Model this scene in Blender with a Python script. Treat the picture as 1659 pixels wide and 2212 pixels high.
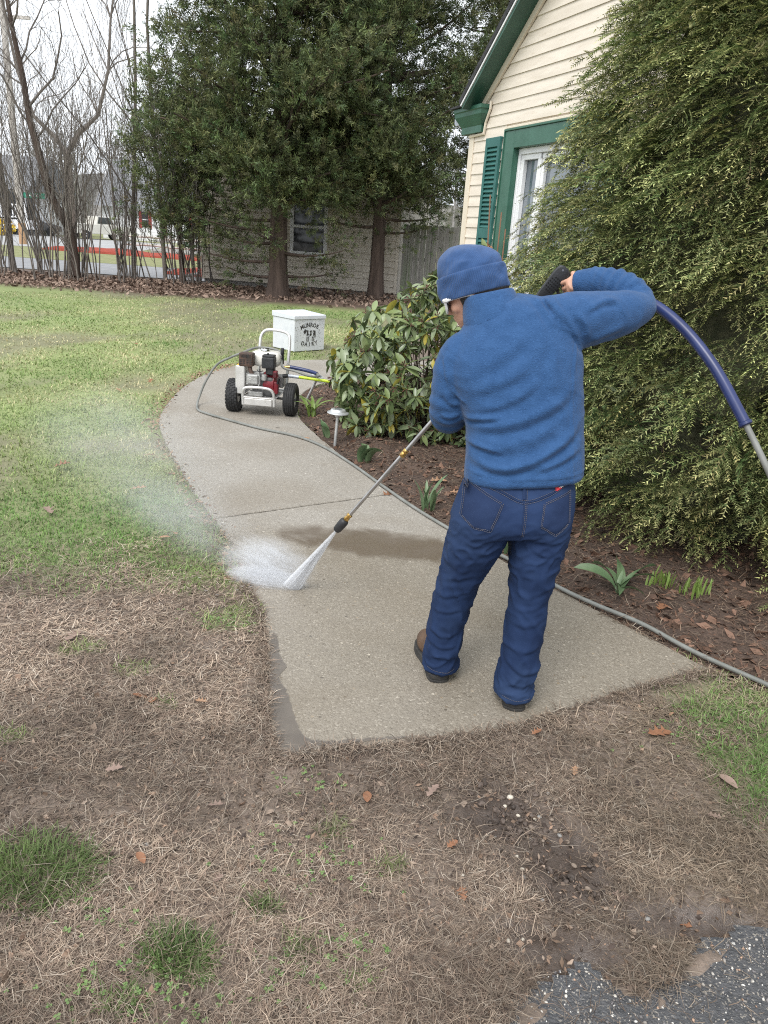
import bpy, bmesh, math, random
import numpy as np
from mathutils import Vector, Matrix, noise as mnoise
from mathutils.bvhtree import BVHTree

for o in list(bpy.data.objects):
    bpy.data.objects.remove(o, do_unlink=True)
SC = bpy.context.scene
COL = SC.collection
rad = math.radians

# ------------------------------------------------------------------ camera
PITCH, ROLL, CAMH = rad(20.0), rad(4.0), 1.6
_f = Vector((0, math.cos(PITCH), -math.sin(PITCH)))
_u = Vector((0, math.sin(PITCH), math.cos(PITCH)))
_r = Vector((1, 0, 0))
_R = _r * math.cos(ROLL) + _u * math.sin(ROLL)
_U = _u * math.cos(ROLL) - _r * math.sin(ROLL)
cam_data = bpy.data.cameras.new('camera')
cam = bpy.data.objects.new('camera', cam_data)
COL.objects.link(cam)
cam_data.sensor_fit = 'VERTICAL'
cam_data.angle = 2 * math.atan(1106 / 1662)
cam_data.clip_start = 0.05
cam_data.clip_end = 1500
m = Matrix.Identity(4)
for i in range(3):
    m[i][0], m[i][1], m[i][2] = _R[i], _U[i], -_f[i]
m[2][3] = CAMH
cam.matrix_world = m
SC.camera = cam

# ------------------------------------------------------------------ sky, sun, exposure (overcast)
SUN_EL, SUN_AZ = rad(52), rad(205)
world = bpy.data.worlds.new('World')
SC.world = world
world.use_nodes = True
wt = world.node_tree
wt.nodes.clear()
wo = wt.nodes.new('ShaderNodeOutputWorld')
bg = wt.nodes.new('ShaderNodeBackground')
sky = wt.nodes.new('ShaderNodeTexSky')
sky.sky_type = 'NISHITA'
sky.sun_disc = False
sky.sun_elevation = SUN_EL
sky.sun_rotation = SUN_AZ
sky.air_density = 1.0
sky.dust_density = 6.0
hsv = wt.nodes.new('ShaderNodeHueSaturation')
hsv.inputs['Saturation'].default_value = 0.25
tc = wt.nodes.new('ShaderNodeTexCoord')
mp = wt.nodes.new('ShaderNodeMapping')
mp.inputs['Scale'].default_value = (1.0, 1.0, 2.6)
cn = wt.nodes.new('ShaderNodeTexNoise')
cn.inputs['Scale'].default_value = 2.2
cn.inputs['Detail'].default_value = 6
cr = wt.nodes.new('ShaderNodeValToRGB')
cr.color_ramp.elements[0].position = 0.3
cr.color_ramp.elements[0].color = (6.2, 6.7, 7.3, 1)
cr.color_ramp.elements[1].position = 0.72
cr.color_ramp.elements[1].color = (8.6, 8.9, 9.2, 1)
mx = wt.nodes.new('ShaderNodeMix')
mx.data_type = 'RGBA'
mx.inputs[0].default_value = 0.86      # thick cloud over the whole sky
L = wt.links.new
L(sky.outputs[0], hsv.inputs['Color'])
L(tc.outputs['Generated'], mp.inputs['Vector'])
L(mp.outputs[0], cn.inputs['Vector'])
L(cn.outputs['Fac'], cr.inputs[0])
L(hsv.outputs[0], mx.inputs[6])
L(cr.outputs[0], mx.inputs[7])
L(mx.outputs[2], bg.inputs['Color'])
bg.inputs['Strength'].default_value = 0.105
L(bg.outputs[0], wo.inputs[0])

sd = bpy.data.lights.new('sun', 'SUN')
sd.energy = 1.4
sd.angle = rad(28)
sd.color = (1.0, 0.97, 0.93)
sun = bpy.data.objects.new('sun', sd)
COL.objects.link(sun)
_sv = Vector((math.sin(SUN_AZ) * math.cos(SUN_EL), math.cos(SUN_AZ) * math.cos(SUN_EL), math.sin(SUN_EL)))
sun.rotation_euler = _sv.to_track_quat('Z', 'Y').to_euler()
sun.location = (0, 0, 30)

SC.view_settings.view_transform = 'Standard'
SC.view_settings.look = 'None'
SC.view_settings.exposure = 0.92
SC.view_settings.gamma = 1.0
SC.view_settings.use_curve_mapping = False
cy = SC.cycles
cy.use_denoising = False
try:
    cy.denoiser = 'OPENIMAGEDENOISE'
    cy.denoising_input_passes = 'RGB_ALBEDO_NORMAL'
    cy.denoising_prefilter = 'ACCURATE'
except Exception:
    pass
cy.filter_width = 1.1
cy.use_adaptive_sampling = False
cy.sample_clamp_indirect = 4.0
cy.max_bounces = 6
cy.diffuse_bounces = 3
cy.glossy_bounces = 3
cy.transmission_bounces = 4
cy.transparent_max_bounces = 8
cy.volume_bounces = 3
cy.volume_step_rate = 1.0

# ------------------------------------------------------------------ helpers
def tag(o, label=None, cat=None, group=None, kind=None):
    if label: o['label'] = label
    if cat: o['category'] = cat
    if group: o['group'] = group
    if kind: o['kind'] = kind
    return o

def thing(name, label, cat, loc=(0, 0, 0), rz=0, group=None):
    o = bpy.data.objects.new(name, None)
    COL.objects.link(o)
    o.empty_display_size = 0.1
    o.location = loc
    o.rotation_euler = (0, 0, rz)
    return tag(o, label, cat, group)

def root_loc(p):
    v = Vector((0, 0, 0))
    while p is not None:
        v = v + Vector(p.location)
        p = p.parent
    return np.array(v)

def mk(name, V, F, mat=None, parent=None, smooth=False, col=None, world=False, origin=None):
    """one mesh object from numpy verts and a list of face arrays (tris and/or quads)"""
    V = np.asarray(V, dtype=np.float64)
    if world and parent is not None:
        V = V - root_loc(parent)
    if origin is not None:
        V = V - np.asarray(origin)
    me = bpy.data.meshes.new(name)
    if isinstance(F, np.ndarray): F = [F]
    if len(F) and isinstance(F[0], np.ndarray):
        F = [f for f in F if len(f)]
        nl = sum(f.size for f in F); nf = sum(len(f) for f in F)
        me.vertices.add(len(V)); me.loops.add(nl); me.polygons.add(nf)
        me.vertices.foreach_set('co', V.astype(np.float32).ravel())
        me.loops.foreach_set('vertex_index', np.concatenate([f.ravel() for f in F]).astype(np.int32))
        tot = np.concatenate([np.full(len(f), f.shape[1]) for f in F])
        st = np.concatenate([[0], np.cumsum(tot)[:-1]])
        me.polygons.foreach_set('loop_start', st.astype(np.int32))
        try: me.polygons.foreach_set('loop_total', tot.astype(np.int32))
        except Exception: pass
        me.update(calc_edges=True)
    else:
        me.from_pydata([tuple(v) for v in V], [], [tuple(f) for f in F])
        me.update()
    if smooth:
        me.polygons.foreach_set('use_smooth', np.ones(len(me.polygons), dtype=bool))
    if col is not None:
        c = np.ones((len(V), 4), dtype=np.float32)
        c[:, :3] = col
        a = me.attributes.new('Col', 'FLOAT_COLOR', 'POINT')
        a.data.foreach_set('color', c.ravel())
    if mat: me.materials.append(mat)
    o = bpy.data.objects.new(name, me)
    COL.objects.link(o)
    if origin is not None: o.location = origin
    if parent is not None: o.parent = parent
    return o

def frames(P):
    P = np.asarray(P, float)
    T = np.gradient(P, axis=0)
    T /= np.linalg.norm(T, axis=1)[:, None] + 1e-12
    up = np.array([0, 0, 1.]) if abs(T[0][2]) < .9 else np.array([1., 0, 0])
    N = np.zeros_like(P); B = np.zeros_like(P)
    n = np.cross(T[0], up); n /= np.linalg.norm(n)
    for i in range(len(P)):
        n = n - T[i] * (n @ T[i]); n /= np.linalg.norm(n) + 1e-12
        N[i] = n; B[i] = np.cross(T[i], n)
    return T, N, B

def spline(P, k=8):
    """Catmull-Rom through the points"""
    P = np.asarray(P, float)
    Q = np.vstack([2 * P[0] - P[1], P, 2 * P[-1] - P[-2]])
    out = []
    for i in range(1, len(Q) - 2):
        for t in np.linspace(0, 1, k, endpoint=False):
            a, b, c, d = Q[i - 1], Q[i], Q[i + 1], Q[i + 2]
            out.append(.5 * ((2 * b) + (-a + c) * t + (2 * a - 5 * b + 4 * c - d) * t ** 2 + (-a + 3 * b - 3 * c + d) * t ** 3))
    out.append(Q[-2])
    return np.array(out)

class MB:
    def __init__(s): s.v = []; s.f = []
    def add(s, V, F):
        n = len(s.v); s.v += [tuple(map(float, p)) for p in V]
        s.f += [tuple(int(i) + n for i in f) for f in F]; return s
    def box(s, c, d, R=None):
        c = np.asarray(c, float); h = np.asarray(d, float) / 2
        V = np.array([[x, y, z] for x in (-1, 1) for y in (-1, 1) for z in (-1, 1)]) * h
        if R is not None: V = V @ np.asarray(R).T
        return s.add(V + c, [(0, 1, 3, 2), (4, 6, 7, 5), (0, 4, 5, 1), (2, 3, 7, 6), (0, 2, 6, 4), (1, 5, 7, 3)])
    def tube(s, P, r, n=8, cap=True, flat=1.0):
        P = np.asarray(P, float); T, N, B = frames(P)
        r = np.full(len(P), r) if np.isscalar(r) else np.asarray(r)
        a = np.arange(n) * 2 * math.pi / n
        V = P[:, None] + r[:, None, None] * (np.cos(a)[None, :, None] * N[:, None] + flat * np.sin(a)[None, :, None] * B[:, None])
        F = []
        for i in range(len(P) - 1):
            for j in range(n):
                k = (j + 1) % n
                F.append((i * n + j, i * n + k, (i + 1) * n + k, (i + 1) * n + j))
        if cap:
            F.append(tuple(range(n - 1, -1, -1))); F.append(tuple((len(P) - 1) * n + j for j in range(n)))
        return s.add(V.reshape(-1, 3), F)
    def lathe(s, prof, o, axis=(0, 0, 1), n=20, ref=None):
        """prof: (radius, height) pairs along the axis"""
        ax = np.asarray(axis, float); ax /= np.linalg.norm(ax)
        t = np.array([1., 0, 0]) if abs(ax[0]) < .9 else np.array([0, 1., 0])
        if ref is not None: t = np.asarray(ref, float)
        e1 = t - ax * (t @ ax); e1 /= np.linalg.norm(e1); e2 = np.cross(ax, e1)
        a = np.arange(n) * 2 * math.pi / n
        V = []; F = []
        for r, h in prof:
            V += list(np.asarray(o) + ax * h + max(r, 1e-5) * (np.cos(a)[:, None] * e1 + np.sin(a)[:, None] * e2))
        for i in range(len(prof) - 1):
            for j in range(n):
                k = (j + 1) % n
                F.append((i * n + j, i * n + k, (i + 1) * n + k, (i + 1) * n + j))
        F.append(tuple(range(n - 1, -1, -1))); F.append(tuple((len(prof) - 1) * n + j for j in range(n)))
        return s.add(V, F)
    def ell(s, c, r, R=None, nu=16, nv=10):
        V = []; F = []
        for i in range(nv + 1):
            t = math.pi * i / nv
            for j in range(nu):
                p = 2 * math.pi * j / nu
                V.append((math.sin(t) * math.cos(p), math.sin(t) * math.sin(p), math.cos(t)))
        V = np.array(V) * np.asarray(r)
        if R is not None: V = V @ np.asarray(R).T
        for i in range(nv):
            for j in range(nu):
                k = (j + 1) % nu
                F.append((i * nu + j, (i + 1) * nu + j, (i + 1) * nu + k, i * nu + k))
        return s.add(V + np.asarray(c), F)
    def prism(s, poly, o, ex, ey, ez, t):
        """polygon (u, v) in the plane ex/ey at o, thickness t along ez"""
        o, ex, ey, ez = (np.asarray(k, float) for k in (o, ex, ey, ez))
        n = len(poly)
        A = [o + ex * u + ey * v for u, v in poly]
        V = A + [p + ez * t for p in A]
        F = [tuple(range(n - 1, -1, -1)), tuple(range(n, 2 * n))]
        F += [(i, (i + 1) % n, n + (i + 1) % n, n + i) for i in range(n)]
        return s.add(V, F)
    def build(s, name, mat, parent=None, smooth=False, bevel=0, world=False, seg=1, fixn=True, col=None):
        V = np.array(s.v, float).reshape(-1, 3)
        if world and parent is not None: V = V - root_loc(parent)
        me = bpy.data.meshes.new(name)
        me.from_pydata([tuple(p) for p in V], [], s.f); me.update()
        bm = bmesh.new(); bm.from_mesh(me)
        if fixn:
            bmesh.ops.remove_doubles(bm, verts=bm.verts, dist=1e-6)
            bmesh.ops.recalc_face_normals(bm, faces=bm.faces)
        if bevel:
            es = [e for e in bm.edges if len(e.link_faces) == 2 and e.calc_face_angle(0) > .6]
            bmesh.ops.bevel(bm, geom=es, offset=bevel, segments=seg, profile=.6, affect='EDGES')
        bm.to_mesh(me); bm.free()
        if smooth:
            me.polygons.foreach_set('use_smooth', np.ones(len(me.polygons), dtype=bool))
            try: me.set_sharp_from_angle(angle=rad(40))
            except Exception: pass
        me.materials.append(mat)
        o = bpy.data.objects.new(name, me); COL.objects.link(o)
        if parent is not None: o.parent = parent
        return o

def link_copy(o, parent=None):
    c = o.copy(); COL.objects.link(c); c.parent = parent
    return c

def rot_z(a): c, s = math.cos(a), math.sin(a); return np.array([[c, -s, 0], [s, c, 0], [0, 0, 1.]])
def rot_x(a): c, s = math.cos(a), math.sin(a); return np.array([[1, 0, 0], [0, c, -s], [0, s, c]])
def rot_y(a): c, s = math.cos(a), math.sin(a); return np.array([[c, 0, s], [0, 1, 0], [-s, 0, c]])
def nrm(v): v = np.asarray(v, float); return v / (np.linalg.norm(v) + 1e-12)

def vnoise(x, y, s, seed=0):
    """cheap value noise on numpy arrays, about 0..1"""
    x = np.asarray(x) * s + seed * 17.3; y = np.asarray(y) * s - seed * 9.1
    xi = np.floor(x).astype(np.int64); yi = np.floor(y).astype(np.int64)
    fx = x - xi; fy = y - yi; fx = fx * fx * (3 - 2 * fx); fy = fy * fy * (3 - 2 * fy)
    def h(a, b):
        n = (a * 374761393 + b * 668265263 + seed * 982451653) & 0x7fffffff
        n = ((n ^ (n >> 13)) * 1274126177) & 0x7fffffff
        return ((n ^ (n >> 16)) & 0xffff) / 65535.
    return (h(xi, yi) * (1 - fx) + h(xi + 1, yi) * fx) * (1 - fy) + (h(xi, yi + 1) * (1 - fx) + h(xi + 1, yi + 1) * fx) * fy

def fbm(x, y, s, seed=0, o=4):
    r = 0; a = .5; t = 0
    for i in range(o):
        r = r + a * vnoise(x, y, s, seed + i); t += a; a *= .5; s *= 2.1
    return r / t

# ------------------------------------------------------------------ materials
def ncolor(nt, inp, val, links): 
    inp.default_value = (*val, 1) if len(val) == 3 else val

def M(name, c1, c2=None, scale=8, rough=.6, rough2=None, metal=0, bump=0, bscale=60, detail=5, attr=False, lo=.35, hi=.65,
      spots=None, stretch=(1, 1, 1), bdist=.01, transl=0, spec=.5, voro=None, sheen=0, coat=0, wave=None):
    mt = bpy.data.materials.new(name); mt.use_nodes = True
    nt = mt.node_tree; N = nt.nodes.new; LK = nt.links.new
    b = nt.nodes['Principled BSDF']
    b.inputs['Roughness'].default_value = rough
    b.inputs['Metallic'].default_value = metal
    b.inputs['Specular IOR Level'].default_value = spec
    if sheen: b.inputs['Sheen Weight'].default_value = sheen
    if coat: b.inputs['Coat Weight'].default_value = coat
    co = N('ShaderNodeTexCoord'); mpn = N('ShaderNodeMapping'); mpn.inputs['Scale'].default_value = stretch
    LK(co.outputs['Object'], mpn.inputs[0]); vec = mpn.outputs[0]
    def noise(sc, dt=detail):
        n = N('ShaderNodeTexNoise'); n.inputs['Scale'].default_value = sc; n.inputs['Detail'].default_value = dt
        LK(vec, n.inputs['Vector']); return n.outputs['Fac']
    def ramp(f, a, c, l, h):
        r = N('ShaderNodeValToRGB'); r.color_ramp.elements[0].position = l; r.color_ramp.elements[1].position = h
        r.color_ramp.elements[0].color = (*a, 1); r.color_ramp.elements[1].color = (*c, 1); LK(f, r.inputs[0]); return r.outputs[0]
    if c2 is None: c2 = c1
    colr = ramp(noise(scale), c1, c2, lo, hi)
    if attr:
        at = N('ShaderNodeAttribute'); at.attribute_name = 'Col'
        mxn = N('ShaderNodeMix'); mxn.data_type = 'RGBA'; mxn.blend_type = 'MULTIPLY'; mxn.inputs[0].default_value = 1
        LK(at.outputs['Color'], mxn.inputs[6]); LK(colr, mxn.inputs[7]); colr = mxn.outputs[2]
    for sp in (spots or []):          # (colour, scale, low, high)
        mxn = N('ShaderNodeMix'); mxn.data_type = 'RGBA'
        r = N('ShaderNodeMapRange'); r.inputs[1].default_value = sp[2]; r.inputs[2].default_value = sp[3]
        LK(noise(sp[1], 4), r.inputs[0]); LK(r.outputs[0], mxn.inputs[0]); LK(colr, mxn.inputs[6])
        mxn.inputs[7].default_value = (*sp[0], 1); colr = mxn.outputs[2]
    LK(colr, b.inputs['Base Color'])
    if rough2 is not None:
        r = N('ShaderNodeMapRange'); r.inputs[1].default_value = .35; r.inputs[2].default_value = .65
        r.inputs[3].default_value = rough; r.inputs[4].default_value = rough2
        LK(noise(scale * 1.7), r.inputs[0]); LK(r.outputs[0], b.inputs['Roughness'])
    hgt = None
    if voro:
        vn = N('ShaderNodeTexVoronoi'); vn.inputs['Scale'].default_value = voro; LK(vec, vn.inputs['Vector']); hgt = vn.outputs['Distance']
    if wave:
        wn_ = N('ShaderNodeTexWave'); wn_.inputs['Scale'].default_value = wave[0]; wn_.bands_direction = wave[1]; LK(vec, wn_.inputs['Vector'])
        wn_.inputs['Distortion'].default_value = wave[2]; hgt = wn_.outputs['Fac']
    if bump:
        bn = N('ShaderNodeBump'); bn.inputs['Strength'].default_value = bump; bn.inputs['Distance'].default_value = bdist
        h2 = noise(bscale, 6)
        if hgt is not None:
            ad = N('ShaderNodeMath'); ad.operation = 'ADD'; LK(h2, ad.inputs[0]); LK(hgt, ad.inputs[1]); h2 = ad.outputs[0]
        LK(h2, bn.inputs['Height']); LK(bn.outputs[0], b.inputs['Normal'])
    if transl:
        ts = N('ShaderNodeBsdfTranslucent'); LK(colr, ts.inputs[0])
        ms = N('ShaderNodeMixShader'); ms.inputs[0].default_value = transl
        LK(b.outputs[0], ms.inputs[1]); LK(ts.outputs[0], ms.inputs[2])
        LK(ms.outputs[0], nt.nodes['Material Output'].inputs[0])
    return mt
# ------------------------------------------------------------------ layout of the place (metres, camera over the origin)
PATH_L = spline([(-.27, 2.03), (-.34, 2.22), (-.40, 2.54), (-.49, 2.98), (-.60, 3.24), (-.74, 3.59), (-.97, 4.09), (-1.32, 4.80), (-1.81, 5.92), (-1.99, 6.54), (-2.10, 7.55), (-2.05, 8.51), (-1.84, 9.15), (-1.40, 9.66), (-.85, 9.98), (.2, 10.35), (1.6, 10.9)], 6)
PATH_R = spline([(1.38, 2.79), (1.20, 3.03), (.87, 3.47), (.36, 4.20), (-.01, 4.85), (-.34, 5.56), (-.56, 6.05), (-.79, 6.64), (-.91, 7.29), (-.88, 8.00), (-.66, 8.55), (-.2, 8.95), (.35, 9.30), (.9, 9.6), (2.0, 9.95)], 6)
PATH_N = spline([(-.27, 2.03), (-.11, 2.11), (.13, 2.16), (.49, 2.29), (.94, 2.56), (1.19, 2.69), (1.38, 2.79)], 5)
PATH_POLY = np.vstack([PATH_L, PATH_R[::-1], PATH_N[::-1][1:-1]])
BED_POLY = np.array([(1.40, 2.78), (1.20, 3.03), (.87, 3.47), (.36, 4.20), (-.01, 4.85), (-.34, 5.56), (-.56, 6.05), (-.79, 6.64), (-.91, 7.29), (-.88, 8.00), (-.66, 8.55), (-.2, 8.95), (.35, 9.30), (.70, 9.22), (3.2, 2.85), (3.1, 2.0), (2.2, 2.25), (1.75, 2.55)])
DRIVE_POLY = np.array([(.10, .6), (.24, 1.0), (.36, 1.22), (.46, 1.345), (.56, 1.365), (.66, 1.30), (.76, 1.33), (.85, 1.44), (.98, 1.49), (1.3, 1.52), (2.2, 1.6), (3.0, 1.3), (3.0, .3), (.1, .3)])

def inside(poly, x, y):
    x = np.asarray(x, float); y = np.asarray(y, float); r = np.zeros(x.shape, bool)
    n = len(poly); j = n - 1
    for i in range(n):
        xi, yi = poly[i][:2]; xj, yj = poly[j][:2]
        c = ((yi > y) != (yj > y)) & (x < (xj - xi) * (y - yi) / (yj - yi + 1e-12) + xi)
        r ^= c; j = i
    return r

def edge_dist(poly, x, y):
    P = np.stack([np.asarray(x, float).ravel(), np.asarray(y, float).ravel()], 1)
    d = np.full(len(P), 1e9); n = len(poly)
    for i in range(n):
        a = np.asarray(poly[i][:2]); b = np.asarray(poly[(i + 1) % n][:2]); ab = b - a
        t = np.clip(((P - a) @ ab) / (ab @ ab + 1e-12), 0, 1)
        d = np.minimum(d, np.linalg.norm(P - a - t[:, None] * ab, axis=1))
    return d.reshape(np.asarray(x).shape)

def green(x, y):
    """how much live grass grows at a spot (0 bare / straw .. 1 lawn)"""
    x = np.asarray(x, float); y = np.asarray(y, float)
    n = fbm(x, y, 1.6, 3); n9 = fbm(x, y, 14, 13)
    # lawn left of the path begins about three metres out
    line = 3.12 + .30 * (n - .5) * 2 + np.where(x < -1.2, -.30 * np.clip(-1.2 - x, 0, 1.2), 0)
    gl = np.clip((y - line) / .35, 0, 1) * np.where(x < .2, 1, 0)
    pat = fbm(x, y, .9, 11)
    gl = gl * np.clip(1.15 - np.clip((pat - .50) * 6, 0, 1) * .75, 0, 1)
    for cx, cy, rx, ry, a in CLUMPS:
        q = ((x - cx) / rx) ** 2 + ((y - cy) / ry) ** 2
        gl = np.maximum(gl, a * np.clip(1.35 - q * (0.5 + 1.1 * n9), 0, 1))
    # right hand verge
    gr = np.clip((x - 1.08 + .35 * (n - .5)) / .2, 0, 1) * np.clip((y - 1.75) / .3, 0, 1) * np.where(x > .8, 1, 0) * np.clip((fbm(x, y, 3.1, 8) - .34) * 5, 0, 1)
    return np.clip(np.maximum(gl, gr * .9), 0, 1)
CLUMPS = [(-.84, 1.52, .17, .12, 1.0), (-.41, 1.325, .085, .075, 1.0), (-.23, 1.475, .05, .03, .75), (-.63, 2.93, .14, .10, .9), (-.56, 3.05, .10, .1, .9),
          (-.72, 2.30, .05, .035, .6), (-.90, 2.5, .08, .05, .7), (-1.15, 2.62, .1, .06, .8), (1.30, 2.50, .16, .14, .9), (1.22, 2.2, .1, .12, .8),
          (-.08, 1.75, .05, .05, .45), (-.13, 1.36, .05, .04, .5), (-.5, 1.2, .06, .04, .5), (.02, 1.28, .04, .03, .4), (-.36, 2.62, .025, .09, .6), (.08, 1.62, .05, .04, .35), (-1.15, 2.05, .08, .05, .6)]
def mud(x, y):
    q = np.minimum(((x - .42) / .17) ** 2 + ((y - 1.88) / .13) ** 2, ((x - .57) / .15) ** 2 + ((y - 1.68) / .19) ** 2)
    q = np.minimum(q, ((x - .52) / .2) ** 2 + ((y - 1.42) / .1) ** 2)
    q = np.minimum(q, ((x - .85) / .26) ** 2 + ((y - 1.52) / .075) ** 2)
    return np.clip(1.35 - q * (.5 + fbm(x, y, 7, 5)), 0, 1)

def ground_z(x, y):
    x = np.asarray(x, float); y = np.asarray(y, float)
    near = np.clip(1 - (np.hypot(x, y) - 5) / 6, 0.15, 1)
    z = -.010 + near * (.030 * (fbm(x, y, 1.3, 1) - .5) + .022 * (fbm(x, y, 7, 2, 3) - .5) + .012 * (vnoise(x, y, 32, 4) - .5))
    mm = mud(x, y)
    z = z - .030 * mm * np.clip(1 - ((y - 1.45) / .6), .3, 1) + mm * .050 * (fbm(x, y, 20, 6, 4) - .5)
    for cx, cy, rx, ry in ((.56, 1.385, .06, .04), (.95, 1.52, .13, .035), (.47, 1.51, .035, .05)):
        z = z - .016 * np.clip(1.2 - ((x - cx) / rx) ** 2 - ((y - cy) / ry) ** 2, 0, 1)
    return z

# ------------------------------------------------------------------ ground sheet
def axis(lo, hi, c0, c1, fine, grow):
    a = list(np.arange(c0, c1 + 1e-6, fine)); s = fine; p = a[-1]
    while p < hi: s *= grow; p += s; a.append(p)
    s = fine; p = a[0]; b = []
    while p > lo: s *= grow; p -= s; b.append(p)
    return np.array(b[::-1] + a)
gx = axis(-150, 120, -1.5, 1.7, .027, 1.11)
gy = axis(-20, 260, .9, 3.2, .027, 1.085)
X, Y = np.meshgrid(gx, gy)
Z = ground_z(X, Y)
inp = inside(PATH_POLY, X, Y); ed = edge_dist(PATH_POLY, X, Y)
pfar = np.clip(ed / .05, 0, 1)
edge_up = (ed < .14) & (Y < 3.4)
Z = np.where(inp, np.minimum(Z, -.03) - .04 * pfar, np.where(ed < .05, np.minimum(Z, .006), Z))
Z = np.where(edge_up & ~inp, np.maximum(Z, -.002 - .010 * (ed / .14) + .010 * (vnoise(X, Y, 30, 9) - .5)), Z)
inb = inside(BED_POLY, X, Y)
Z = np.where(inb, -.06, Z)
ind = inside(DRIVE_POLY, X, Y); edd = edge_dist(DRIVE_POLY, X, Y)
Z = np.where(ind & (edd > .05), -.032, np.where(edd < .11, np.minimum(Z, -.016 - .004 * (fbm(X, Y, 12, 17) - .3)), Z))
Z = np.where(Y > 17, np.minimum(Z, -.012), Z)
G = green(X, Y); MU = mud(X, Y)
n1 = fbm(X, Y, 5, 21)[..., None]; n2 = vnoise(X, Y, 40, 22)[..., None]
soil = np.array([.112, .090, .076]) * (.65 + .7 * n1) * (.8 + .4 * n2)
thatch = np.array([.245, .192, .150]) * (.7 + .6 * n1)
lawn = np.array([.225, .275, .105]) * (.75 + .5 * n1)
mudc = np.array([.080, .062, .051]) * (.8 + .4 * n1)
far = np.clip((Y - 3.2) / 3, 0, 1)[..., None]
base = soil * .55 + thatch * .45
gcol = base * (1 - G[..., None]) + (lawn * (.45 + .55 * far) + soil * .55 * (1 - far)) * G[..., None]
gcol = gcol * (1 - MU[..., None]) + mudc * MU[..., None]
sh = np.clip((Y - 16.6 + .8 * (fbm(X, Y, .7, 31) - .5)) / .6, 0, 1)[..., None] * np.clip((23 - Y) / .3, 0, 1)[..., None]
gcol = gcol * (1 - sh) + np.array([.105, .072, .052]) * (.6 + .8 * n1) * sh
ny, nx = X.shape
idx = np.arange(nx * ny).reshape(ny, nx)
F = np.stack([idx[:-1, :-1], idx[:-1, 1:], idx[1:, 1:], idx[1:, :-1]], -1).reshape(-1, 4)
mat_ground = M('ground_soil', (.75, .75, .75), (1.2, 1.17, 1.15), 90, rough=.42, rough2=.95, attr=True, bump=.5, bscale=260, bdist=.006, lo=.3, hi=.7)
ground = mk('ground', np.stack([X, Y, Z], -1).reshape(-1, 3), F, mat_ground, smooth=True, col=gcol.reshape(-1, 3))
tag(ground, kind='structure')
# wetness of the soil: the muddy rut shines, the rest is dull
_a = ground.data.attributes.new('Wet', 'FLOAT', 'POINT'); _a.data.foreach_set('value', np.clip(MU * 1.2 + .25 * (fbm(X, Y, 2.2, 19) > .6), 0, 1).astype(np.float32).ravel())
_nt = mat_ground.node_tree; _at = _nt.nodes.new('ShaderNodeAttribute'); _at.attribute_name = 'Wet'; _mr = _nt.nodes.new('ShaderNodeMapRange'); _mr.inputs[3].default_value = .88; _mr.inputs[4].default_value = .24
_nt.links.new(_at.outputs['Fac'], _mr.inputs[0]); _nt.links.new(_mr.outputs[0], _nt.nodes['Principled BSDF'].inputs['Roughness'])

def strip(name, poly, z, mat, sub=0):
    o = mk(name, [(x, y, z) for x, y in poly], [tuple(range(len(poly)))], mat)
    return tag(o, kind='structure')

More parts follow.
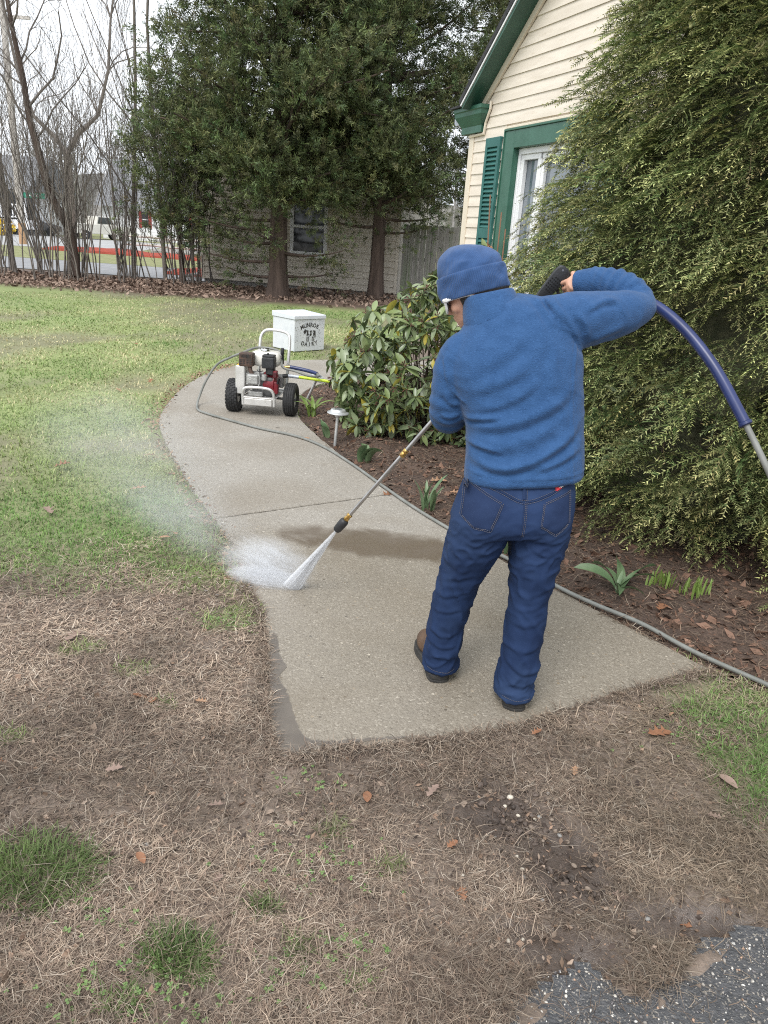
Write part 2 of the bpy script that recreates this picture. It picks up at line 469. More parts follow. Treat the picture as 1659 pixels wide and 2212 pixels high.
# ------------------------------------------------------------------ path of concrete slabs
def concrete():
    mt = bpy.data.materials.new('wet_concrete'); mt.use_nodes = True
    nt = mt.node_tree; N = nt.nodes.new; LK = nt.links.new; b = nt.nodes['Principled BSDF']
    co = N('ShaderNodeTexCoord'); v = co.outputs['Object']
    def noise(sc, d=5, dist=0):
        n = N('ShaderNodeTexNoise'); n.inputs['Scale'].default_value = sc; n.inputs['Detail'].default_value = d; n.inputs['Distortion'].default_value = dist; LK(v, n.inputs[0]); return n.outputs['Fac']
    def ramp(f, st):
        r = N('ShaderNodeValToRGB'); e = r.color_ramp.elements
        while len(e) < len(st): e.new(.5)
        for k, (p, c) in enumerate(st): e[k].position = p; e[k].color = (*c, 1)
        LK(f, r.inputs[0]); return r.outputs[0]
    def mix(f, a, c, mode='MIX'):
        m_ = N('ShaderNodeMix'); m_.data_type = 'RGBA'; m_.blend_type = mode
        for k, q in ((0, f), (6, a), (7, c)):
            if hasattr(q, 'links') or hasattr(q, 'is_linked'): LK(q, m_.inputs[k])
            else: m_.inputs[k].default_value = q if k == 0 else (*q, 1)
        return m_.outputs[2]
    def mrange(f, a, c, d=0, e=1):
        r = N('ShaderNodeMapRange'); r.interpolation_type = 'SMOOTHSTEP'
        for k, q in enumerate((a, c, d, e)): r.inputs[k + 1].default_value = q
        LK(f, r.inputs[0]); return r.outputs[0]
    def math_(op, a, c):
        r = N('ShaderNodeMath'); r.operation = op
        for k, q in enumerate((a, c)):
            if hasattr(q, 'is_linked'): LK(q, r.inputs[k])
            else: r.inputs[k].default_value = q
        return r.outputs[0]
    colr = ramp(noise(1.6), [(.3, (.275, .250, .212)), (.55, (.325, .300, .262)), (.75, (.365, .342, .305))])
    # aggregate: pale and dark grains
    vo = N('ShaderNodeTexVoronoi'); vo.inputs['Scale'].default_value = 150; LK(v, vo.inputs[0])
    sep = N('ShaderNodeSeparateColor'); LK(vo.outputs['Color'], sep.inputs[0])
    grain = ramp(sep.outputs[0], [(0, (.07, .06, .05)), (.10, (.17, .150, .125)), (.3, (.235, .214, .182)), (.7, (.28, .26, .228)), (.93, (.40, .375, .33)), (1, (.64, .61, .55))])
    colr = mix(.50, colr, grain)
    vo2 = N('ShaderNodeTexVoronoi'); vo2.inputs['Scale'].default_value = 52; LK(v, vo2.inputs[0])
    sep2 = N('ShaderNodeSeparateColor'); LK(vo2.outputs['Color'], sep2.inputs[0])
    rare = mrange(sep2.outputs[1], .93, .95); rd = mrange(vo2.outputs['Distance'], .36, .26)
    colr = mix(math_('MULTIPLY', rare, rd), colr, ramp(sep2.outputs[0], [(0, (.09, .085, .08)), (.5, (.32, .25, .17)), (1, (.72, .69, .62))]))
    fine = noise(420, 2)
    colr = mix(.22, colr, ramp(fine, [(.3, (.15, .13, .11)), (.7, (.44, .41, .36))]))
    grime = mrange(noise(.9, 6, .6), .46, .66); colr = mix(math_('MULTIPLY', grime, .38), colr, (.20, .165, .12))
    # wet zones: everything the washer has already passed over, most at the pool by the nozzle
    sx = N('ShaderNodeSeparateXYZ'); LK(v, sx.inputs[0])
    wob = math_('MULTIPLY', math_('SUBTRACT', noise(2.2, 4), .5), .9)
    yy = math_('ADD', sx.outputs[1], wob)
    wet = mrange(yy, 4.25, 3.7)
    # brown film of dirty water ahead of the jet
    ddx = math_('SUBTRACT', sx.outputs[0], -.02); ddy = math_('SUBTRACT', math_('ADD', sx.outputs[1], math_('MULTIPLY', sx.outputs[0], .12)), 3.88)
    q = math_('ADD', math_('POWER', math_('DIVIDE', ddx, .62), 2), math_('POWER', math_('DIVIDE', ddy, .22), 2))
    film = mrange(math_('ADD', q, math_('MULTIPLY', math_('SUBTRACT', noise(5, 5, 1.2), .5), 1.7)), 1.15, .35)
    colr = mix(math_('MULTIPLY', wet, .50), colr, mix(1.0, colr, (.72, .645, .53), 'MULTIPLY'))
    colr = mix(math_('MULTIPLY', film, .84), colr, (.110, .082, .058))
    blot = mrange(noise(3.4, 6), .55, .75)
    colr = mix(math_('MULTIPLY', blot, .25), colr, (.24, .215, .18))
    LK(colr, b.inputs['Base Color'])
    rw = math_('SUBTRACT', .82, math_('MULTIPLY', wet, math_('ADD', .34, math_('MULTIPLY', noise(2.6, 5, 1.5), .30))))
    rw = math_('SUBTRACT', rw, math_('MULTIPLY', film, .20))
    LK(rw, b.inputs['Roughness'])
    b.inputs['Specular IOR Level'].default_value = .5
    bu = N('ShaderNodeBump'); bu.inputs['Distance'].default_value = .004
    LK(math_('SUBTRACT', .55, math_('MULTIPLY', film, .42)), bu.inputs['Strength'])
    h = math_('ADD', math_('MULTIPLY', vo.outputs['Distance'], -.6), noise(300, 3)); h = math_('ADD', h, math_('MULTIPLY', noise(28, 4), .8))
    LK(h, bu.inputs['Height']); LK(bu.outputs[0], b.inputs['Normal'])
    return mt
mat_conc = concrete()
path = thing('concrete_path', None, None); tag(path, kind='structure')
def cut(poly, p, q, side):
    """keep the part of polygon poly on one side of line p-q"""
    p, q = np.array(p), np.array(q); d = q - p; nrm_ = np.array([-d[1], d[0]]) * side / np.linalg.norm(d)
    out = []
    for i in range(len(poly)):
        a, b = np.array(poly[i]), np.array(poly[(i + 1) % len(poly)])
        da, db = (a - p) @ nrm_, (b - p) @ nrm_
        if da >= 0: out.append(a)
        if (da >= 0) != (db >= 0): out.append(a + (b - a) * da / (da - db))
    return out
joints = [((-1.02, 4.06), (.05, 4.76)), ((-2.0, 6.42), (-.70, 6.60)), ((-2.08, 8.35), (-.7, 8.35)), ((-.95, 9.98), (-.35, 8.8))]
rem = [tuple(p) for p in PATH_POLY]
slabs = []
for (p, q) in joints:
    d = nrm(np.array(q) - np.array(p)); nn = np.array([-d[1], d[0]]) * .009
    slabs.append(cut(rem, np.array(p) - nn, np.array(q) - nn, -1)); rem = cut(rem, np.array(p) + nn, np.array(q) + nn, 1)
slabs.append(rem)
rs = np.random.RandomState(4)
for s in slabs:
    # break the outline finely so that the edge is worn, not ruled
    P = []
    for i in range(len(s)):
        a, b = np.array(s[i]), np.array(s[(i + 1) % len(s)]); k = max(1, int(np.linalg.norm(b - a) / .03))
        for t in range(k): P.append(a + (b - a) * t / k + (rs.randn(2) * .0022))
    MB().prism(P, (0, 0, -.10), (1, 0, 0), (0, 1, 0), (0, 0, 1), .10).build('slab', mat_conc, path, bevel=.005)

# brown water standing along the slab's left edge and corner
mat_pool = M('muddy_water', (.105, .085, .068), (.15, .125, .10), 6, rough=.07, rough2=.14, spec=.6, bump=.05, bscale=40, bdist=.002)
nt_ = mat_pool.node_tree; tr_ = nt_.nodes.new('ShaderNodeBsdfTransparent'); ms_ = nt_.nodes.new('ShaderNodeMixShader'); ms_.inputs[0].default_value = .68
nt_.links.new(tr_.outputs[0], ms_.inputs[1]); nt_.links.new(nt_.nodes['Principled BSDF'].outputs[0], ms_.inputs[2]); nt_.links.new(ms_.outputs[0], nt_.nodes['Material Output'].inputs[0])
def puddle(name, pts, z, mat=mat_pool, jag=.012, seed=1, floor=None):
    r = np.random.RandomState(seed); P = spline([*pts, pts[0]], 7)[:-1]; P = P + r.randn(*P.shape) * jag * .4
    o = mk(name, [(x, y, z) for x, y in P], [tuple(range(len(P)))], mat); return tag(o, kind='structure')
puddle('puddle', [(-.268, 2.04), (-.20, 2.085), (-.08, 2.13), (.12, 2.178), (.14, 2.19), (.02, 2.172), (-.14, 2.135), (-.215, 2.155), (-.26, 2.26), (-.315, 2.42), (-.352, 2.50), (-.335, 2.58), (-.375, 2.66), (-.405, 2.80), (-.43, 2.82), (-.41, 2.66), (-.385, 2.5), (-.345, 2.3), (-.315, 2.17)], .0030, jag=.006)
# ------------------------------------------------------------------ mulch bed along the house
bx = np.arange(-1.0, 3.4, .045); by = np.arange(1.9, 9.5, .045)
BX, BY = np.meshgrid(bx, by)
ib = inside(BED_POLY, BX, BY); bd = edge_dist(BED_POLY, BX, BY)
def bed_z(x, y):
    d = edge_dist(BED_POLY, x, y)
    return -.012 + .05 * np.clip(d / .35, 0, 1) + .03 * (fbm(x, y, 6, 41) - .5) + .014 * (vnoise(x, y, 30, 42) - .5)
BZ = bed_z(BX, BY)
idx = np.arange(BX.size).reshape(BX.shape)
Fb = np.stack([idx[:-1, :-1], idx[:-1, 1:], idx[1:, 1:], idx[1:, :-1]], -1).reshape(-1, 4)
keep = ib.ravel()[Fb].sum(1) >= 2
nb = fbm(BX, BY, 8, 43)[..., None]
bcol = np.array([.082, .056, .043]) * (.5 + 1.1 * nb) * (1 + .0 * BX[..., None])
mat_mulch = M('mulch', (.7, .7, .7), (1.25, 1.2, 1.15), 70, rough=.9, attr=True, bump=.8, bscale=150, bdist=.012)
bed = mk('mulch_bed', np.stack([BX, BY, BZ], -1).reshape(-1, 3), Fb[keep], mat_mulch, smooth=True, col=bcol.reshape(-1, 3))
tag(bed, kind='structure')

# ------------------------------------------------------------------ asphalt of the drive in the near corner
mat_asph = M('wet_asphalt', (.050, .052, .056), (.085, .085, .088), 60, rough=.34, rough2=.6, bump=.9, bscale=180, bdist=.006, spots=[((.24, .22, .19), 150, .60, .64)])
dx_ = np.arange(.05, 3.0, .02); dy_ = np.arange(.3, 1.65, .02)
DX, DY = np.meshgrid(dx_, dy_)
JX = DX + .16 * (fbm(DX, DY, 7, 57) - .5) + .05 * (vnoise(DX, DY, 45, 58) - .5); JY = DY + .16 * (fbm(DX, DY, 7, 59) - .5) + .05 * (vnoise(DX, DY, 45, 60) - .5)
DZ = -.016 + .012 * (fbm(DX, DY, 9, 51) - .5) + .005 * (vnoise(DX, DY, 70, 52) - .5)
idx = np.arange(DX.size).reshape(DX.shape)
Fd = np.stack([idx[:-1, :-1], idx[:-1, 1:], idx[1:, 1:], idx[1:, :-1]], -1).reshape(-1, 4)
kd = inside(DRIVE_POLY, JX, JY - .02).ravel()[Fd].sum(1) >= 2
tag(mk('asphalt_drive', np.stack([DX, DY, DZ], -1).reshape(-1, 3), Fd[kd], mat_asph, smooth=True), kind='structure')

# ------------------------------------------------------------------ street beyond the thicket
mat_road = M('road_asphalt', (.19, .195, .205), (.25, .25, .255), 3, rough=.6, bump=.2, bscale=40)
mat_verge = M('verge_grass', (.17, .185, .07), (.25, .25, .12), 2.5, rough=.9, bump=.6, bscale=60, bdist=.03)
mat_red = M('red_mulch', (.33, .060, .035), (.24, .042, .026), 14, rough=.9, bump=.8, bscale=40, bdist=.03)
mat_pale = M('pale_drive', (.30, .30, .30), (.36, .36, .355), 2, rough=.7)
strip('road', [(-60, 22.6), (14, 21.4), (14, 26.0), (-60, 27.4)], .004, mat_road)
strip('verge', [(-60, 27.4), (14, 26.0), (14, 70), (-60, 70)], .008, mat_verge)
strip('driveway', [(-40, 34.3), (-11.6, 34.0), (-13.6, 49), (-40, 49)], .014, mat_pale)

def mound(name, pts, h, mat):
    P = spline([*pts, pts[0]], 6)[:-1]; c = P.mean(0); V = []; n = len(P); rr = np.random.RandomState(5)
    for k, (f, z) in enumerate(((1, 0), (.96, .5), (.85, .8), (.5, 1.0))):
        for p in P: V.append((*(c + (p - c) * f), .012 + h * z * (1 + .25 * rr.randn() * (k > 0))))
    V.append((c[0], c[1], .012 + h)); F = []
    for k in range(3):
        for i in range(n): F.append((k * n + i, k * n + (i + 1) % n, (k + 1) * n + (i + 1) % n, (k + 1) * n + i))
    F += [(3 * n + i, 3 * n + (i + 1) % n, 4 * n) for i in range(n)]
    return tag(mk(name, V, F, mat), kind='structure')
mound('red_mulch_strip', [(-14.6, 32.5), (-10, 32.1), (-7.0, 31.7), (-6.9, 33.6), (-10, 34.3), (-14.4, 34.2)], .13, mat_red)
mound('red_mulch_corner', [(-6.9, 23.4), (-5.2, 23.2), (-5.0, 25.2), (-6.6, 25.6)], .12, mat_red)
# ------------------------------------------------------------------ the house on the right
mat_cream = M('cream_siding', (.68, .605, .51), (.75, .675, .575), 3, rough=.5, bump=.12, bscale=90, stretch=(1, 1, 6), bdist=.003, spots=[((.58, .50, .395), 5, .58, .8), ((.63, .56, .465), 1.2, .5, .7)])
mat_creamt = M('cream_trim', (.68, .60, .48), (.72, .64, .52), 5, rough=.45)
mat_green = M('green_trim', (.030, .105, .070), (.042, .130, .090), 7, rough=.38, bump=.08, bscale=40)
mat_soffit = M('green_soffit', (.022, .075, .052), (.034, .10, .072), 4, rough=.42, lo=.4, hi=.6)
mat_shut = M('teal_shutter', (.018, .105, .095), (.028, .135, .12), 8, rough=.45)
mat_vinyl = M('white_vinyl', (.78, .79, .80), (.84, .84, .84), 5, rough=.35)
mat_shing = M('black_shingle', (.02, .02, .022), (.05, .05, .055), 20, rough=.9, bump=.6, bscale=80)
mat_glass = M('window_glass', (.10, .125, .15), (.20, .225, .25), 2.2, rough=.04, spec=.9, coat=.6)
mat_alum = M('grey_gutter', (.42, .46, .52), (.5, .53, .58), 6, rough=.4, metal=.2)
mat_found = M('foundation', (.22, .21, .2), (.3, .29, .27), 9, rough=.9, bump=.4, bscale=60)
HC = np.array([.665, 9.2, 0.]); EX = np.array([.371, -.929, 0.]); EX = nrm(EX); EN = np.array([-EX[1] * -1, 0, 0])
EN = np.array([EX[1], -EX[0], 0.])          # outward normal (towards the lawn)
EZ = np.array([0, 0, 1.])
house = thing('house', 'cream sided house with green trim and louvred shutter behind the clipped yew', 'house', tuple(HC))
def hp(s, n, z): return EX * s + EN * n + EZ * z
SL, Z0, WID = .763, 2.76, 7.2
def hbox(name, s0, s1, n0, n1, z0, z1, mat, parent=house, bevel=.003, **k):
    R = np.stack([EX, EN, EZ], 1)
    return MB().box(hp((s0 + s1) / 2, (n0 + n1) / 2, (z0 + z1) / 2), (s1 - s0, abs(n1 - n0), z1 - z0), R).build(name, mat, parent, bevel=bevel, **k)
def hprism(name, poly, n0, t, mat, parent=house, **k):
    return MB().prism(poly, hp(0, n0, 0), EX, EZ, EN, t).build(name, mat, parent, **k)
# sheathing behind the planks, with the window opening left free
WS0, WS1, WZ0, WZ1 = 1.0, 2.55, 1.10, 2.46
pk = WID / 2
wall = MB()
for poly in ([(0.005, .3), (WS0, .3), (WS0, Z0 + SL * WS0 - .02), (0.005, Z0 - .02)],
             [(WS0, WZ1), (WS1, WZ1), (WS1, Z0 + SL * WS1 - .02), (WS0, Z0 + SL * WS0 - .02)],
             [(WS0, .3), (WS1, .3), (WS1, WZ0), (WS0, WZ0)],
             [(WS1, .3), (WID, .3), (WID, Z0), (pk, Z0 + SL * pk - .02), (WS1, Z0 + SL * WS1 - .02)]):
    wall.prism(poly, hp(0, -.12, 0), EX, EZ, EN, .118)
wall = wall.build('wall', mat_cream, house)
EXPO = .107
row = 0; z = .42
while z < Z0 + SL * pk - .08:
    z1 = z + EXPO
    def spanmax(zz):  # limits under the rake
        if zz <= Z0: return .092, WID
        return max(.092, (zz - Z0) / SL + .03), WID - (zz - Z0) / SL
    a0, b0 = spanmax(z + EXPO * .5)
    segs = [(a0, b0)]
    if z1 > WZ0 - .16 and z < WZ1 + .16: segs = [(a0, .775), (WS1 + .22, b0)]
    for a, b in segs:
        if b - a < .05: continue
        aa = [max(a, (q - Z0) / SL + .03) if q > Z0 else a for q in (z, z1 + .01)]
        P = []
        for (s_, zz, nn) in ((aa[0], z, .016), (b, z, .016), (b, z1 + .008, .004), (aa[1], z1 + .008, .004)): P.append(hp(s_, nn, zz))
        for (s_, zz) in ((aa[0], z), (b, z), (b, z1 + .008), (aa[1], z1 + .008)): P.append(hp(s_, -.001, zz))
        mk('siding_plank', P, [(0, 1, 2, 3), (7, 6, 5, 4), (0, 4, 5, 1), (1, 5, 6, 2), (2, 6, 7, 3), (3, 7, 4, 0)], mat_cream, wall)
    z = z1; row += 1
hbox('foundation', 0.02, WID, -.2, -.02, -.1, .42, mat_found, bevel=0)
# the far side walls and roof, so that the house is a closed volume
for s_ in (.06, WID - .06): MB().box(hp(s_, -3.2, 1.5), (.12, 6.16, 2.5), np.stack([EX, EN, EZ], 1)).build('side_wall', mat_cream, house)
hbox('corner_trim', -.012, .09, -.1, .024, .4, 2.68, mat_creamt)
OV = .215
th = math.atan(SL)
def roof_pt(s, d): return s * math.cos(th) - d * math.sin(th), s * math.sin(th) + d * math.cos(th)
def rake(name, d0, d1, n0, n1, mat, s0=.17, s1=None, base=0):
    s1 = s1 or pk / math.cos(th) + .02
    mb = MB()
    for sg in (0, 1):
        poly = []
        for (s_, d_) in ((s0, d0), (s1, d0), (s1 + (0), d1), (s0, d1)):
            u, v = roof_pt(s_, d_); u = u if not sg else WID - u
            poly.append((u, v + Z0))
        mb.prism(poly, hp(0, n0, 0), EX, EZ, EN, n1 - n0)
    return mb.build(name, mat, house)
rake('eave_soffit', .0105, .033, -6.5, OV - .032, mat_soffit)
rf = rake('roof', .035, .085, -6.6, OV + .02, mat_shing)
rake('drip_edge', .012, .034, OV - .03, OV + .012, mat_vinyl)
rake('rake_soffit', -.020, .011, .018, OV, mat_soffit, s0=.17)
rake('frieze_board', -.085, -.021, .017, .040, mat_creamt, s0=.24)
# cornice return at the eave: a crown-moulded box that turns the corner
mb = MB()
def ret(levels):
    V = []; F = []
    for (s0, s1, n1, zz) in levels: V += [hp(s0, -.25, zz), hp(s1, -.02, zz), hp(s1, n1, zz), hp(s0, n1, zz)]
    for k in range(len(levels) - 1):
        for i in range(4): F.append((4 * k + i, 4 * k + (i + 1) % 4, 4 * k + 4 + (i + 1) % 4, 4 * k + 4 + i))
    F += [(3, 2, 1, 0), tuple(4 * (len(levels) - 1) + i for i in range(4))]
    return V, F
mb.add(*ret([(-.15, .315, .060, 2.635), (-.15, .315, .060, 2.705), (-.16, .325, .065, 2.71), (-.235, .39, .115, 2.80), (-.24, .395, .12, 2.842), (-.25, .405, .13, 2.847), (-.25, .405, .13, 2.885)]))
mb.build('cornice_return', mat_green, house, bevel=.003)
jt = MB(); jt.tube([hp(.43, .03, 2.91), hp(.425, .03, 2.84), hp(.35, .03, 2.72), hp(.335, .03, 2.62), hp(.0, .03, 2.612)], .014, 6); jt.build('return_trim', mat_creamt, house)
MB().prism([(-.29, 2.889), (.17, 2.889), (.20, 2.93), (.05, 2.918), (-.29, 2.902)], hp(0, -6.5, 0), EX, EZ, EN, 6.66).build('eave_shingles', mat_shing, house)
g_ = MB(); g_.prism([(0, 0), (.09, 0), (.12, .03), (.12, .12), (0, .12)], hp(-.252, .05, 2.745), -EX, EZ, -EN, 6.5); g_.build('gutter', mat_alum, house)
# window
win = hbox('window', WS0 + .02, WS1 - .02, -.105, -.095, WZ0, WZ1, mat_glass, bevel=0)
tag(win, 'white sash window partly hidden by the yew')
def wbar(nm, s0, s1, z0, z1, n0, n1, mt): return hbox(nm, s0, s1, n0, n1, z0, z1, mt, parent=win, bevel=.004)
wbar('casing', .815, 1.005, WZ0 - .14, 2.60, -.06, .034, mat_green)
wbar('casing', WS1 - .005, WS1 + .18, WZ0 - .14, 2.60, -.06, .034, mat_green)
wbar('casing', 1.005, WS1 - .005, 2.44, 2.60, -.06, .033, mat_green)
wbar('casing_edge', .80, .815, WZ0 - .14, 2.62, .0, .046, mat_green)
wbar('casing_edge', .80, WS1 + .2, 2.60, 2.62, .0, .045, mat_green)
wbar('trim_strip', .775, .799, WZ0 - .2, 2.645, .0, .030, mat_creamt)
wbar('trim_strip', .799, WS1 + .22, 2.622, 2.645, .0, .029, mat_creamt)
wbar('frame', 1.006, 1.045, WZ0, 2.44, -.094, -.030, mat_vinyl)
wbar('frame', 1.045, WS1 - .02, 2.385, 2.44, -.094, -.030, mat_vinyl)
wbar('frame', 1.045, WS1 - .02, WZ0, WZ0 + .05, -.094, -.030, mat_vinyl)
wbar('sash', 1.045, 1.095, WZ0 + .05, 2.385, -.094, -.048, mat_vinyl)
wbar('sash', 1.095, 1.40, 2.335, 2.385, -.094, -.049, mat_vinyl)
wbar('sash', 1.355, 1.42, WZ0 + .05, 2.335, -.094, -.048, mat_vinyl)
wbar('sash', 1.42, WS1 - .02, 2.335, 2.384, -.094, -.058, mat_vinyl)
wbar('sash', 1.421, 1.47, WZ0 + .05, 2.334, -.094, -.057, mat_vinyl)
# shutter with separate louvres
sh = thing('shutter', None, None); sh.parent = house
del_keys = [k for k in sh.keys()]
SS0, SS1, SZ0, SZ1 = .425, .735, .95, 2.565
R3 = np.stack([EX, EN, EZ], 1)
def shbar(nm, s0, s1, z0, z1, n0=.014, n1=.046): return hbox(nm, s0, s1, n0, n1, z0, z1, mat_shut, parent=sh, bevel=.003)
shbar('stile', SS0, SS0 + .045, SZ0, SZ1); shbar('stile', SS1 - .045, SS1, SZ0, SZ1)
for (z0, z1) in ((2.475, SZ1), (1.60, 1.70), (SZ0, SZ0 + .09)): shbar('rail', SS0 + .045, SS1 - .045, z0, z1, .014, .045)
shbar('back_panel', SS0 + .045, SS1 - .045, SZ0 + .09, 2.475, .013, .018)
slat_me = None
for (z0, z1) in ((1.70, 2.475), (SZ0 + .09, 1.60)):
    k = int((z1 - z0) / .042); st = (z1 - z0) / k
    for i in range(k):
        zc = z0 + st * (i + .5)
        if slat_me is None:
            o = MB().box((0, 0, 0), (SS1 - SS0 - .094, .011, .046), R3 @ rot_x(rad(35))).build('slat', mat_shut, sh, bevel=.003); slat_me = o.data
        else:
            o = bpy.data.objects.new('slat', slat_me); COL.objects.link(o); o.parent = sh
        o.location = hp((SS0 + SS1) / 2, .030, zc)

# ------------------------------------------------------------------ tan sided outbuilding behind the cedars
mat_tan = M('tan_siding', (.56, .505, .425), (.62, .565, .485), 2.5, rough=.7, bump=.15, bscale=30, stretch=(1, 1, 4), spots=[((.38, .335, .27), 1.3, .55, .75)])
mat_dark = M('dark_pane', (.012, .014, .016), (.03, .033, .036), 4, rough=.08, spec=.6)
mat_oldw = M('old_white_paint', (.62, .62, .62), (.72, .72, .72), 6, rough=.6)
mat_roofg = M('grey_roof', (.16, .165, .175), (.22, .225, .235), 6, rough=.9, bump=.4, bscale=30)
S0 = np.array([-5.27, 21.33, 0.]); S1 = np.array([-.10, 20.36, 0.]); SX = nrm(S1 - S0); SLEN = np.linalg.norm(S1 - S0); SN = np.array([SX[1], -SX[0], 0.])
shed = thing('outbuilding', 'tan clapboard outbuilding with one dark sash window behind the cedars', 'building', tuple(S0))
def sp(s, n, z): return SX * s + SN * n + EZ * z
RS = np.stack([SX, SN, EZ], 1)
def sbox(nm, s0, s1, n0, n1, z0, z1, mt, parent=shed, bevel=.004):
    return MB().box(sp((s0 + s1) / 2, (n0 + n1) / 2, (z0 + z1) / 2), (s1 - s0, n1 - n0, z1 - z0), RS).build(nm, mt, parent, bevel=bevel)
SE, SP = 2.72, 4.3
swall = MB().prism([(0.01, .12), (SLEN - .01, .12), (SLEN - .01, SE), (SLEN / 2, SP - .03), (.01, SE)], sp(0, -4.5, 0), SX, EZ, SN, 4.48).build('wall', mat_tan, shed)
sbox('foundation', .04, SLEN - .04, -4.4, -.03, -.1, .12, mat_found, bevel=0)
# window place (metres along the wall)
W0, W1, V0, V1 = 2.52, 3.32, .98, 2.18
z = .12
while z < SP - .1:
    z1 = z + .158
    def lim(zz):
        if zz <= SE: return 0.06, SLEN - .06
        f = (zz - SE) / (SP - SE); return f * SLEN / 2 + .05, SLEN - f * SLEN / 2 - .05
    a, b = lim(z1)
    segs = [(a, b)]
    if z1 > V0 - .05 and z < V1 + .05: segs = [(a, W0 - .09), (W1 + .09, b)]
    for a, b in segs:
        if b - a < .1: continue
        P = [sp(a, .032, z), sp(b, .032, z), sp(b, .004, z1 + .01), sp(a, .004, z1 + .01), sp(a, -.01, z), sp(b, -.01, z), sp(b, -.01, z1 + .01), sp(a, -.01, z1 + .01)]
        mk('siding_plank', P, [(0, 1, 2, 3), (7, 6, 5, 4), (0, 4, 5, 1), (1, 5, 6, 2), (2, 6, 7, 3), (3, 7, 4, 0)], mat_tan, swall)
    z = z1
sbox('corner_board', -.02, .058, -.1, .034, .1, SE + .05, mat_tan); sbox('corner_board', SLEN - .058, SLEN + .02, -.1, .034, .1, SE + .05, mat_tan)
sw = thing('window', None, None); sw.parent = shed
def swb(nm, s0, s1, z0, z1, n0, n1, mt): return sbox(nm, s0, s1, n0, n1, z0, z1, mt, parent=sw)
swb('casing', W0 - .09, W0, V0 - .1, V1 + .1, -.01, .045, mat_oldw); swb('casing', W1, W1 + .09, V0 - .1, V1 + .1, -.01, .045, mat_oldw)
swb('casing', W0, W1, V1, V1 + .1, -.01, .044, mat_oldw); swb('sill', W0 - .12, W1 + .12, V0 - .14, V0 - .1, -.01, .08, mat_oldw); swb('casing', W0, W1, V0 - .1, V0, -.01, .043, mat_oldw)
mid = (V0 + V1) / 2
swb('sash_rail', W0, W1, mid - .035, mid + .035, -.01, .030, mat_oldw)
swb('pane', W0, W1, V0, mid - .035, -.02, .004, mat_dark); swb('pane', W0, W1, mid + .035, V1, -.02, .002, mat_dark)
for sg in (0, 1):
    u0, u1 = (-.25, SLEN / 2) if not sg else (SLEN + .25, SLEN / 2)
    sl = (SP - SE) / (SLEN / 2); zz0 = SE - sl * .25
    MB().prism([(u0, zz0 + .02), (u1, SP + .02), (u1, SP + .12), (u0, zz0 + .12)], sp(0, -4.8, 0), SX, EZ, SN, 5.0).build('roof_slope', mat_roofg, shed)
    MB().prism([(u0, zz0 - .10), (u1, SP - .10), (u1, SP + .019), (u0, zz0 + .019)], sp(0, .036, 0), SX, EZ, SN, .03).build('rake_board', mat_oldw, shed)
# white downspout at the left corner
MB().tube([sp(-.07, .03, SE - .2), sp(-.07, .03, .35), sp(-.10, .05, .22), sp(-.62, .3, .08)], .04, 6).build('downspout', mat_vinyl, shed)

# ------------------------------------------------------------------ board fence between outbuilding and house
mat_fence = M('weathered_board', (.20, .19, .175), (.30, .285, .26), 2, rough=.85, bump=.5, bscale=14, stretch=(14, 14, .7), spots=[((.17, .20, .13), .9, .5, .7)])
mat_fred = M('reddish_board', (.20, .095, .05), (.28, .14, .075), 2, rough=.8, bump=.5, bscale=14, stretch=(14, 14, .7))
mat_fshade = M('shaded_board', (.045, .045, .045), (.075, .072, .068), 2, rough=.9, bump=.4, bscale=14, stretch=(14, 14, .7))  # fills the dark gap beside the grey fence; shade put into the board colour
def fence(nm, label, A, B, w, h, mat, seed, kink=.006):
    A = np.array([*A, 0.]); B = np.array([*B, 0.]); d = nrm(B - A); Ln = np.linalg.norm(B - A); n = np.array([d[1], -d[0], 0])
    f = thing(nm, label, 'fence', tuple(A)); r = random.Random(seed); R = np.stack([d, n, EZ], 1)
    k = int(Ln / w)
    for i in range(k):
        hh = h + r.uniform(-.015, .015)
        P = [(-w / 2 + .004, 0), (w / 2 - .004, 0), (w / 2 - .004, hh - .03), (w / 2 - .03, hh), (-w / 2 + .03, hh), (-w / 2 + .004, hh - .03)]
        MB().prism(P, d * (w * (i + .5)) + n * r.uniform(0, kink) + EZ * .03, d, EZ, n, .018).build('board', mat, f)
    for zz in (.35, 1.0, h - .25):
        MB().box(d * Ln / 2 - n * .03 + EZ * zz, (Ln, .045, .09), R).build('rail', mat, f)
    for t in (0.06, .5, .97):
        MB().box(d * Ln * t - n * .10 + EZ * (h / 2), (.09, .09, h), R).build('post', mat, f)
    return f
fence('board_fence', 'weathered grey board fence running off the outbuilding corner', (.0, 20.30), (1.45, 20.0), .145, 1.78, mat_fence, 1)
fence('board_fence', 'board fence coloured dark for shade next to the weathered grey fence', (1.60, 19.9), (2.25, 19.75), .13, 1.85, mat_fshade, 2)
fence('board_fence', 'reddish brown board fence close to the house corner', (2.30, 19.3), (4.0, 19.0), .17, 1.86, mat_fred, 3)
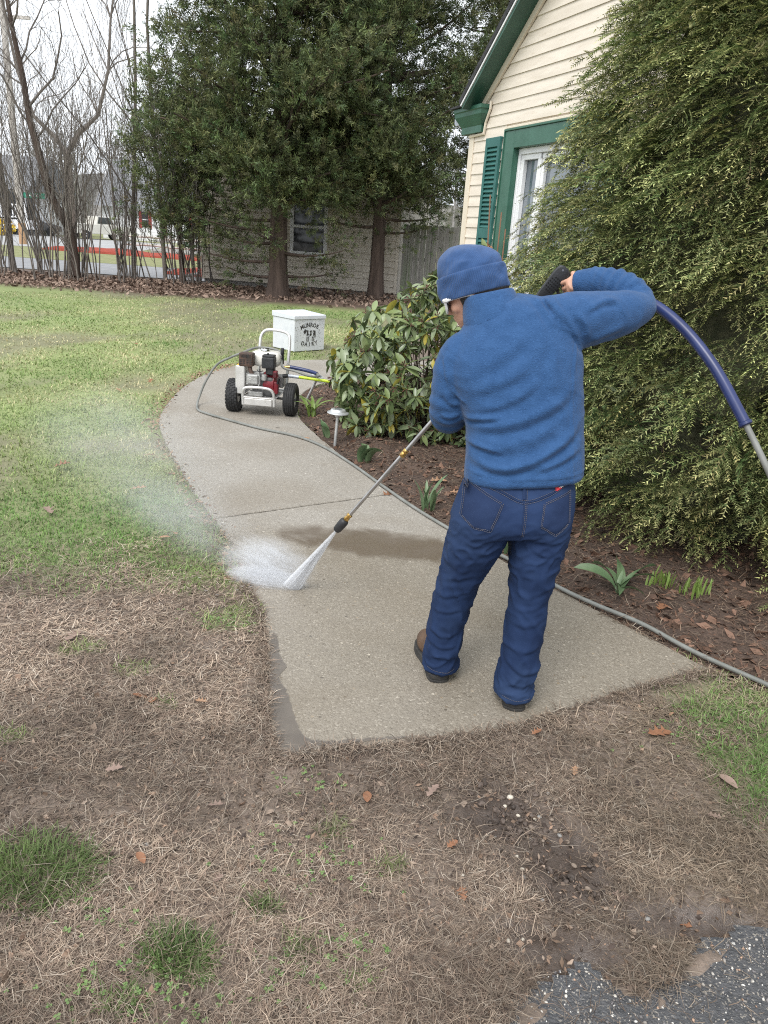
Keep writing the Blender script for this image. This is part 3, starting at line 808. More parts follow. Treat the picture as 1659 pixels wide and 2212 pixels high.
# ------------------------------------------------------------------ vegetation tools
def batch_tubes(P, r, sides=4):
    """many polylines at once: P (n, K, 3), r (n, K)"""
    P = np.asarray(P, float); r = np.asarray(r, float); n, K, _ = P.shape
    T = np.gradient(P, axis=1); T /= np.linalg.norm(T, axis=2, keepdims=True) + 1e-9
    ref = np.where(np.abs(T[:, :1, 2:3]) > .8, np.array([1., .13, 0]), np.array([.1, .05, 1.]))
    N = np.cross(T, np.broadcast_to(ref, T.shape)); N /= np.linalg.norm(N, axis=2, keepdims=True) + 1e-9
    B = np.cross(T, N); a = np.arange(sides) * 2 * math.pi / sides
    V = P[:, :, None] + r[:, :, None, None] * (np.cos(a)[:, None] * N[:, :, None] + np.sin(a)[:, None] * B[:, :, None])
    base = (np.arange(n) * K * sides)[:, None, None] + (np.arange(K - 1) * sides)[None, :, None]
    j = np.arange(sides)[None, None]; k = (j + 1) % sides
    F = np.stack([base + j, base + k, base + sides + k, base + sides + j], -1).reshape(-1, 4)
    return V.reshape(-1, 3), F
def merge(parts):
    V = []; F = {}; n = 0; C = []
    for p in parts:
        V.append(p[0]); f = p[1]
        for ff in (f if isinstance(f, list) else [f]): F.setdefault(ff.shape[1], []).append(ff + n)
        if len(p) > 2: C.append(p[2])
        n += len(p[0])
    return np.vstack(V), [np.vstack(v) for v in F.values()], (np.vstack(C) if C else None)
def basis(D, rs):
    """rotation matrices whose x axis is D, rolled at random"""
    D = D / (np.linalg.norm(D, axis=1, keepdims=True) + 1e-9); q = rs.randn(*D.shape)
    Yv = np.cross(D, q); Yv /= np.linalg.norm(Yv, axis=1, keepdims=True) + 1e-9
    return np.stack([D, Yv, np.cross(D, Yv)], -1)
def basis_up(D, rs, jit=.25):
    D = D / (np.linalg.norm(D, axis=1, keepdims=True) + 1e-9); q = np.array([0, 0, 1.]) + jit * rs.randn(*D.shape)
    Yv = np.cross(q, D); Yv /= np.linalg.norm(Yv, axis=1, keepdims=True) + 1e-9
    return np.stack([D, Yv, np.cross(D, Yv)], -1)
def scatter(templates, pos, R, sc, tint, rs):
    """copies of small leaf templates (V, F tris, colour) merged into one mesh"""
    out = []; pick = rs.randint(0, len(templates), len(pos))
    for k, (tv, tf, tcn) in enumerate(templates):
        i = np.where(pick == k)[0]
        if not len(i): continue
        V = np.einsum('nij,vj->nvi', R[i], tv) * sc[i][:, None, None] + pos[i][:, None]
        F = (tf[None] + (np.arange(len(i)) * len(tv))[:, None, None]).reshape(-1, tf.shape[1])
        Cn = (tcn[None] * tint[i][:, None]).reshape(-1, 3)
        out.append((V.reshape(-1, 3), F, Cn))
    return merge(out)

mat_bark = M('grey_bark', (.13, .11, .095), (.22, .195, .17), 14, rough=.9, bump=.6, bscale=30, stretch=(1, 1, .25), bdist=.02)
mat_bark2 = M('brown_bark', (.060, .042, .034), (.115, .082, .066), 12, rough=.95, bump=.8, bscale=24, stretch=(1, 1, .12), bdist=.03)
mat_twig = M('twig_bark', (.125, .108, .095), (.19, .165, .148), 3, rough=.9)
mat_leafv = M('foliage', (.85, .85, .85), (1.15, 1.15, 1.1), 3, rough=.6, attr=True, transl=.18, spec=.3)
mat_needle = M('needles', (.85, .85, .85), (1.12, 1.12, 1.1), 5, rough=.55, attr=True, transl=.22, spec=.35)

# ------------------------------------------------------------------ bare trees
def grow(rs, base, d, length, r, level, maxl, out, wig=.16, upb=.1, kids=(5, 9), spread=.75, K=6):
    P = [np.array(base, float)]; d = nrm(d); st = length / (K - 1)
    for i in range(K - 1):
        d = nrm(d + rs.randn(3) * wig + np.array([0, 0, upb])); P.append(P[-1] + d * st)
    P = np.array(P); R_ = np.linspace(r, r * (.45 if level < maxl else .25), K); out.setdefault(level, []).append((P, R_))
    if level < maxl:
        for _ in range(rs.randint(*kids)):
            t = rs.uniform(.25, 1); i = min(int(t * (K - 1)), K - 2); f = t * (K - 1) - i
            p = P[i] * (1 - f) + P[i + 1] * f; td = nrm(P[i + 1] - P[i]); q = nrm(np.cross(td, rs.randn(3)))
            nd = td * (1 - spread * rs.uniform(.4, 1)) + q * spread * rs.uniform(.6, 1.1) + np.array([0, 0, .25])
            grow(rs, p, nd, length * rs.uniform(.35, .62), max(R_[i] * rs.uniform(.28, .5), .003), level + 1, maxl, out, wig * 1.25, upb, kids, spread, K)
    return out
def tree_obj(name, label, out, mat_t, base, group=None, sides=(8, 5, 3, 3), cat='tree'):
    t = thing(name, label, cat, tuple(base), group=group)
    lv = sorted(out); o = np.array(base)
    P = np.array([p for p, r in out[lv[0]]]); R_ = np.array([r for p, r in out[lv[0]]])
    V, F = batch_tubes(P, R_, sides[0])
    a = mk('trunk' if len(out[lv[0]]) == 1 else 'stems', V - o, F, mat_t, t, smooth=True)
    if len(out[lv[0]]) > 1: a['kind'] = 'stuff'
    parts = []
    for l in lv[1:]:
        P = np.array([p for p, r in out[l]]); R_ = np.array([r for p, r in out[l]]); parts.append(batch_tubes(P, np.maximum(R_, .0026), sides[min(l, 3)]))
    if parts:
        V, F, _ = merge(parts); b = mk('branches', V - o, F, mat_twig, t, smooth=True); b['kind'] = 'stuff'
    return t
rs = np.random.RandomState(12)
# the leaning tree on the left
out = {}
P = spline([(-7.71, 19, -.05), (-7.80, 19, 1.10), (-8.17, 19, 1.84), (-8.40, 19, 2.82), (-8.53, 19, 3.45), (-8.61, 19, 4.32), (-8.70, 18.9, 5.2), (-8.75, 18.8, 6.4), (-8.7, 18.8, 7.6)], 4)
out[0] = [(P, np.linspace(.115, .03, len(P)))]
for t, side, ln, rr_ in ((.42, 1, 2.0, .024), (.48, -1, 1.8, .026), (.54, 1, 2.2, .032), (.60, -1, 1.6, .02), (.66, 1, 1.9, .024), (.72, -1, 2.0, .024), (.78, 1, 2.0, .024), (.85, -1, 1.7, .02), (.92, 1, 1.5, .02)):
    i = int(t * (len(P) - 1)); grow(rs, P[i], (side * rs.uniform(.5, .9), rs.uniform(-.5, .3), rs.uniform(.5, 1.0)), ln, rr_, 1, 3, out, wig=.26, kids=(4, 7), upb=.14)
tree_obj('bare_tree', 'largest bare tree of the thicket, its brown trunk leaning left from the lawn edge', out, mat_bark2, (-7.71, 19, 0))
# pale forked tree on the far side of the street
out = {}
P = spline([(-13.91, 34, 0), (-13.85, 34, 1.6), (-13.84, 34, 3.8)], 4); out[0] = [(P, np.linspace(.22, .16, len(P)))]
for q in ([(-13.84, 34, 3.7), (-14.3, 34, 4.3), (-15.1, 34, 5.0), (-15.6, 34, 6.6), (-15.9, 34, 8.5), (-16, 34, 10.5)], [(-13.84, 34, 3.7), (-13.4, 34, 4.4), (-12.5, 34, 5.2), (-12.0, 34, 6.8), (-11.8, 34, 8.6), (-11.4, 34, 10.5)]):
    Q = np.array(q, float); out.setdefault(1, []).append((Q, np.linspace(.11, .03, 6)))
    for i in range(2, 6):
        for _ in range(3): grow(rs, Q[i], (rs.uniform(-1, 1), rs.uniform(-.5, .5), rs.uniform(.4, 1)), 2.4, .03, 2, 3, out, wig=.26, kids=(5, 8))
tree_obj('bare_tree', 'pale grey forked tree across the street behind the thicket', out, mat_bark, (-13.91, 34, 0))
# saplings along the edge of the lawn
spots = []
for i in range(40):
    t = rs.uniform(0, 1) if i > 14 else (i + .5) / 15
    spots.append((-10.4 + 5.75 * t + rs.uniform(-.15, .15), 18.1 + 1.6 * t + rs.uniform(-.5, .9)))
for i, (x, y) in enumerate(spots):
    out = {}
    for k in range(rs.randint(2, 6)):
        h = rs.uniform(2.0, 5.0); lean = rs.randn(3) * np.array([.14, .10, 0]) + np.array([-.05, 0, 1])
        K = 6; b = np.array([x + rs.randn() * .10, y + rs.randn() * .10, -.03]); grow(rs, b, lean, h * .85, rs.uniform(.009, .024), 0, 2, out, wig=.085, upb=.12, kids=(3, 7), spread=.6)
    tree_obj('bare_sapling', 'slender bare many-stemmed sapling in the thicket along the far lawn edge', out, mat_twig if i % 3 else mat_bark, (x, y, 0), group='bare saplings of the thicket', sides=(5, 3, 3, 3), cat='sapling')
# two thin bare trees standing taller behind the thicket
for (x, y, h, lab) in ((-6.75, 20.2, 7.5, 'tall slim bare tree rising out of the thicket left of the cedars'), (-5.75, 19.6, 7.0, 'tall slim bare tree nearest the cedars in the thicket'), (-9.6, 19.8, 7.5, 'tall slim bare tree at the left end of the thicket')):
    out = {}; grow(rs, (x, y, -.05), (rs.uniform(-.05, .08), 0, 1), h, .055, 0, 3, out, wig=.06, upb=.12, kids=(5, 8), spread=.6)
    tree_obj('bare_tree', lab, out, mat_bark, (x, y, 0))

# ------------------------------------------------------------------ red cedars in front of the outbuilding
def cedar_templates(rs, n=8, leaves=34):
    T = []
    for _ in range(n):
        V = []; F = []; Cc = []
        for k in range(leaves):
            t = rs.uniform(0, 1); p = np.array([t * .9, rs.randn() * .17 * (1.1 - t * .6), rs.randn() * .17 * (1.1 - t * .6)])
            d = nrm(np.array([rs.uniform(.5, 1.2), rs.randn() * .65, rs.randn() * .65])); w = nrm(np.cross(d, rs.randn(3))) * rs.uniform(.022, .040); L_ = rs.uniform(.18, .40)
            i = len(V); V += [p - w * 1.35, p + w * 1.35, p + d * L_]; F.append((i, i + 1, i + 2))
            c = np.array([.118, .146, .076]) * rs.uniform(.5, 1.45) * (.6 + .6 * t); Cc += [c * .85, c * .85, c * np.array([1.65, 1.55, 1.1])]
        T.append((np.array(V), np.array(F), np.array(Cc)))
    return T
CT = cedar_templates(np.random.RandomState(3))
def cedar(name, label, base, h, trunk_r, crown_z, rad_fn, nlimb, ntuft, seed, low=(), lean=(0, 0)):
    rs = np.random.RandomState(seed); base = np.array([*base, 0.]); t = thing(name, label, 'tree', tuple(base))
    P = spline([(0, 0, -.1), (lean[0] * .2, lean[1] * .2, h * .2), (lean[0] * .5, lean[1] * .5, h * .5), (lean[0], lean[1], h)], 5)
    R_ = np.interp(P[:, 2], [0, .4, h * .3, h], [trunk_r * 1.45, trunk_r, trunk_r * .75, .03])
    mb = MB(); a = np.arange(14) * 2 * math.pi / 14; V = []; 
    for p, r in zip(P, R_): V.append(p + (r * (1 + .12 * np.sin(a * 5 + 1)))[:, None] * np.stack([np.cos(a), np.sin(a), 0 * a], 1))
    V = np.array(V); n = 14; k = len(P)
    F = np.array([(i * n + j, i * n + (j + 1) % n, (i + 1) * n + (j + 1) % n, (i + 1) * n + j) for i in range(k - 1) for j in range(n)])
    mk('trunk', V.reshape(-1, 3), F, mat_bark2, t, smooth=True)
    limbs = []; pos = []; dr = []; sz = []
    for i in range(nlimb):
        z = crown_z[0] + (crown_z[1] - crown_z[0]) * ((i + rs.uniform(0, 1)) / nlimb); az = rs.uniform(0, 2 * math.pi)
        R0 = rad_fn(z, az) * rs.uniform(.78, 1.08); d = np.array([math.cos(az), math.sin(az), rs.uniform(-.05, .35)])
        c = np.array([np.interp(z, P[:, 2], P[:, 0]), np.interp(z, P[:, 2], P[:, 1]), z]); Q = [c]
        for s in range(5): Q.append(Q[-1] + nrm(d) * R0 / 5); d = d + np.array([rs.randn() * .12, rs.randn() * .12, .06 + rs.randn() * .06])
        Q = np.array(Q); limbs.append((Q, np.linspace(.05, .012, 6) * (1.3 - .5 * z / h)))
        # clumps of sprays along the outer part of the limb
        for cl in range(7):
            tt = rs.uniform(.35, 1.05); q = Q[0] + (Q[-1] - Q[0]) * tt + rs.randn(3) * np.array([.16, .16, .12]) * (1 + R0 * .22)
            cs = rs.uniform(.17, .34); m_ = ntuft
            off = rs.randn(m_, 3) * cs * np.array([1, 1, .75]); pos.append(q + off)
            dr.append(off / cs * .8 + np.array([d[0] * .5, d[1] * .5, .75])); sz.append(rs.uniform(.15, .30, m_))
    for (az, z, ln) in low:
        Q = [np.array([0, 0, z])]; d = np.array([math.cos(az), math.sin(az), -.12])
        for s in range(5): Q.append(Q[-1] + nrm(d) * ln / 5); d[2] += .10
        Q = np.array(Q); limbs.append((Q, np.linspace(.045, .01, 6)))
        for cl in range(6):
            q = Q[0] + (Q[-1] - Q[0]) * rs.uniform(.45, 1.05) + rs.randn(3) * .13; m_ = max(6, ntuft // 2)
            off = rs.randn(m_, 3) * .19; pos.append(q + off); dr.append(off * 3 + np.array([d[0] * .6, d[1] * .6, .3])); sz.append(rs.uniform(.14, .26, m_))
    V, F = batch_tubes(np.array([l[0] for l in limbs]), np.array([l[1] for l in limbs]), 5)
    o = mk('limbs', V, F, mat_bark2, t, smooth=True); o['kind'] = 'stuff'
    pos = np.vstack(pos); dr = np.vstack(dr); sz = np.concatenate(sz)
    tint = (rs.uniform(.75, 1.25, (len(pos), 1)) * np.array([[1, 1, 1]]) + rs.randn(len(pos), 3) * np.array([.10, .06, .05])).clip(.3, 2)
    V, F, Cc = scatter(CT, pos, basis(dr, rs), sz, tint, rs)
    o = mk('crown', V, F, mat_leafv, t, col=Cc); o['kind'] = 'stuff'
    return t
def rf1(z, az): return np.interp(z, [1.5, 2.3, 3.2, 4.5, 6.5, 9], [.9, 1.9, 2.7, 2.9, 2.5, .8])
def rf2(z, az): return np.interp(z, [1.6, 2.4, 3.4, 4.8, 6.5, 9], [.8, 1.6, 2.3, 2.5, 2.3, .8])
cedar('cedar_tree', 'big dark cedar standing left of the outbuilding window', (-2.85, 18.6), 9.5, .21, (1.95, 7.4), rf1, 98, 17, 31, low=((2.9, 1.2, 1.7), (3.3, .8, 1.8), (2.6, 1.7, 2.0), (.2, .5, 1.3), (6.0, 1.0, 1.6), (3.6, 1.5, 1.9), (4.4, 1.3, 1.0), (2.7, .45, 1.5)))
cedar('cedar_tree', 'slimmer dark cedar by the board fence right of the outbuilding window', (-.60, 19.7), 9.0, .17, (2.1, 7.4), rf2, 82, 17, 32, low=((.1, 1.9, 1.4), (6.1, 1.6, 1.0), (3.1, 1.7, 1.3)))
def rf3(z, az): return np.interp(z, [1.2, 2.5, 5, 8], [1.0, 1.7, 2.0, .8])
cedar('cedar_tree', 'dark cedar behind the house eave at the right end of the row', (2.6, 21.5), 9.0, .16, (1.5, 7.6), rf3, 50, 12, 33)
def rf4(z, az): return np.interp(z, [.8, 1.8, 3.0, 4.2], [.35, .9, .9, .3])
cedar('young_cedar', 'small young cedar leaning out at the outbuilding left corner', (-5.25, 19.2), 4.3, .05, (1.3, 4.1), rf4, 24, 11, 34)

# ------------------------------------------------------------------ yew at the house wall
def yew_templates(rs, n=10):
    T = []
    for _ in range(n):
        V = []; F = []; Cc = []
        K = 9; P = [np.zeros(3)]; d = np.array([1., 0, .30])
        for i in range(K - 1): d = nrm(d + np.array([0, rs.randn() * .05, -.175 + rs.randn() * .04])); P.append(P[-1] + d / (K - 1))
        P = np.array(P)
        def stemq(A, B, w, c):
            i = len(V); s = nrm(np.cross(B - A, (0, .1, 1.))) * w
            V.extend([A - s, A + s, B]); F.append((i, i + 1, i + 2)); Cc.extend([c] * 3)
        def needles(Q, t0, cnt, ln, tipb):
            for k in range(cnt):
                t = (k + .5) / cnt; f = t * (len(Q) - 1); i = min(int(f), len(Q) - 2); p = Q[i] + (Q[i + 1] - Q[i]) * (f - i); td = nrm(Q[i + 1] - Q[i])
                sd = nrm(np.cross(td, (0, 0, 1.))) * (1 if k % 2 else -1)
                dd = nrm(td * .75 + sd * .9 + np.array([0, 0, rs.uniform(-.15, .35)])); L_ = ln * rs.uniform(.7, 1.1) * (1 - .35 * t)
                w = nrm(np.cross(dd, (0, rs.randn() * .4, 1.))) * .0085; j = len(V)
                V.extend([p - w, p + w, p + dd * L_]); F.append((j, j + 1, j + 2))
                b = tipb * t ** 1.7; c = np.array([.078, .128, .044]) * (1 - b) + np.array([.66, .66, .29]) * b; c = c * rs.uniform(.75, 1.25)
                Cc.extend([c * .8, c * .8, c * 1.1])
        brown = np.array([.14, .15, .055])
        for i in range(K - 1): stemq(P[i], P[i + 1], .008 * (1 - i / K) + .003, brown)
        needles(P, 0, 34, .074, .85)
        for k in range(8):
            f = (.12 + .80 * k / 8) * (K - 1); i = int(f); p = P[i] + (P[i + 1] - P[i]) * (f - i); td = nrm(P[i + 1] - P[i]); sd = nrm(np.cross(td, (0, 0, 1.))) * (1 if k % 2 else -1)
            L_ = .36 * (1 - .55 * k / 8) * rs.uniform(.7, 1.15); Q = [p]; dd = nrm(td * .7 + sd * .8 + np.array([0, 0, .10]))
            for s in range(4): Q.append(Q[-1] + dd * L_ / 4); dd = nrm(dd + np.array([0, 0, -.16]) + td * .08)
            Q = np.array(Q); stemq(Q[0], Q[-1], .005, brown); needles(Q, 0, 12, .064, .8)
        T.append((np.array(V), np.array(F), np.array(Cc)))
    return T
YT = yew_templates(np.random.RandomState(5))
rs = np.random.RandomState(77)
YC = np.array([1.80, 4.76, 0]); YA, YB = 1.62, .82
yew = thing('yew_bush', 'huge feathery yew bush against the house wall right of the person', 'bush', (YC[0], YC[1], 0))
def yprof(z): return np.interp(z, [.08, .3, .6, 1.0, 1.4, 1.9, 2.4, 2.9, 3.3, 3.6], [.66, .84, .95, 1.0, .96, .80, .60, .40, .22, .08])
def ypoint(n, lo, hi, zlo=.16, zhi=3.5):
    z = zlo + (zhi - zlo) * rs.uniform(0, 1, n) ** .92; th = rs.uniform(0, 2 * math.pi, n)
    lump = 1 + .13 * (fbm(th * 1.6, z * 1.5, 1.4, 61) - .5) * 2 + .10 * np.sin(th * 5 + z * 4)
    rr_ = yprof(z) * rs.uniform(lo, hi, n) * lump
    p = YC + EX * (YA * rr_ * np.cos(th))[:, None] + EN * (YB * rr_ * np.sin(th))[:, None] + EZ * z[:, None]
    nn = EX * (np.cos(th) / YA)[:, None] + EN * (np.sin(th) / YB)[:, None]; nn /= np.linalg.norm(nn, axis=1)[:, None]
    return p, nn, z
NS = 6300
p, nn, z = ypoint(NS, .62, .90)
# only the side that can be seen needs its full share of sprays
gap = np.array([mnoise.noise(Vector(q) * 3.1) for q in p])
keep = ((nn @ EN > -.35) | (rs.uniform(0, 1, NS) < .12)) & (gap > -.32 - .2 * rs.uniform(0, 1, NS))
p, nn, z = p[keep], nn[keep], z[keep]
d = nn + rs.randn(len(p), 3) * np.array([.38, .38, .20]) + np.array([0, 0, .05]) + np.outer(np.clip((z - 2.3), 0, 1) * .6, [0, 0, 1]) - EX * .12
R_ = basis_up(d, rs, .35); sc = rs.uniform(.26, .54, len(p))
bright = np.clip(rs.normal(1.0, .30, len(p)), .45, 1.7)[:, None]
tint = np.array([[1., 1., 1.]]) * bright + rs.randn(len(p), 3) * np.array([.06, .04, .04])
V, F, Cc = scatter(YT, p, R_, sc, tint.clip(.2, 2), rs)
ob = mk('foliage', V - np.array([YC[0], YC[1], 0]), F, mat_needle, yew, col=Cc); ob['kind'] = 'stuff'
# branches inside and a solid twig core, coloured dark for the shade inside
out = {}
for i in range(26):
    az = rs.uniform(0, 2 * math.pi); e = EX * math.cos(az) * YA * .75 + EN * math.sin(az) * YB * .7
    grow(rs, (YC[0] + e[0] * .15, YC[1] + e[1] * .15, .0), (e[0], e[1], rs.uniform(.6, 2.2)), rs.uniform(.7, 1.25), .03, 0, 1, out, wig=.14, kids=(3, 6))
parts = [batch_tubes(np.array([q for q, r in out[l]]), np.array([r for q, r in out[l]]), 4) for l in out]
V, F, _ = merge(parts); ob = mk('branches', V - np.array([YC[0], YC[1], 0]), F, mat_bark2, yew); ob['kind'] = 'stuff'
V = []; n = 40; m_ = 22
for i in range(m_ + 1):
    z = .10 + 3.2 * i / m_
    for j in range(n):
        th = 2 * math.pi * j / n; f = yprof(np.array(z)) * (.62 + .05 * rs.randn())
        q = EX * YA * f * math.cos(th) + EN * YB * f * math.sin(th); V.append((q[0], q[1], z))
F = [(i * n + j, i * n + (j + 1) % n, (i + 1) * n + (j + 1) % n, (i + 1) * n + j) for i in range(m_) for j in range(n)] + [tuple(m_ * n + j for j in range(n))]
mat_heart = M('twig_core_shade', (.038, .044, .020), (.075, .075, .04), 22, rough=.95, bump=1, bscale=40, bdist=.05)  # opaque filler inside the sprays, the bush's inner shade painted as its colour
mk('shaded_twig_core', V, F, mat_heart, yew)

# ------------------------------------------------------------------ rhododendron
mat_rl = [M('rhododendron_leaf', (.175, .230, .090), (.235, .295, .13), 8, rough=.34, spec=.6, transl=.08, bump=.1, bscale=60),
          M('rhododendron_leaf_pale', (.20, .255, .135), (.26, .31, .185), 8, rough=.36, spec=.6, transl=.08),
          M('rhododendron_leaf_yellow', (.40, .33, .045), (.30, .28, .06), 9, rough=.4, transl=.1),
          M('rhododendron_leaf_deep', (.085, .125, .05), (.12, .165, .07), 8, rough=.34, spec=.6, transl=.06)]
mat_seed = M('seed_head', (.075, .028, .022), (.14, .055, .04), 30, rough=.8)
mat_bud = M('leaf_bud', (.48, .42, .10), (.36, .38, .10), 30, rough=.5)
def leaf_shape(w=.15, droop=.25, fold=.35, k=6):
    V = []; F = []
    for i in range(k + 1):
        t = i / k; ww = w * math.sin(math.pi * min(1, t * .97 + .03)) ** .75; z = -droop * t * t
        V += [(t, -ww, z + ww * fold), (t, 0, z), (t, ww, z + ww * fold)]
    for i in range(k):
        a = 3 * i; F += [(a, a + 1, a + 4, a + 3), (a + 1, a + 2, a + 5, a + 4)]
    return np.array(V), np.array(F)
RL = [leaf_shape(.195, .18, .26), leaf_shape(.21, .30, .20), leaf_shape(.185, .42, .30), leaf_shape(.20, .05, .34)]
RC = np.array([.32, 6.42, 0]); rs = np.random.RandomState(21)
rho = thing('rhododendron', 'broad-leaved rhododendron with dark seed heads beside the path', 'bush', (RC[0], RC[1], 0))
wh = []
def rprof(z): return np.interp(z, [.06, .35, .7, 1.05, 1.35, 1.6], [.80, .96, 1.0, .90, .68, .25])
tries = 0
while len(wh) < 440 and tries < 26000:
    tries += 1; z = rs.uniform(.07, 1.58); th = rs.uniform(0, 2 * math.pi); f = rprof(z) * rs.uniform(.0, 1) ** .35 * 1.02
    q = np.array([.84 * f * math.cos(th), .66 * f * math.sin(th), z + .08 * math.sin(th * 3)])
    zm = np.interp(q[0], [-.86, -.45, 0, .4, .7], [.74, 1.06, 1.32, 1.56, 1.6])
    if q[2] > zm: continue
    if any(np.linalg.norm(q - w[0]) < .056 for w in wh): continue
    wh.append((q, nrm(np.array([math.cos(th), math.sin(th) * 1.2, .35 + .9 * max(0, z - .7)]) + rs.randn(3) * .25)))
wh.append((np.array([-.80, -.10, .66]), nrm((-.4, -.3, .8))))
for _ in range(90):
    z = rs.uniform(.06, .62); th = rs.uniform(2.9, 6.0); f = rprof(z) * rs.uniform(.82, 1.05); q = np.array([.86 * f * math.cos(th), .68 * f * math.sin(th), z])
    if min(np.linalg.norm(q - w[0]) for w in wh) > .062: wh.append((q, nrm(np.array([math.cos(th), math.sin(th) * 1.2, .25]) + rs.randn(3) * .2)))
lv = []
for q, ax in wh:
    n = rs.randint(6, 10); e1 = nrm(np.cross(ax, (0.1, .2, 1.))); e2 = np.cross(ax, e1); ph = rs.uniform(0, 6.28); ln0 = rs.uniform(.085, .140)
    for k in range(n):
        a = ph + 2 * math.pi * k / n + rs.randn() * .18; el = rs.uniform(-.35, .45)
        d = nrm(e1 * math.cos(a) + e2 * math.sin(a) + ax * el + np.array([0, 0, -.16])); ln = ln0 * rs.uniform(.75, 1.1)
        u = rs.uniform(); mi = 2 if (u < .07 or (u < .16 and d[2] < -.5)) else (1 if u < .38 else (3 if u < .62 else 0))
        lv.append((q, d, ln, rs.randint(0, 4), mi, (-q[1]) + .6 * q[2] + .2 * rs.randn()))
lv.sort(key=lambda t: -t[5])
def leaf_mat(d, roll):
    d = nrm(d); y = nrm(np.cross((0, 0, 1.), d) + 1e-6); z = np.cross(d, y)
    y2 = y * math.cos(roll) + z * math.sin(roll); return np.stack([d, y2, np.cross(d, y2)], 1)
cache = {}
restV = {}; 
for i, (q, d, ln, si, mi, _) in enumerate(lv):
    Rm = leaf_mat(d, rs.randn() * .35)
    if i < 290:
        if (si, mi) not in cache:
            o = mk('leaf', RL[si][0], RL[si][1], mat_rl[mi], rho, smooth=True); cache[(si, mi)] = o.data
        else:
            o = bpy.data.objects.new('leaf', cache[(si, mi)]); COL.objects.link(o); o.parent = rho
        o.location = Vector(q); o.rotation_euler = Matrix([list(r) for r in Rm]).to_euler(); o.scale = (ln, ln, ln)
    else: restV.setdefault(mi, []).append((RL[si][0] @ Rm.T * ln + q, RL[si][1]))
for mi, ps in restV.items():
    V, F, _ = merge(ps); o = mk('leaves', V, F, mat_rl[mi], rho, smooth=True); o['kind'] = 'stuff'
# stems, buds and brown seed heads
Ps = []; Rr = []
for q, ax in wh[::5]:
    b = np.array([q[0] * .12, q[1] * .12, .0]); m1 = b * .4 + q * .6 + np.array([0, 0, -.12]) + rs.randn(3) * .03
    S = spline([b, m1, q - ax * .03, q + ax * .01], 2); Ps.append(S[:7]); Rr.append(np.linspace(.007, .0025, 7))
V, F = batch_tubes(np.array(Ps), np.array(Rr), 4); o = mk('stems', V, F, mat_bark2, rho); o['kind'] = 'stuff'
bu = MB(); se = MB()
for i, (q, ax) in enumerate(wh):
    if i % 3 == 0:
        for k in range(9):
            a = nrm(ax + rs.randn(3) * .7); se.tube([q, q + a * .025, q + a * rs.uniform(.035, .055)], [.001, .0012, .0045], 4)
    else: bu.tube([q, q + ax * .012, q + ax * .028], [.003, .0058, .001], 5)
o = bu.build('buds', mat_bud, rho, fixn=False); o['kind'] = 'stuff'; o = se.build('seed_heads', mat_seed, rho, fixn=False); o['kind'] = 'stuff'

# ------------------------------------------------------------------ dried hydrangea behind it
mat_dryf = M('dried_flower', (.26, .135, .07), (.36, .20, .11), 30, rough=.9)
mat_cane = M('cane', (.22, .12, .07), (.28, .16, .10), 8, rough=.8)
hy = thing('hydrangea', 'leafless hydrangea canes with dried brown flower heads above the rhododendron', 'shrub', (1.0, 8.1, 0))
rs = np.random.RandomState(9)
heads = [(.62, 8.0, 1.30, .07), (.72, 8.1, 1.44, .055), (.84, 8.1, 1.50, .055), (.55, 8.0, 1.20, .06), (.70, 8.0, 1.25, .055), (.78, 8.05, 1.20, .05)]
for (x, y, z, r) in heads:
    MB().tube(spline([(1.0 + rs.randn() * .05, 8.1, 0), (.9 + rs.randn() * .1, 8.1, z * .5), (x, y, z)], 4), .006, 5).build('cane', mat_cane, hy, world=True)
    V = []; F = []
    for k in range(70):
        c = np.array([x, y, z]) + nrm(rs.randn(3)) * r * rs.uniform(.65, 1.0); e1 = nrm(rs.randn(3)) * .016; e2 = nrm(np.cross(e1, rs.randn(3))) * .014; i = len(V)
        V += [c - e1, c - e2, c + e1, c + e2]; F.append((i, i + 1, i + 2, i + 3))
    mk('flower_head', V, np.array(F), mat_dryf, hy, world=True)
for (x, z) in ((.86, 2.0), (.93, 1.85), (.98, 1.7)):
    MB().tube(spline([(1.0, 8.12, 0), (x + .02, 8.1, z * .5), (x + rs.randn() * .02, 8.1, z)], 4), .007, 5).build('cane', mat_cane, hy, world=True)
# ------------------------------------------------------------------ grass, thatch and litter (too many to count: stuff)
mat_grass = M('grass_blades', (.85, .85, .85), (1.15, 1.15, 1.1), 6, rough=.55, attr=True, transl=.25, spec=.3)
mat_straw = M('dead_straw', (.85, .85, .85), (1.15, 1.12, 1.1), 30, rough=.75, attr=True, transl=.1, spec=.25)
def polar(n, d0, d1, a0, a1, rs):
    d = d0 * (d1 / d0) ** rs.uniform(0, 1, n); a = np.radians(rs.uniform(a0, a1, n)); return d * np.sin(a), d * np.cos(a), d
def surf_z(x, y): return ground_z(x, y)
def ribbons(base, d0, d1, ln, w, lift, col, tipcol):
    """bent blades: base + two segments; d0/d1 unit directions of the segments"""
    n = len(base); m1 = base + d0 * (ln * .5)[:, None]; tip = m1 + d1 * (ln * .5)[:, None]
    s = np.cross(d0, np.array([0, 0, 1.]) + 1e-3); s /= np.linalg.norm(s, axis=1, keepdims=True) + 1e-9; s = s * w[:, None]
    V = np.stack([base - s, base + s, m1 - s * .8, m1 + s * .8, tip], 1).reshape(-1, 3)
    b = (np.arange(n) * 5)[:, None]
    F3 = np.vstack([b + np.array([[0, 1, 3]]), b + np.array([[0, 3, 2]]), b + np.array([[2, 3, 4]])])
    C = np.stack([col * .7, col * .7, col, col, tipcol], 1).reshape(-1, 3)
    return V, F3, C
rs = np.random.RandomState(101)
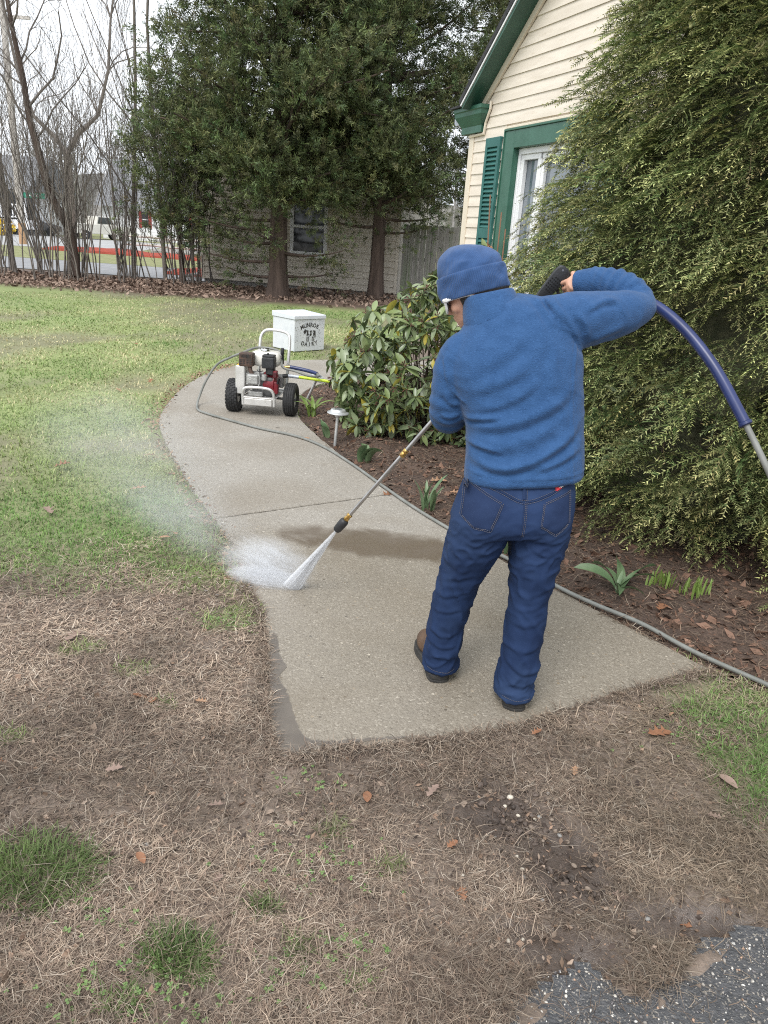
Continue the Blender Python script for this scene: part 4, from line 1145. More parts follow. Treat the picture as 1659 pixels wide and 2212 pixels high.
# --- live grass
N = 460000
x, y, d = polar(N, 1.05, 17.5, -50, 46, rs)
g_ = green(x, y)
ok = (g_ > rs.uniform(0, 1, N) * .98 + .02) & (y < 16.9 + .5 * np.sin(x)); x, y, d, g_ = x[ok], y[ok], d[ok], g_[ok]
ok = ~(inside(PATH_POLY, x, y) | inside(BED_POLY, x, y) | inside(DRIVE_POLY, x, y)) & (mud(x, y) < .3); x, y, d, g_ = x[ok], y[ok], d[ok], g_[ok]
near_e = np.zeros(len(x), bool); i = np.where((y > 4.0) & (y < 10.2) & (x > -2.6))[0]; near_e[i] = edge_dist(PATH_L, x[i], y[i]) < .10
ok = ~(near_e & (rs.uniform(0, 1, len(x)) < .75)); x, y, d, g_ = x[ok], y[ok], d[ok], g_[ok]; n = len(x)
az = rs.uniform(0, 2 * math.pi, n) ; tilt = rs.uniform(.25, 1.15, n)
# near clumps keep longer blades, splayed from their middle
ln = rs.uniform(.022, .046, n) * (1 + .35 * vnoise(x, y, 2.5, 71)); 
for cx, cy, rx, ry, a_ in CLUMPS[:2]:
    q = ((x - cx) / (rx * 1.4)) ** 2 + ((y - cy) / (ry * 1.4)) ** 2; i = q < 1
    ln[i] *= rs.uniform(.8, 1.35, i.sum()); az[i] = np.arctan2(y[i] - cy, x[i] - cx) + rs.randn(i.sum()) * 1.3; tilt[i] = .35 + .75 * np.sqrt(q[i]) + rs.randn(i.sum()) * .3
h = np.stack([np.cos(az), np.sin(az), 0 * az], 1)
d0 = h * np.sin(tilt)[:, None] + EZ * np.cos(tilt)[:, None]; t2 = np.clip(tilt + rs.uniform(.2, .9, n), 0, 1.75); d1 = h * np.sin(t2)[:, None] + EZ * np.cos(t2)[:, None]
w = rs.uniform(.0009, .0018, n) * np.clip(d / 2.4, 1, 5)
dry = np.clip((fbm(x, y, .8, 73) - .43) * 3.4 + rs.randn(n) * .34, 0, 1)[:, None] * np.clip((d - 1.6) / 1.2, .35, 1)[:, None]
lush = np.array([.135, .245, .065]); yel = np.array([.54, .49, .30]); mid = np.array([.290, .345, .135])
f = vnoise(x, y, 1.1, 75)[:, None]
nearg = np.clip((2.9 - d) / .8, 0, 1)[:, None] * .45; col = (lush * (1 - f) + mid * f) * (1 - dry) + yel * dry; col = col * (1 - nearg); col = col * rs.uniform(.75, 1.3, (n, 1))
base = np.stack([x, y, surf_z(x, y) - .003], 1)
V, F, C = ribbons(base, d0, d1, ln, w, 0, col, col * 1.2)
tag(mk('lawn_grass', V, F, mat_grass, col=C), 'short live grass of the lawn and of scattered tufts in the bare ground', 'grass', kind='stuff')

# --- dead thatch over the bare ground
N = 370000
x, y, d = polar(N, 1.0, 4.0, -52, 50, rs)
g_ = green(x, y); mm = mud(x, y)
dens = np.clip(1.0 - .72 * g_, 0, 1) * (1 - .96 * mm) * np.clip(-.02 + 1.6 * fbm(x, y, 3.4, 81), .12, 1.1)
dens = np.where((x < -.25) & (y > 1.85), dens * 1.6, dens)
thin = (x > -.5) & (x < .4) & (y < 2.0); dens = np.where(thin, dens * .62, dens)
ok = rs.uniform(0, 1, N) < dens; x, y, d = x[ok], y[ok], d[ok]; N = len(x); dens = np.ones(N)
inpth = inside(PATH_POLY, x, y); i = np.where(inpth)[0]; pe = np.zeros(N); pe[i] = edge_dist(PATH_POLY, x[i], y[i])
dens = np.where(inpth & (pe > .014), .0, dens)
dens = np.where(inside(BED_POLY, x, y), 0, dens); idr = inside(DRIVE_POLY, x, y); dens = np.where(idr, .012 + .25 * np.clip(fbm(x, y, 8, 83) - .58, 0, 1), dens)
ok = rs.uniform(0, 1, N) < dens
x, y, d = x[ok], y[ok], d[ok]; n = len(x)
az = rs.uniform(0, 2 * math.pi, n) + 2.2 * (fbm(x, y, 3, 85) - .5); el = np.clip(rs.normal(.10, .22, n), -.1, .9)
ln = rs.gamma(3.2, .0125, n).clip(.014, .12) ; w = rs.uniform(.0005, .0013, n)
h = np.stack([np.cos(az), np.sin(az), 0 * az], 1); b2 = az + rs.randn(n) * .5; h2 = np.stack([np.cos(b2), np.sin(b2), 0 * az], 1)
d0 = h * np.cos(el)[:, None] + EZ * np.sin(el)[:, None]; e2 = el - rs.uniform(.0, .5, n); d1 = h2 * np.cos(e2)[:, None] + EZ * np.sin(e2)[:, None]
gold = np.clip((x - .55) * 2.2, 0, 1)[:, None] * .8; 
pal = np.array([[.46, .37, .285], [.35, .275, .21], [.23, .172, .132], [.54, .465, .38], [.29, .215, .168], [.115, .086, .07]])
pk2 = rs.choice(6, n, p=[.22, .24, .2, .10, .16, .08]); col = pal[pk2] * rs.uniform(.7, 1.15, (n, 1)); col = col * (1 - gold * .3) + np.array([.44, .355, .235]) * gold * .3
dk = np.clip(fbm(x, y, 2.6, 91) * 1.7 - .05, .62, 1)[:, None] * 1.12; col = col * dk * np.where((x < -.25) & (y > 1.9), 1.25, 1)[:, None]; w = w * np.clip(d / 1.9, .7, 1.6)
wetd = np.clip(1 - .30 * np.clip(fbm(x, y, 1.9, 87) * 2.4 - .9, 0, 1), .5, 1)[:, None]; col = col * wetd
thick = np.clip(fbm(x, y, 2.2, 89) * 1.6 - .35, 0, 1)
base = np.stack([x, y, surf_z(x, y) + rs.uniform(.0, .020, n) * (.3 + thick)], 1)
base[:, 2] = np.where(inside(DRIVE_POLY, x, y), -.010 + rs.uniform(0, .006, n), base[:, 2])
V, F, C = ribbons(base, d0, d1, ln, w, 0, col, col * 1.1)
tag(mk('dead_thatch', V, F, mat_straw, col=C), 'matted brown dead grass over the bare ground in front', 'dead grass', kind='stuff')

n = 7000; ee = np.vstack([PATH_L[PATH_L[:, 1] < 3.3][::-1], PATH_N]); i = rs.randint(0, len(ee) - 1, n); t = rs.uniform(0, 1, (n, 1)); pp = ee[i] * (1 - t) + ee[i + 1] * t
tg = ee[i + 1] - ee[i]; tg /= np.linalg.norm(tg, axis=1)[:, None]; nn = np.stack([tg[:, 1], -tg[:, 0]], 1); out_ = np.abs(rs.randn(n)) * .030
mid_p = np.array([.3, 2.8]); nn = nn * np.sign(((pp - mid_p) * nn).sum(1))[:, None]; pp = pp + nn * out_[:, None]
az = rs.uniform(0, 2 * math.pi, n); el = np.clip(rs.normal(.15, .25, n), -.1, .9); ln = rs.gamma(3.0, .011, n).clip(.012, .07); w = rs.uniform(.0006, .0014, n)
h = np.stack([np.cos(az), np.sin(az), 0 * az], 1); d0 = h * np.cos(el)[:, None] + EZ * np.sin(el)[:, None]; e2 = el - .4; d1 = h * np.cos(e2)[:, None] + EZ * np.sin(e2)[:, None]
col = pal[rs.choice(6, n)] * rs.uniform(.5, .95, (n, 1))
V, F, C = ribbons(np.stack([pp[:, 0], pp[:, 1], np.maximum(surf_z(pp[:, 0], pp[:, 1]), -.002) + rs.uniform(0, .014, n)], 1), d0, d1, ln, w, 0, col, col * 1.1)
tag(mk('edge_thatch', V, F, mat_straw, col=C), 'brown straw hanging over the near edges of the path', 'dead grass', kind='stuff')

# --- small crumbs of soil, bark and leaf between the straws
def flakes(x, y, z, size, col, rs, name, label, cat, mat, flat=.5):
    n = len(x); c = np.stack([x, y, z], 1); nn = rs.randn(n, 3) * flat + EZ; nn /= np.linalg.norm(nn, axis=1)[:, None]
    e1 = np.cross(nn, rs.randn(n, 3)); e1 /= np.linalg.norm(e1, axis=1)[:, None]; e2 = np.cross(nn, e1)
    s1 = size[:, None]; s2 = (size * rs.uniform(.3, .8, n))[:, None]; mid_ = c + nn * (size * .25)[:, None]
    V = np.stack([c - e1 * s1, c - e2 * s2, mid_, c + e2 * s2, c + e1 * s1], 1).reshape(-1, 3); b = (np.arange(n) * 5)[:, None]
    F = np.vstack([b + np.array([[0, 1, 2]]), b + np.array([[0, 2, 3]]), b + np.array([[1, 4, 2]]), b + np.array([[2, 4, 3]])])
    return tag(mk(name, V, F, mat, col=np.repeat(col, 5, 0)), label, cat, kind='stuff')
N = 26000
x, y, d = polar(N, .95, 3.6, -46, 46, rs)
ok = ~inside(PATH_POLY, x, y) & ~inside(BED_POLY, x, y) & ~inside(DRIVE_POLY, x, y) & (green(x, y) < .7); x, y = x[ok], y[ok]; n = len(x)
pal = np.array([[.12, .09, .072], [.20, .14, .10], [.29, .20, .145], [.07, .053, .045], [.36, .28, .22]])
flakes(x, y, surf_z(x, y) + rs.uniform(0, .010, n), rs.gamma(2.2, .0024, n).clip(.002, .018), pal[rs.choice(5, n)] * rs.uniform(.7, 1.2, (n, 1)), rs, 'soil_crumbs', 'crumbs of soil and torn leaf among the dead grass', 'litter', mat_straw, .8)

# --- needles, straw and chips on the mulch bed
N = 52000
x = rs.uniform(-.95, 3.0, N); y = 2.2 * (9.2 / 2.2) ** rs.uniform(0, 1, N)
ok = inside(BED_POLY, x, y); x, y = x[ok], y[ok]; n = len(x); bz = bed_z(x, y)
az = rs.uniform(0, 2 * math.pi, n); el = np.clip(rs.normal(.08, .2, n), -.1, .8); ln = rs.gamma(2.6, .020, n).clip(.015, .16); w = rs.uniform(.0007, .0017, n) * np.clip(y / 3, 1, 2.5)
h = np.stack([np.cos(az), np.sin(az), 0 * az], 1); b2 = az + rs.randn(n) * .7; h2 = np.stack([np.cos(b2), np.sin(b2), 0 * az], 1)
d0 = h * np.cos(el)[:, None] + EZ * np.sin(el)[:, None]; e2 = el - .35; d1 = h2 * np.cos(e2)[:, None] + EZ * np.sin(e2)[:, None]
pal = np.array([[.29, .215, .155], [.19, .13, .095], [.12, .082, .062], [.40, .32, .245], [.22, .125, .085]]); col = pal[rs.choice(5, n, p=[.24, .28, .24, .12, .12])] * rs.uniform(.7, 1.15, (n, 1))
V, F, C = ribbons(np.stack([x, y, bz + rs.uniform(0, .014, n)], 1), d0, d1, ln, w, 0, col, col * 1.1)
tag(mk('bed_straw', V, F, mat_straw, col=C), 'dead stalks and needles strewn over the mulch bed', 'litter', kind='stuff')
N = 16000
x = rs.uniform(-.95, 3.0, N); y = 2.2 * (9.2 / 2.2) ** rs.uniform(0, 1, N); ok = inside(BED_POLY, x, y); x, y = x[ok], y[ok]; n = len(x)
pal = np.array([[.115, .072, .052], [.17, .10, .07], [.07, .048, .038], [.23, .14, .10]])
flakes(x, y, bed_z(x, y) + rs.uniform(0, .008, n), rs.gamma(2.4, .0065, n).clip(.004, .04), pal[rs.choice(4, n)] * rs.uniform(.7, 1.2, (n, 1)), rs, 'mulch_chips', 'brown bark chips and leaf scraps covering the mulch bed', 'mulch', mat_straw, .5)
# --- brown crumbs that line the path
idx = rs.randint(0, len(PATH_L) - 20, 5200); t = rs.uniform(0, 1, 5200)[:, None]; pp = PATH_L[idx] * (1 - t) + PATH_L[idx + 1] * t
off = rs.normal(-.035, .045, 5200); x = pp[:, 0] + off; y = pp[:, 1] + rs.randn(5200) * .02
ok = (y > 3.3) & (y < 9.6) & (rs.uniform(0, 1, 5200) < .6); x, y = x[ok], y[ok]; n = len(x); z = np.where(inside(PATH_POLY, x, y), .002, np.maximum(surf_z(x, y), .0) + .004)
pal = np.array([[.30, .18, .115], [.38, .25, .17], [.20, .12, .08], [.42, .32, .22]])
flakes(x, y, z, rs.gamma(2.0, .0042, n).clip(.003, .022), pal[rs.choice(4, n)] * rs.uniform(.6, 1.0, (n, 1)), rs, 'edge_litter', 'band of brown leaf crumbs between the lawn and the path', 'litter', mat_straw, .5)
# --- leaf litter under thicket and cedars
N = 10000
x = rs.uniform(-11, .8, N); y = 17.5 + .12 * (x + 11) + rs.normal(0, .75, N) + .6
ok = (y > 16.4) & (y < 21.0) & (rs.uniform(0, 1, N) < np.where(x < -4, 1, .5)); x, y = x[ok], y[ok]; n = len(x)
pal = np.array([[.22, .155, .12], [.29, .21, .165], [.16, .112, .088], [.35, .265, .21]])
heap = np.clip(1 - np.abs(y - (18.6 + .12 * (x + 11))) / 1.0, 0, 1) * .14
flakes(x, y, .0 + rs.uniform(0, 1, n) * (.03 + heap), rs.uniform(.03, .075, n), pal[rs.choice(4, n)] * rs.uniform(.65, 1.2, (n, 1)), rs, 'leaf_litter', 'drift of brown fallen leaves under the thicket', 'leaf litter', mat_straw, .9)

# ------------------------------------------------------------------ single fallen leaves
mat_fl = [M('fallen_leaf_tan', (.30, .17, .095), (.40, .245, .15), 30, rough=.7, transl=.1), M('fallen_leaf_rust', (.22, .095, .05), (.30, .15, .08), 30, rough=.7, transl=.1), M('fallen_leaf_grey', (.22, .15, .12), (.30, .215, .175), 30, rough=.75, transl=.1)]
def oak_leaf(rs, curl):
    half = [(0, .02), (.12, .10), (.20, .28), (.27, .12), (.38, .14), (.47, .36), (.55, .15), (.66, .15), (.74, .30), (.82, .12), (.93, .10), (1, 0)]
    V = [(0, 0, 0)]; mids = []
    for t, w in half: V.append((t, 0, .03 * math.sin(t * 6)))
    n = len(half)
    for sg in (-1, 1):
        for t, w in half: w2 = w * rs.uniform(.85, 1.15); V.append((t + .05 * w, sg * w2, curl * w2 * w2 * 3 + rs.uniform(-.02, .03)))
    F = []
    for k, sg in enumerate((0, 1)):
        o = 1 + n * (1 + k)
        for i in range(n - 1): F.append((1 + i, 2 + i, o + i + 1, o + i) if k == 0 else (o + i, o + i + 1, 2 + i, 1 + i))
    return np.array(V), F
def plain_leaf(rs, curl):
    V, F = leaf_shape(.24, .04, curl, 7); return V, [tuple(f) for f in F]
rs = np.random.RandomState(55)
FL = [  # x, y, length, turn, kind (0 oak 1 plain), material, label
    (.01, 1.86, .066, 1.6, 1, 1, 'rust brown oval leaf lying alone on the bare ground below the path'),
    (.19, 1.90, .070, .9, 0, 2, 'greyish lobed leaf on the bare ground beside the rust oval leaf'),
    (.98, 2.30, .115, .3, 0, 1, 'large torn oak leaf on the straw right of the path end'),
    (-.84, 2.31, .075, .2, 1, 1, 'curled reddish leaf on the thatch left of the puddle'),
    (-2.15, 4.73, .12, .6, 0, 1, 'orange oak leaf on the lawn left of the mist'),
    (-1.83, 3.95, .11, 2.4, 0, 2, 'dull brown crumpled leaf on the left lawn edge'),
    (-1.09, 3.75, .075, 2.0, 1, 0, 'tan leaf on the grass nearest the spray'),
    (-1.16, 3.69, .07, .4, 1, 0, 'second tan leaf on the grass near the spray'),
    (-1.22, 2.65, .10, 1.2, 0, 2, 'brown crumpled leaf where lawn turns to thatch at left'),
    (-.79, 1.91, .060, .2, 0, 2, 'faded pinkish leaf on the thatch at left'),
    (-.56, 1.56, .055, 2.3, 1, 1, 'folded dark rust leaf right of the left grass patch'),
    (.24, 1.69, .05, .8, 0, 1, 'small red brown leaf scrap below the muddy patch'),
    (1.19, 2.04, .085, 2.2, 1, 2, 'upright brown leaf at the right edge of the straw'),
    (.56, 2.24, .05, .5, 0, 1, 'small leaf at the path front edge below the boots'),
    (.29, 4.92, .14, .2, 0, 0, 'tan oak leaf on the mulch behind the hose'),
    (-.01, 4.71, .15, .8, 0, 1, 'orange oak leaf caught at the hose by the slab joint'),
    (.50, 4.68, .11, 2.8, 0, 0, 'curled tan leaf right of the tulip shoots'),
    (1.30, 3.22, .11, 1.0, 0, 1, 'brown oak leaf on the mulch above the hose at right'),
    (-.70, 5.94, .09, .4, 1, 0, 'yellowish leaf on the path in front of the right wheel'),
    (-.93, 6.26, .08, 1.9, 1, 2, 'small dark leaf on the path below the washer'),
    (-1.56, 4.43, .12, .1, 0, 0, 'pale oak leaf inside the drifting mist'),
    (-1.71, 5.15, .10, .2, 0, 1, 'brown leaf on the lawn by the path bend')]
for i, (x, y, ln, tz, kd, mi, lab) in enumerate(FL):
    V, F = (oak_leaf if kd == 0 else plain_leaf)(rs, rs.uniform(.2, .6))
    zb = .004 if inside(PATH_POLY, np.array([x]), np.array([y]))[0] else (float(bed_z(np.array([x]), np.array([y]))[0]) + .022 if inside(BED_POLY, np.array([x]), np.array([y]))[0] else float(surf_z(x, y)) + .020 + (.018 if y > 3.2 else 0))
    o = mk('fallen_leaf', V, F, mat_fl[mi], smooth=True); o.location = (x, y, zb); ln *= .85; o.scale = (ln, ln, ln); o.rotation_euler = (rs.randn() * .15, rs.randn() * .12, tz)
    tag(o, lab, 'leaf', 'fallen leaves')
lm = {}
for i in range(46):
    k = rs.randint(0, 3)
    x, y, d = polar(1, 1.2 if i < 26 else 4.5, 4.2 if i < 26 else 14, -40, 12 if i >= 26 else 34, rs); x, y = float(x[0]), float(y[0])
    if inside(PATH_POLY, np.array([x]), np.array([y]))[0] or inside(BED_POLY, np.array([x]), np.array([y]))[0] or inside(DRIVE_POLY, np.array([x]), np.array([y]))[0]: continue
    key = (k, i % 3)
    if key not in lm: V, F = oak_leaf(rs, .4); o = mk('fallen_leaf', V, F, mat_fl[k], smooth=True); lm[key] = o.data
    else: o = bpy.data.objects.new('fallen_leaf', lm[key]); COL.objects.link(o)
    ln = rs.uniform(.03, .055) if y < 4 else rs.uniform(.055, .09)
    o.location = (x, y, float(surf_z(x, y)) + (.014 if y < 3 else .032)); o.scale = (ln,) * 3; o.rotation_euler = (rs.randn() * .25, rs.randn() * .2, rs.uniform(0, 6.28))
    tag(o, 'small withered brown leaf scattered on the grass and bare ground', 'leaf', 'scattered withered leaves')

# ------------------------------------------------------------------ stones
mat_st = [M('stone_brown', (.17, .13, .10), (.26, .205, .16), 40, rough=.5, bump=.3, bscale=120), M('stone_pale', (.50, .45, .37), (.62, .57, .48), 40, rough=.6, bump=.3, bscale=120), M('stone_grey', (.22, .21, .20), (.32, .31, .29), 40, rough=.55, bump=.3, bscale=120)]
def stone_mesh(rs, nu=9, nv=6):
    mb = MB(); mb.ell((0, 0, 0), (1, rs.uniform(.65, .95), rs.uniform(.45, .75)), None, nu, nv); V = np.array(mb.v)
    V = V * (1 + .16 * np.array([mnoise.noise(Vector(v) * 1.7 + Vector((rs.uniform(0, 0.01), 3, 1))) for v in V])[:, None]); return V, mb.f
SM = [stone_mesh(rs) for _ in range(5)]
ST = [(.45, 1.94, .011, 1), (.43, 1.91, .009, 1), (.39, 1.97, .009, 0), (.50, 1.94, .010, 0), (.51, 1.89, .009, 0), (.53, 1.87, .008, 2), (.50, 1.83, .011, 0), (.57, 1.82, .008, 0), (.58, 1.81, .009, 2), (.60, 1.79, .008, 0), (.45, 1.67, .007, 1), (.45, 1.64, .008, 2), (.62, 1.62, .009, 0), (.50, 1.52, .008, 0), (.75, 1.59, .009, 0), (.48, 1.48, .011, 0), (.76, 1.54, .008, 2), (-.80, 1.68, .010, 0), (-.74, 1.65, .009, 1), (-.58, 1.64, .008, 2), (-.40, 1.77, .008, 0), (.25, 1.71, .007, 0), (.47, 2.0, .009, 0), (.60, 1.70, .010, 0)]
for i in range(26): ST.append((.52 + rs.randn() * .10, 1.72 + rs.randn() * .17, rs.uniform(.004, .008), rs.randint(0, 3)))
sm = {}
for i, (x, y, r, mi) in enumerate(ST):
    if inside(PATH_POLY, np.array([x]), np.array([y]))[0]: continue
    key = (i % 5, mi)
    if key not in sm: o = mk('stone', *SM[i % 5], mat_st[mi], smooth=True); sm[key] = o.data
    else: o = bpy.data.objects.new('stone', sm[key]); COL.objects.link(o)
    o.scale = (r,) * 3; o.location = (x, y, float(surf_z(x, y)) + r * .35); o.rotation_euler = (0, 0, rs.uniform(0, 6.28))
    if i == 0: tag(o, 'largest cream pebble in the muddy rut below the path', 'stone', 'stones in the ground')
    elif i == 1: tag(o, 'cream pebble just in front of the largest cream pebble in the rut', 'stone', 'stones in the ground')
    elif i == 17: tag(o, 'tan stone at the upper edge of the left grass patch', 'stone', 'stones in the ground')
    else: tag(o, 'small stone half sunk in the wet bare soil', 'stone', 'stones in the ground')
# clods of wet soil thrown up along the rut
n = 420; t = rs.uniform(0, 1, n); x = .40 + .20 * t + rs.randn(n) * .075; y = 1.98 - .48 * t + rs.randn(n) * .055; ok = ~inside(PATH_POLY, x, y); x, y = x[ok], y[ok]; n = len(x)
T = [(v, np.array([f[:3] for f in fs] + [(f[0], f[2], f[3]) for f in fs]), np.ones((len(v), 3))) for v, fs in (stone_mesh(rs, 7, 4) for _ in range(4))]
sz = rs.gamma(1.8, .0030, n).clip(.002, .014); T = [(v * (1 + .22 * rs.randn(len(v), 1)), f, c) for v, f, c in T]; col = np.array([.095, .073, .060]) * rs.uniform(.6, 1.35, (n, 1))
V, F, C = scatter(T, np.stack([x, y, surf_z(x, y) + sz * .25], 1), basis(rs.randn(n, 3), rs), sz, col, rs)
mat_clod = M('wet_clod', (.8, .8, .8), (1.15, 1.12, 1.1), 160, rough=.45, rough2=.9, attr=True, bump=.6, bscale=300, bdist=.004)
tag(mk('soil_clods', V, F, mat_clod, col=C, smooth=True), 'dark clods of wet soil along the muddy rut', 'soil', kind='stuff')
# grit on the asphalt
N = 5200
x = rs.uniform(.1, 1.4, N); y = rs.uniform(.9, 1.6, N); ok = inside(DRIVE_POLY, x, y); x, y = x[ok], y[ok]; n = len(x)
T = []
for k in range(4):
    mb = MB(); mb.ell((0, 0, 0), (1, .8, .6), None, 5, 3); V = np.array(mb.v) * (1 + .2 * rs.randn(len(mb.v), 1)); T.append((V, np.array([f[:3] for f in mb.f] + [(f[0], f[2], f[3]) for f in mb.f]), np.ones((len(V), 3))))
pal = np.array([[.50, .47, .42], [.30, .27, .24], [.16, .15, .15], [.62, .60, .56], [.36, .24, .17], [.09, .09, .10]])
pos = np.stack([x, y, -.016 + .012 * (fbm(x, y, 9, 51) - .5) + .001], 1); col = pal[rs.choice(6, n, p=[.2, .2, .22, .1, .08, .2])] * rs.uniform(.7, 1.2, (n, 1))
Rr = basis(np.stack([rs.randn(n), rs.randn(n), 0 * x], 1), rs); V, F, C = scatter(T, pos, Rr, rs.gamma(3, .0008, n).clip(.0012, .006), col, rs)
mat_grit = M('grit', (.9, .9, .9), (1.1, 1.1, 1.1), 60, rough=.5, attr=True)
tag(mk('grit', V, F, mat_grit, col=C, smooth=True), 'loose pale and dark grit on the wet asphalt corner', 'gravel', kind='stuff')

# ------------------------------------------------------------------ spring shoots in the bed
mat_tul = M('tulip_leaf', (.105, .175, .085), (.155, .225, .115), 14, rough=.4, spec=.5, transl=.12, stretch=(1, 1, .3))
mat_tul2 = M('shoot_green', (.16, .25, .05), (.22, .30, .08), 20, rough=.45, transl=.15)
def blade(L_, w, bend, twist, az, k=8, fold=.4, st=.15):
    V = []; F = []; h = np.array([math.cos(az), math.sin(az), 0]); s0 = np.array([-math.sin(az), math.cos(az), 0]); p = np.zeros(3); a = .15
    for i in range(k + 1):
        t = i / k; ww = w * (math.sin(math.pi * (t * .9 + .1)) ** .6 if t < 1 else 0) + .0005; a2 = st + bend * t; d = h * math.sin(a2) + EZ * math.cos(a2); nn = h * math.cos(a2) - EZ * math.sin(a2)
        sv = s0 * math.cos(twist * t) + nn * math.sin(twist * t); V += [p - sv * ww + nn * ww * -fold, p, p + sv * ww + nn * ww * -fold]; p = p + d * (L_ / k)
    for i in range(k): a = 3 * i; F += [(a, a + 1, a + 4, a + 3), (a + 1, a + 2, a + 5, a + 4)]
    return np.array(V), np.array(F)
def plant(x, y, leaves, label, mat, cat='plant', nm='tulip_plant', grp=None, st=.15):
    z = float(bed_z(np.array([x]), np.array([y]))[0]); t = thing(nm, label, cat, (x, y, z), group=grp)
    for (L_, w, bend, tw, az, ox, oy) in leaves:
        V, F = blade(L_, w, bend, tw, az, st=st); mk('leaf', V + np.array([ox, oy, 0]), F, mat, t, smooth=True)
    return t
def lf(n, l0, l1, w, b0, b1): return [(rs.uniform(l0, l1), w * rs.uniform(.7, 1.2), rs.uniform(b0, b1), rs.uniform(-.6, .6), rs.uniform(0, 6.28), rs.randn() * .02, rs.randn() * .02) for _ in range(n)]
plant(.26, 4.50, lf(8, .17, .27, .016, .2, .7), 'upright tulip shoots on the mulch between the hose and the seat of the jeans', mat_tul)
plant(-.16, 5.42, lf(5, .15, .24, .030, 1.2, 2.2), 'flopped tulip leaves on the mulch behind the lance coupling', mat_tul)
plant(-.50, 6.10, lf(4, .12, .18, .032, .6, 1.4), 'broad tulip leaves at the foot of the upright solar light', mat_tul)
plant(-.70, 6.78, lf(9, .18, .30, .016, 1.3, 2.0), 'low strappy green plant beside the right wheel of the washer', mat_tul2)
plant(1.16, 3.43, [(.26, .026, 1.35, .9, 3.0, 0, 0), (.22, .030, 1.5, -.9, 2.2, .02, .02), (.20, .024, 1.5, 1.1, -1.9, .01, -.02), (.26, .022, 1.3, 1.2, .5, .02, .01), (.18, .016, 1.6, 0.9, -.9, 0, -.02), (.24, .026, 1.4, -1.2, 1.5, .03, .03), (.22, .020, 1.5, .8, .1, .01, .03), (.12, .010, .5, .3, 1.1, 0, 0), (.10, .009, .4, .3, -2, .01, 0)], 'wilted tulip with big drooping leaves right of the jeans', mat_tul, st=.55)
plant(.70, 3.84, lf(3, .14, .2, .026, .5, 1.2), 'tulip leaf showing between the two legs', mat_tul)
plant(1.40, 3.50, [(rs.uniform(.05, .10), .005, rs.uniform(0, .4), 0, rs.uniform(0, 6.28), rs.randn() * .05, rs.randn() * .03) for _ in range(26)], 'left of two rows of short green bulb shoots under the yew', mat_tul2, nm='bulb_shoots')
plant(1.53, 3.43, [(rs.uniform(.05, .10), .005, rs.uniform(0, .4), 0, rs.uniform(0, 6.28), rs.randn() * .05, rs.randn() * .03) for _ in range(26)], 'right of two rows of short green bulb shoots under the yew', mat_tul2, nm='bulb_shoots')
# little clover leaves in the bare ground
mat_clov = M('clover', (.12, .21, .06), (.18, .27, .09), 30, rough=.5, transl=.15)
cl = MB()
for (cx, cy, sx, n) in ((-.12, 1.62, .10, 70), (-.55, 1.22, .08, 50), (-.36, 1.20, .06, 40), (-.14, 1.30, .09, 60), (-.62, 2.9, .10, 120), (.0, 1.36, .06, 40), (1.2, 2.35, .15, 90), (-.2, 1.95, .06, 30), (-.62, 1.40, .05, 30)):
    for _ in range(n):
        x, y = cx + rs.randn() * sx, cy + rs.randn() * sx * .6
        if inside(PATH_POLY, np.array([x]), np.array([y]))[0]: continue
        z = float(surf_z(x, y)) + rs.uniform(.006, .018); a0 = rs.uniform(0, 6.28); r = rs.uniform(.0025, .005)
        for k in range(3):
            a = a0 + k * 2.09; c = np.array([x + math.cos(a) * r, y + math.sin(a) * r, z]); tz = rs.randn(6) * .001
            cl.add([c + np.array([math.cos(a + q * 1.047) * r * .9, math.sin(a + q * 1.047) * r * .9, tz[q]]) for q in range(6)], [tuple(range(6))])
tag(cl.build('clover_patch', mat_clov, fixn=False), 'tiny round clover leaves in the bare ground and by the path edge', 'clover', kind='stuff')
# ------------------------------------------------------------------ the person with the lance
mat_fleece = M('blue_fleece', (.027, .072, .172), (.033, .085, .198), 30, rough=.95, bump=.38, bscale=300, voro=210, bdist=.004, sheen=.12, spec=.12, spots=[((.042, .104, .238), 190, .56, .70), ((.018, .052, .132), 210, .60, .72)])
mat_denim = M('dark_denim', (.0115, .0235, .064), (.0185, .037, .094), 9, rough=.85, bump=.35, bscale=700, bdist=.002, spec=.15, spots=[((.024, .042, .098), 420, .56, .70), ((.030, .054, .118), 3.0, .50, .72)])
mat_denim2 = M('denim_pocket', (.0105, .021, .057), (.0165, .032, .082), 9, rough=.85, bump=.35, bscale=700, bdist=.002, spec=.2, spots=[((.025, .044, .10), 420, .58, .7)])
mat_thread = M('seam_thread', (.06, .068, .105), (.105, .095, .095), 60, rough=.8)
mat_knit = M('blue_knit', (.027, .066, .165), (.036, .084, .205), 40, rough=.95, bump=.5, bscale=380, bdist=.003, sheen=.3, spec=.15)
mat_skin = M('skin', (.52, .285, .195), (.60, .345, .245), 22, rough=.5, bump=.08, bscale=300, bdist=.002, spec=.4)
mat_hair = M('black_hair', (.012, .010, .009), (.03, .024, .02), 40, rough=.5, bump=.6, bscale=180, bdist=.004, stretch=(1, 1, .2))
mat_wfr = M('white_plastic', (.74, .74, .72), None, rough=.3, spec=.6)
mat_lens = M('dark_lens', (.01, .01, .012), None, rough=.05, spec=.8)
mat_boot = M('brown_leather', (.06, .034, .019), (.11, .062, .034), 14, rough=.55, bump=.25, bscale=90)
mat_sole = M('black_rubber', (.018, .017, .016), (.035, .033, .03), 40, rough=.8, bump=.4, bscale=120, spots=[((.16, .12, .08), 120, .66, .72)])
mat_black = M('black_plastic', (.016, .017, .019), (.026, .027, .03), 20, rough=.5, bump=.12, bscale=300)
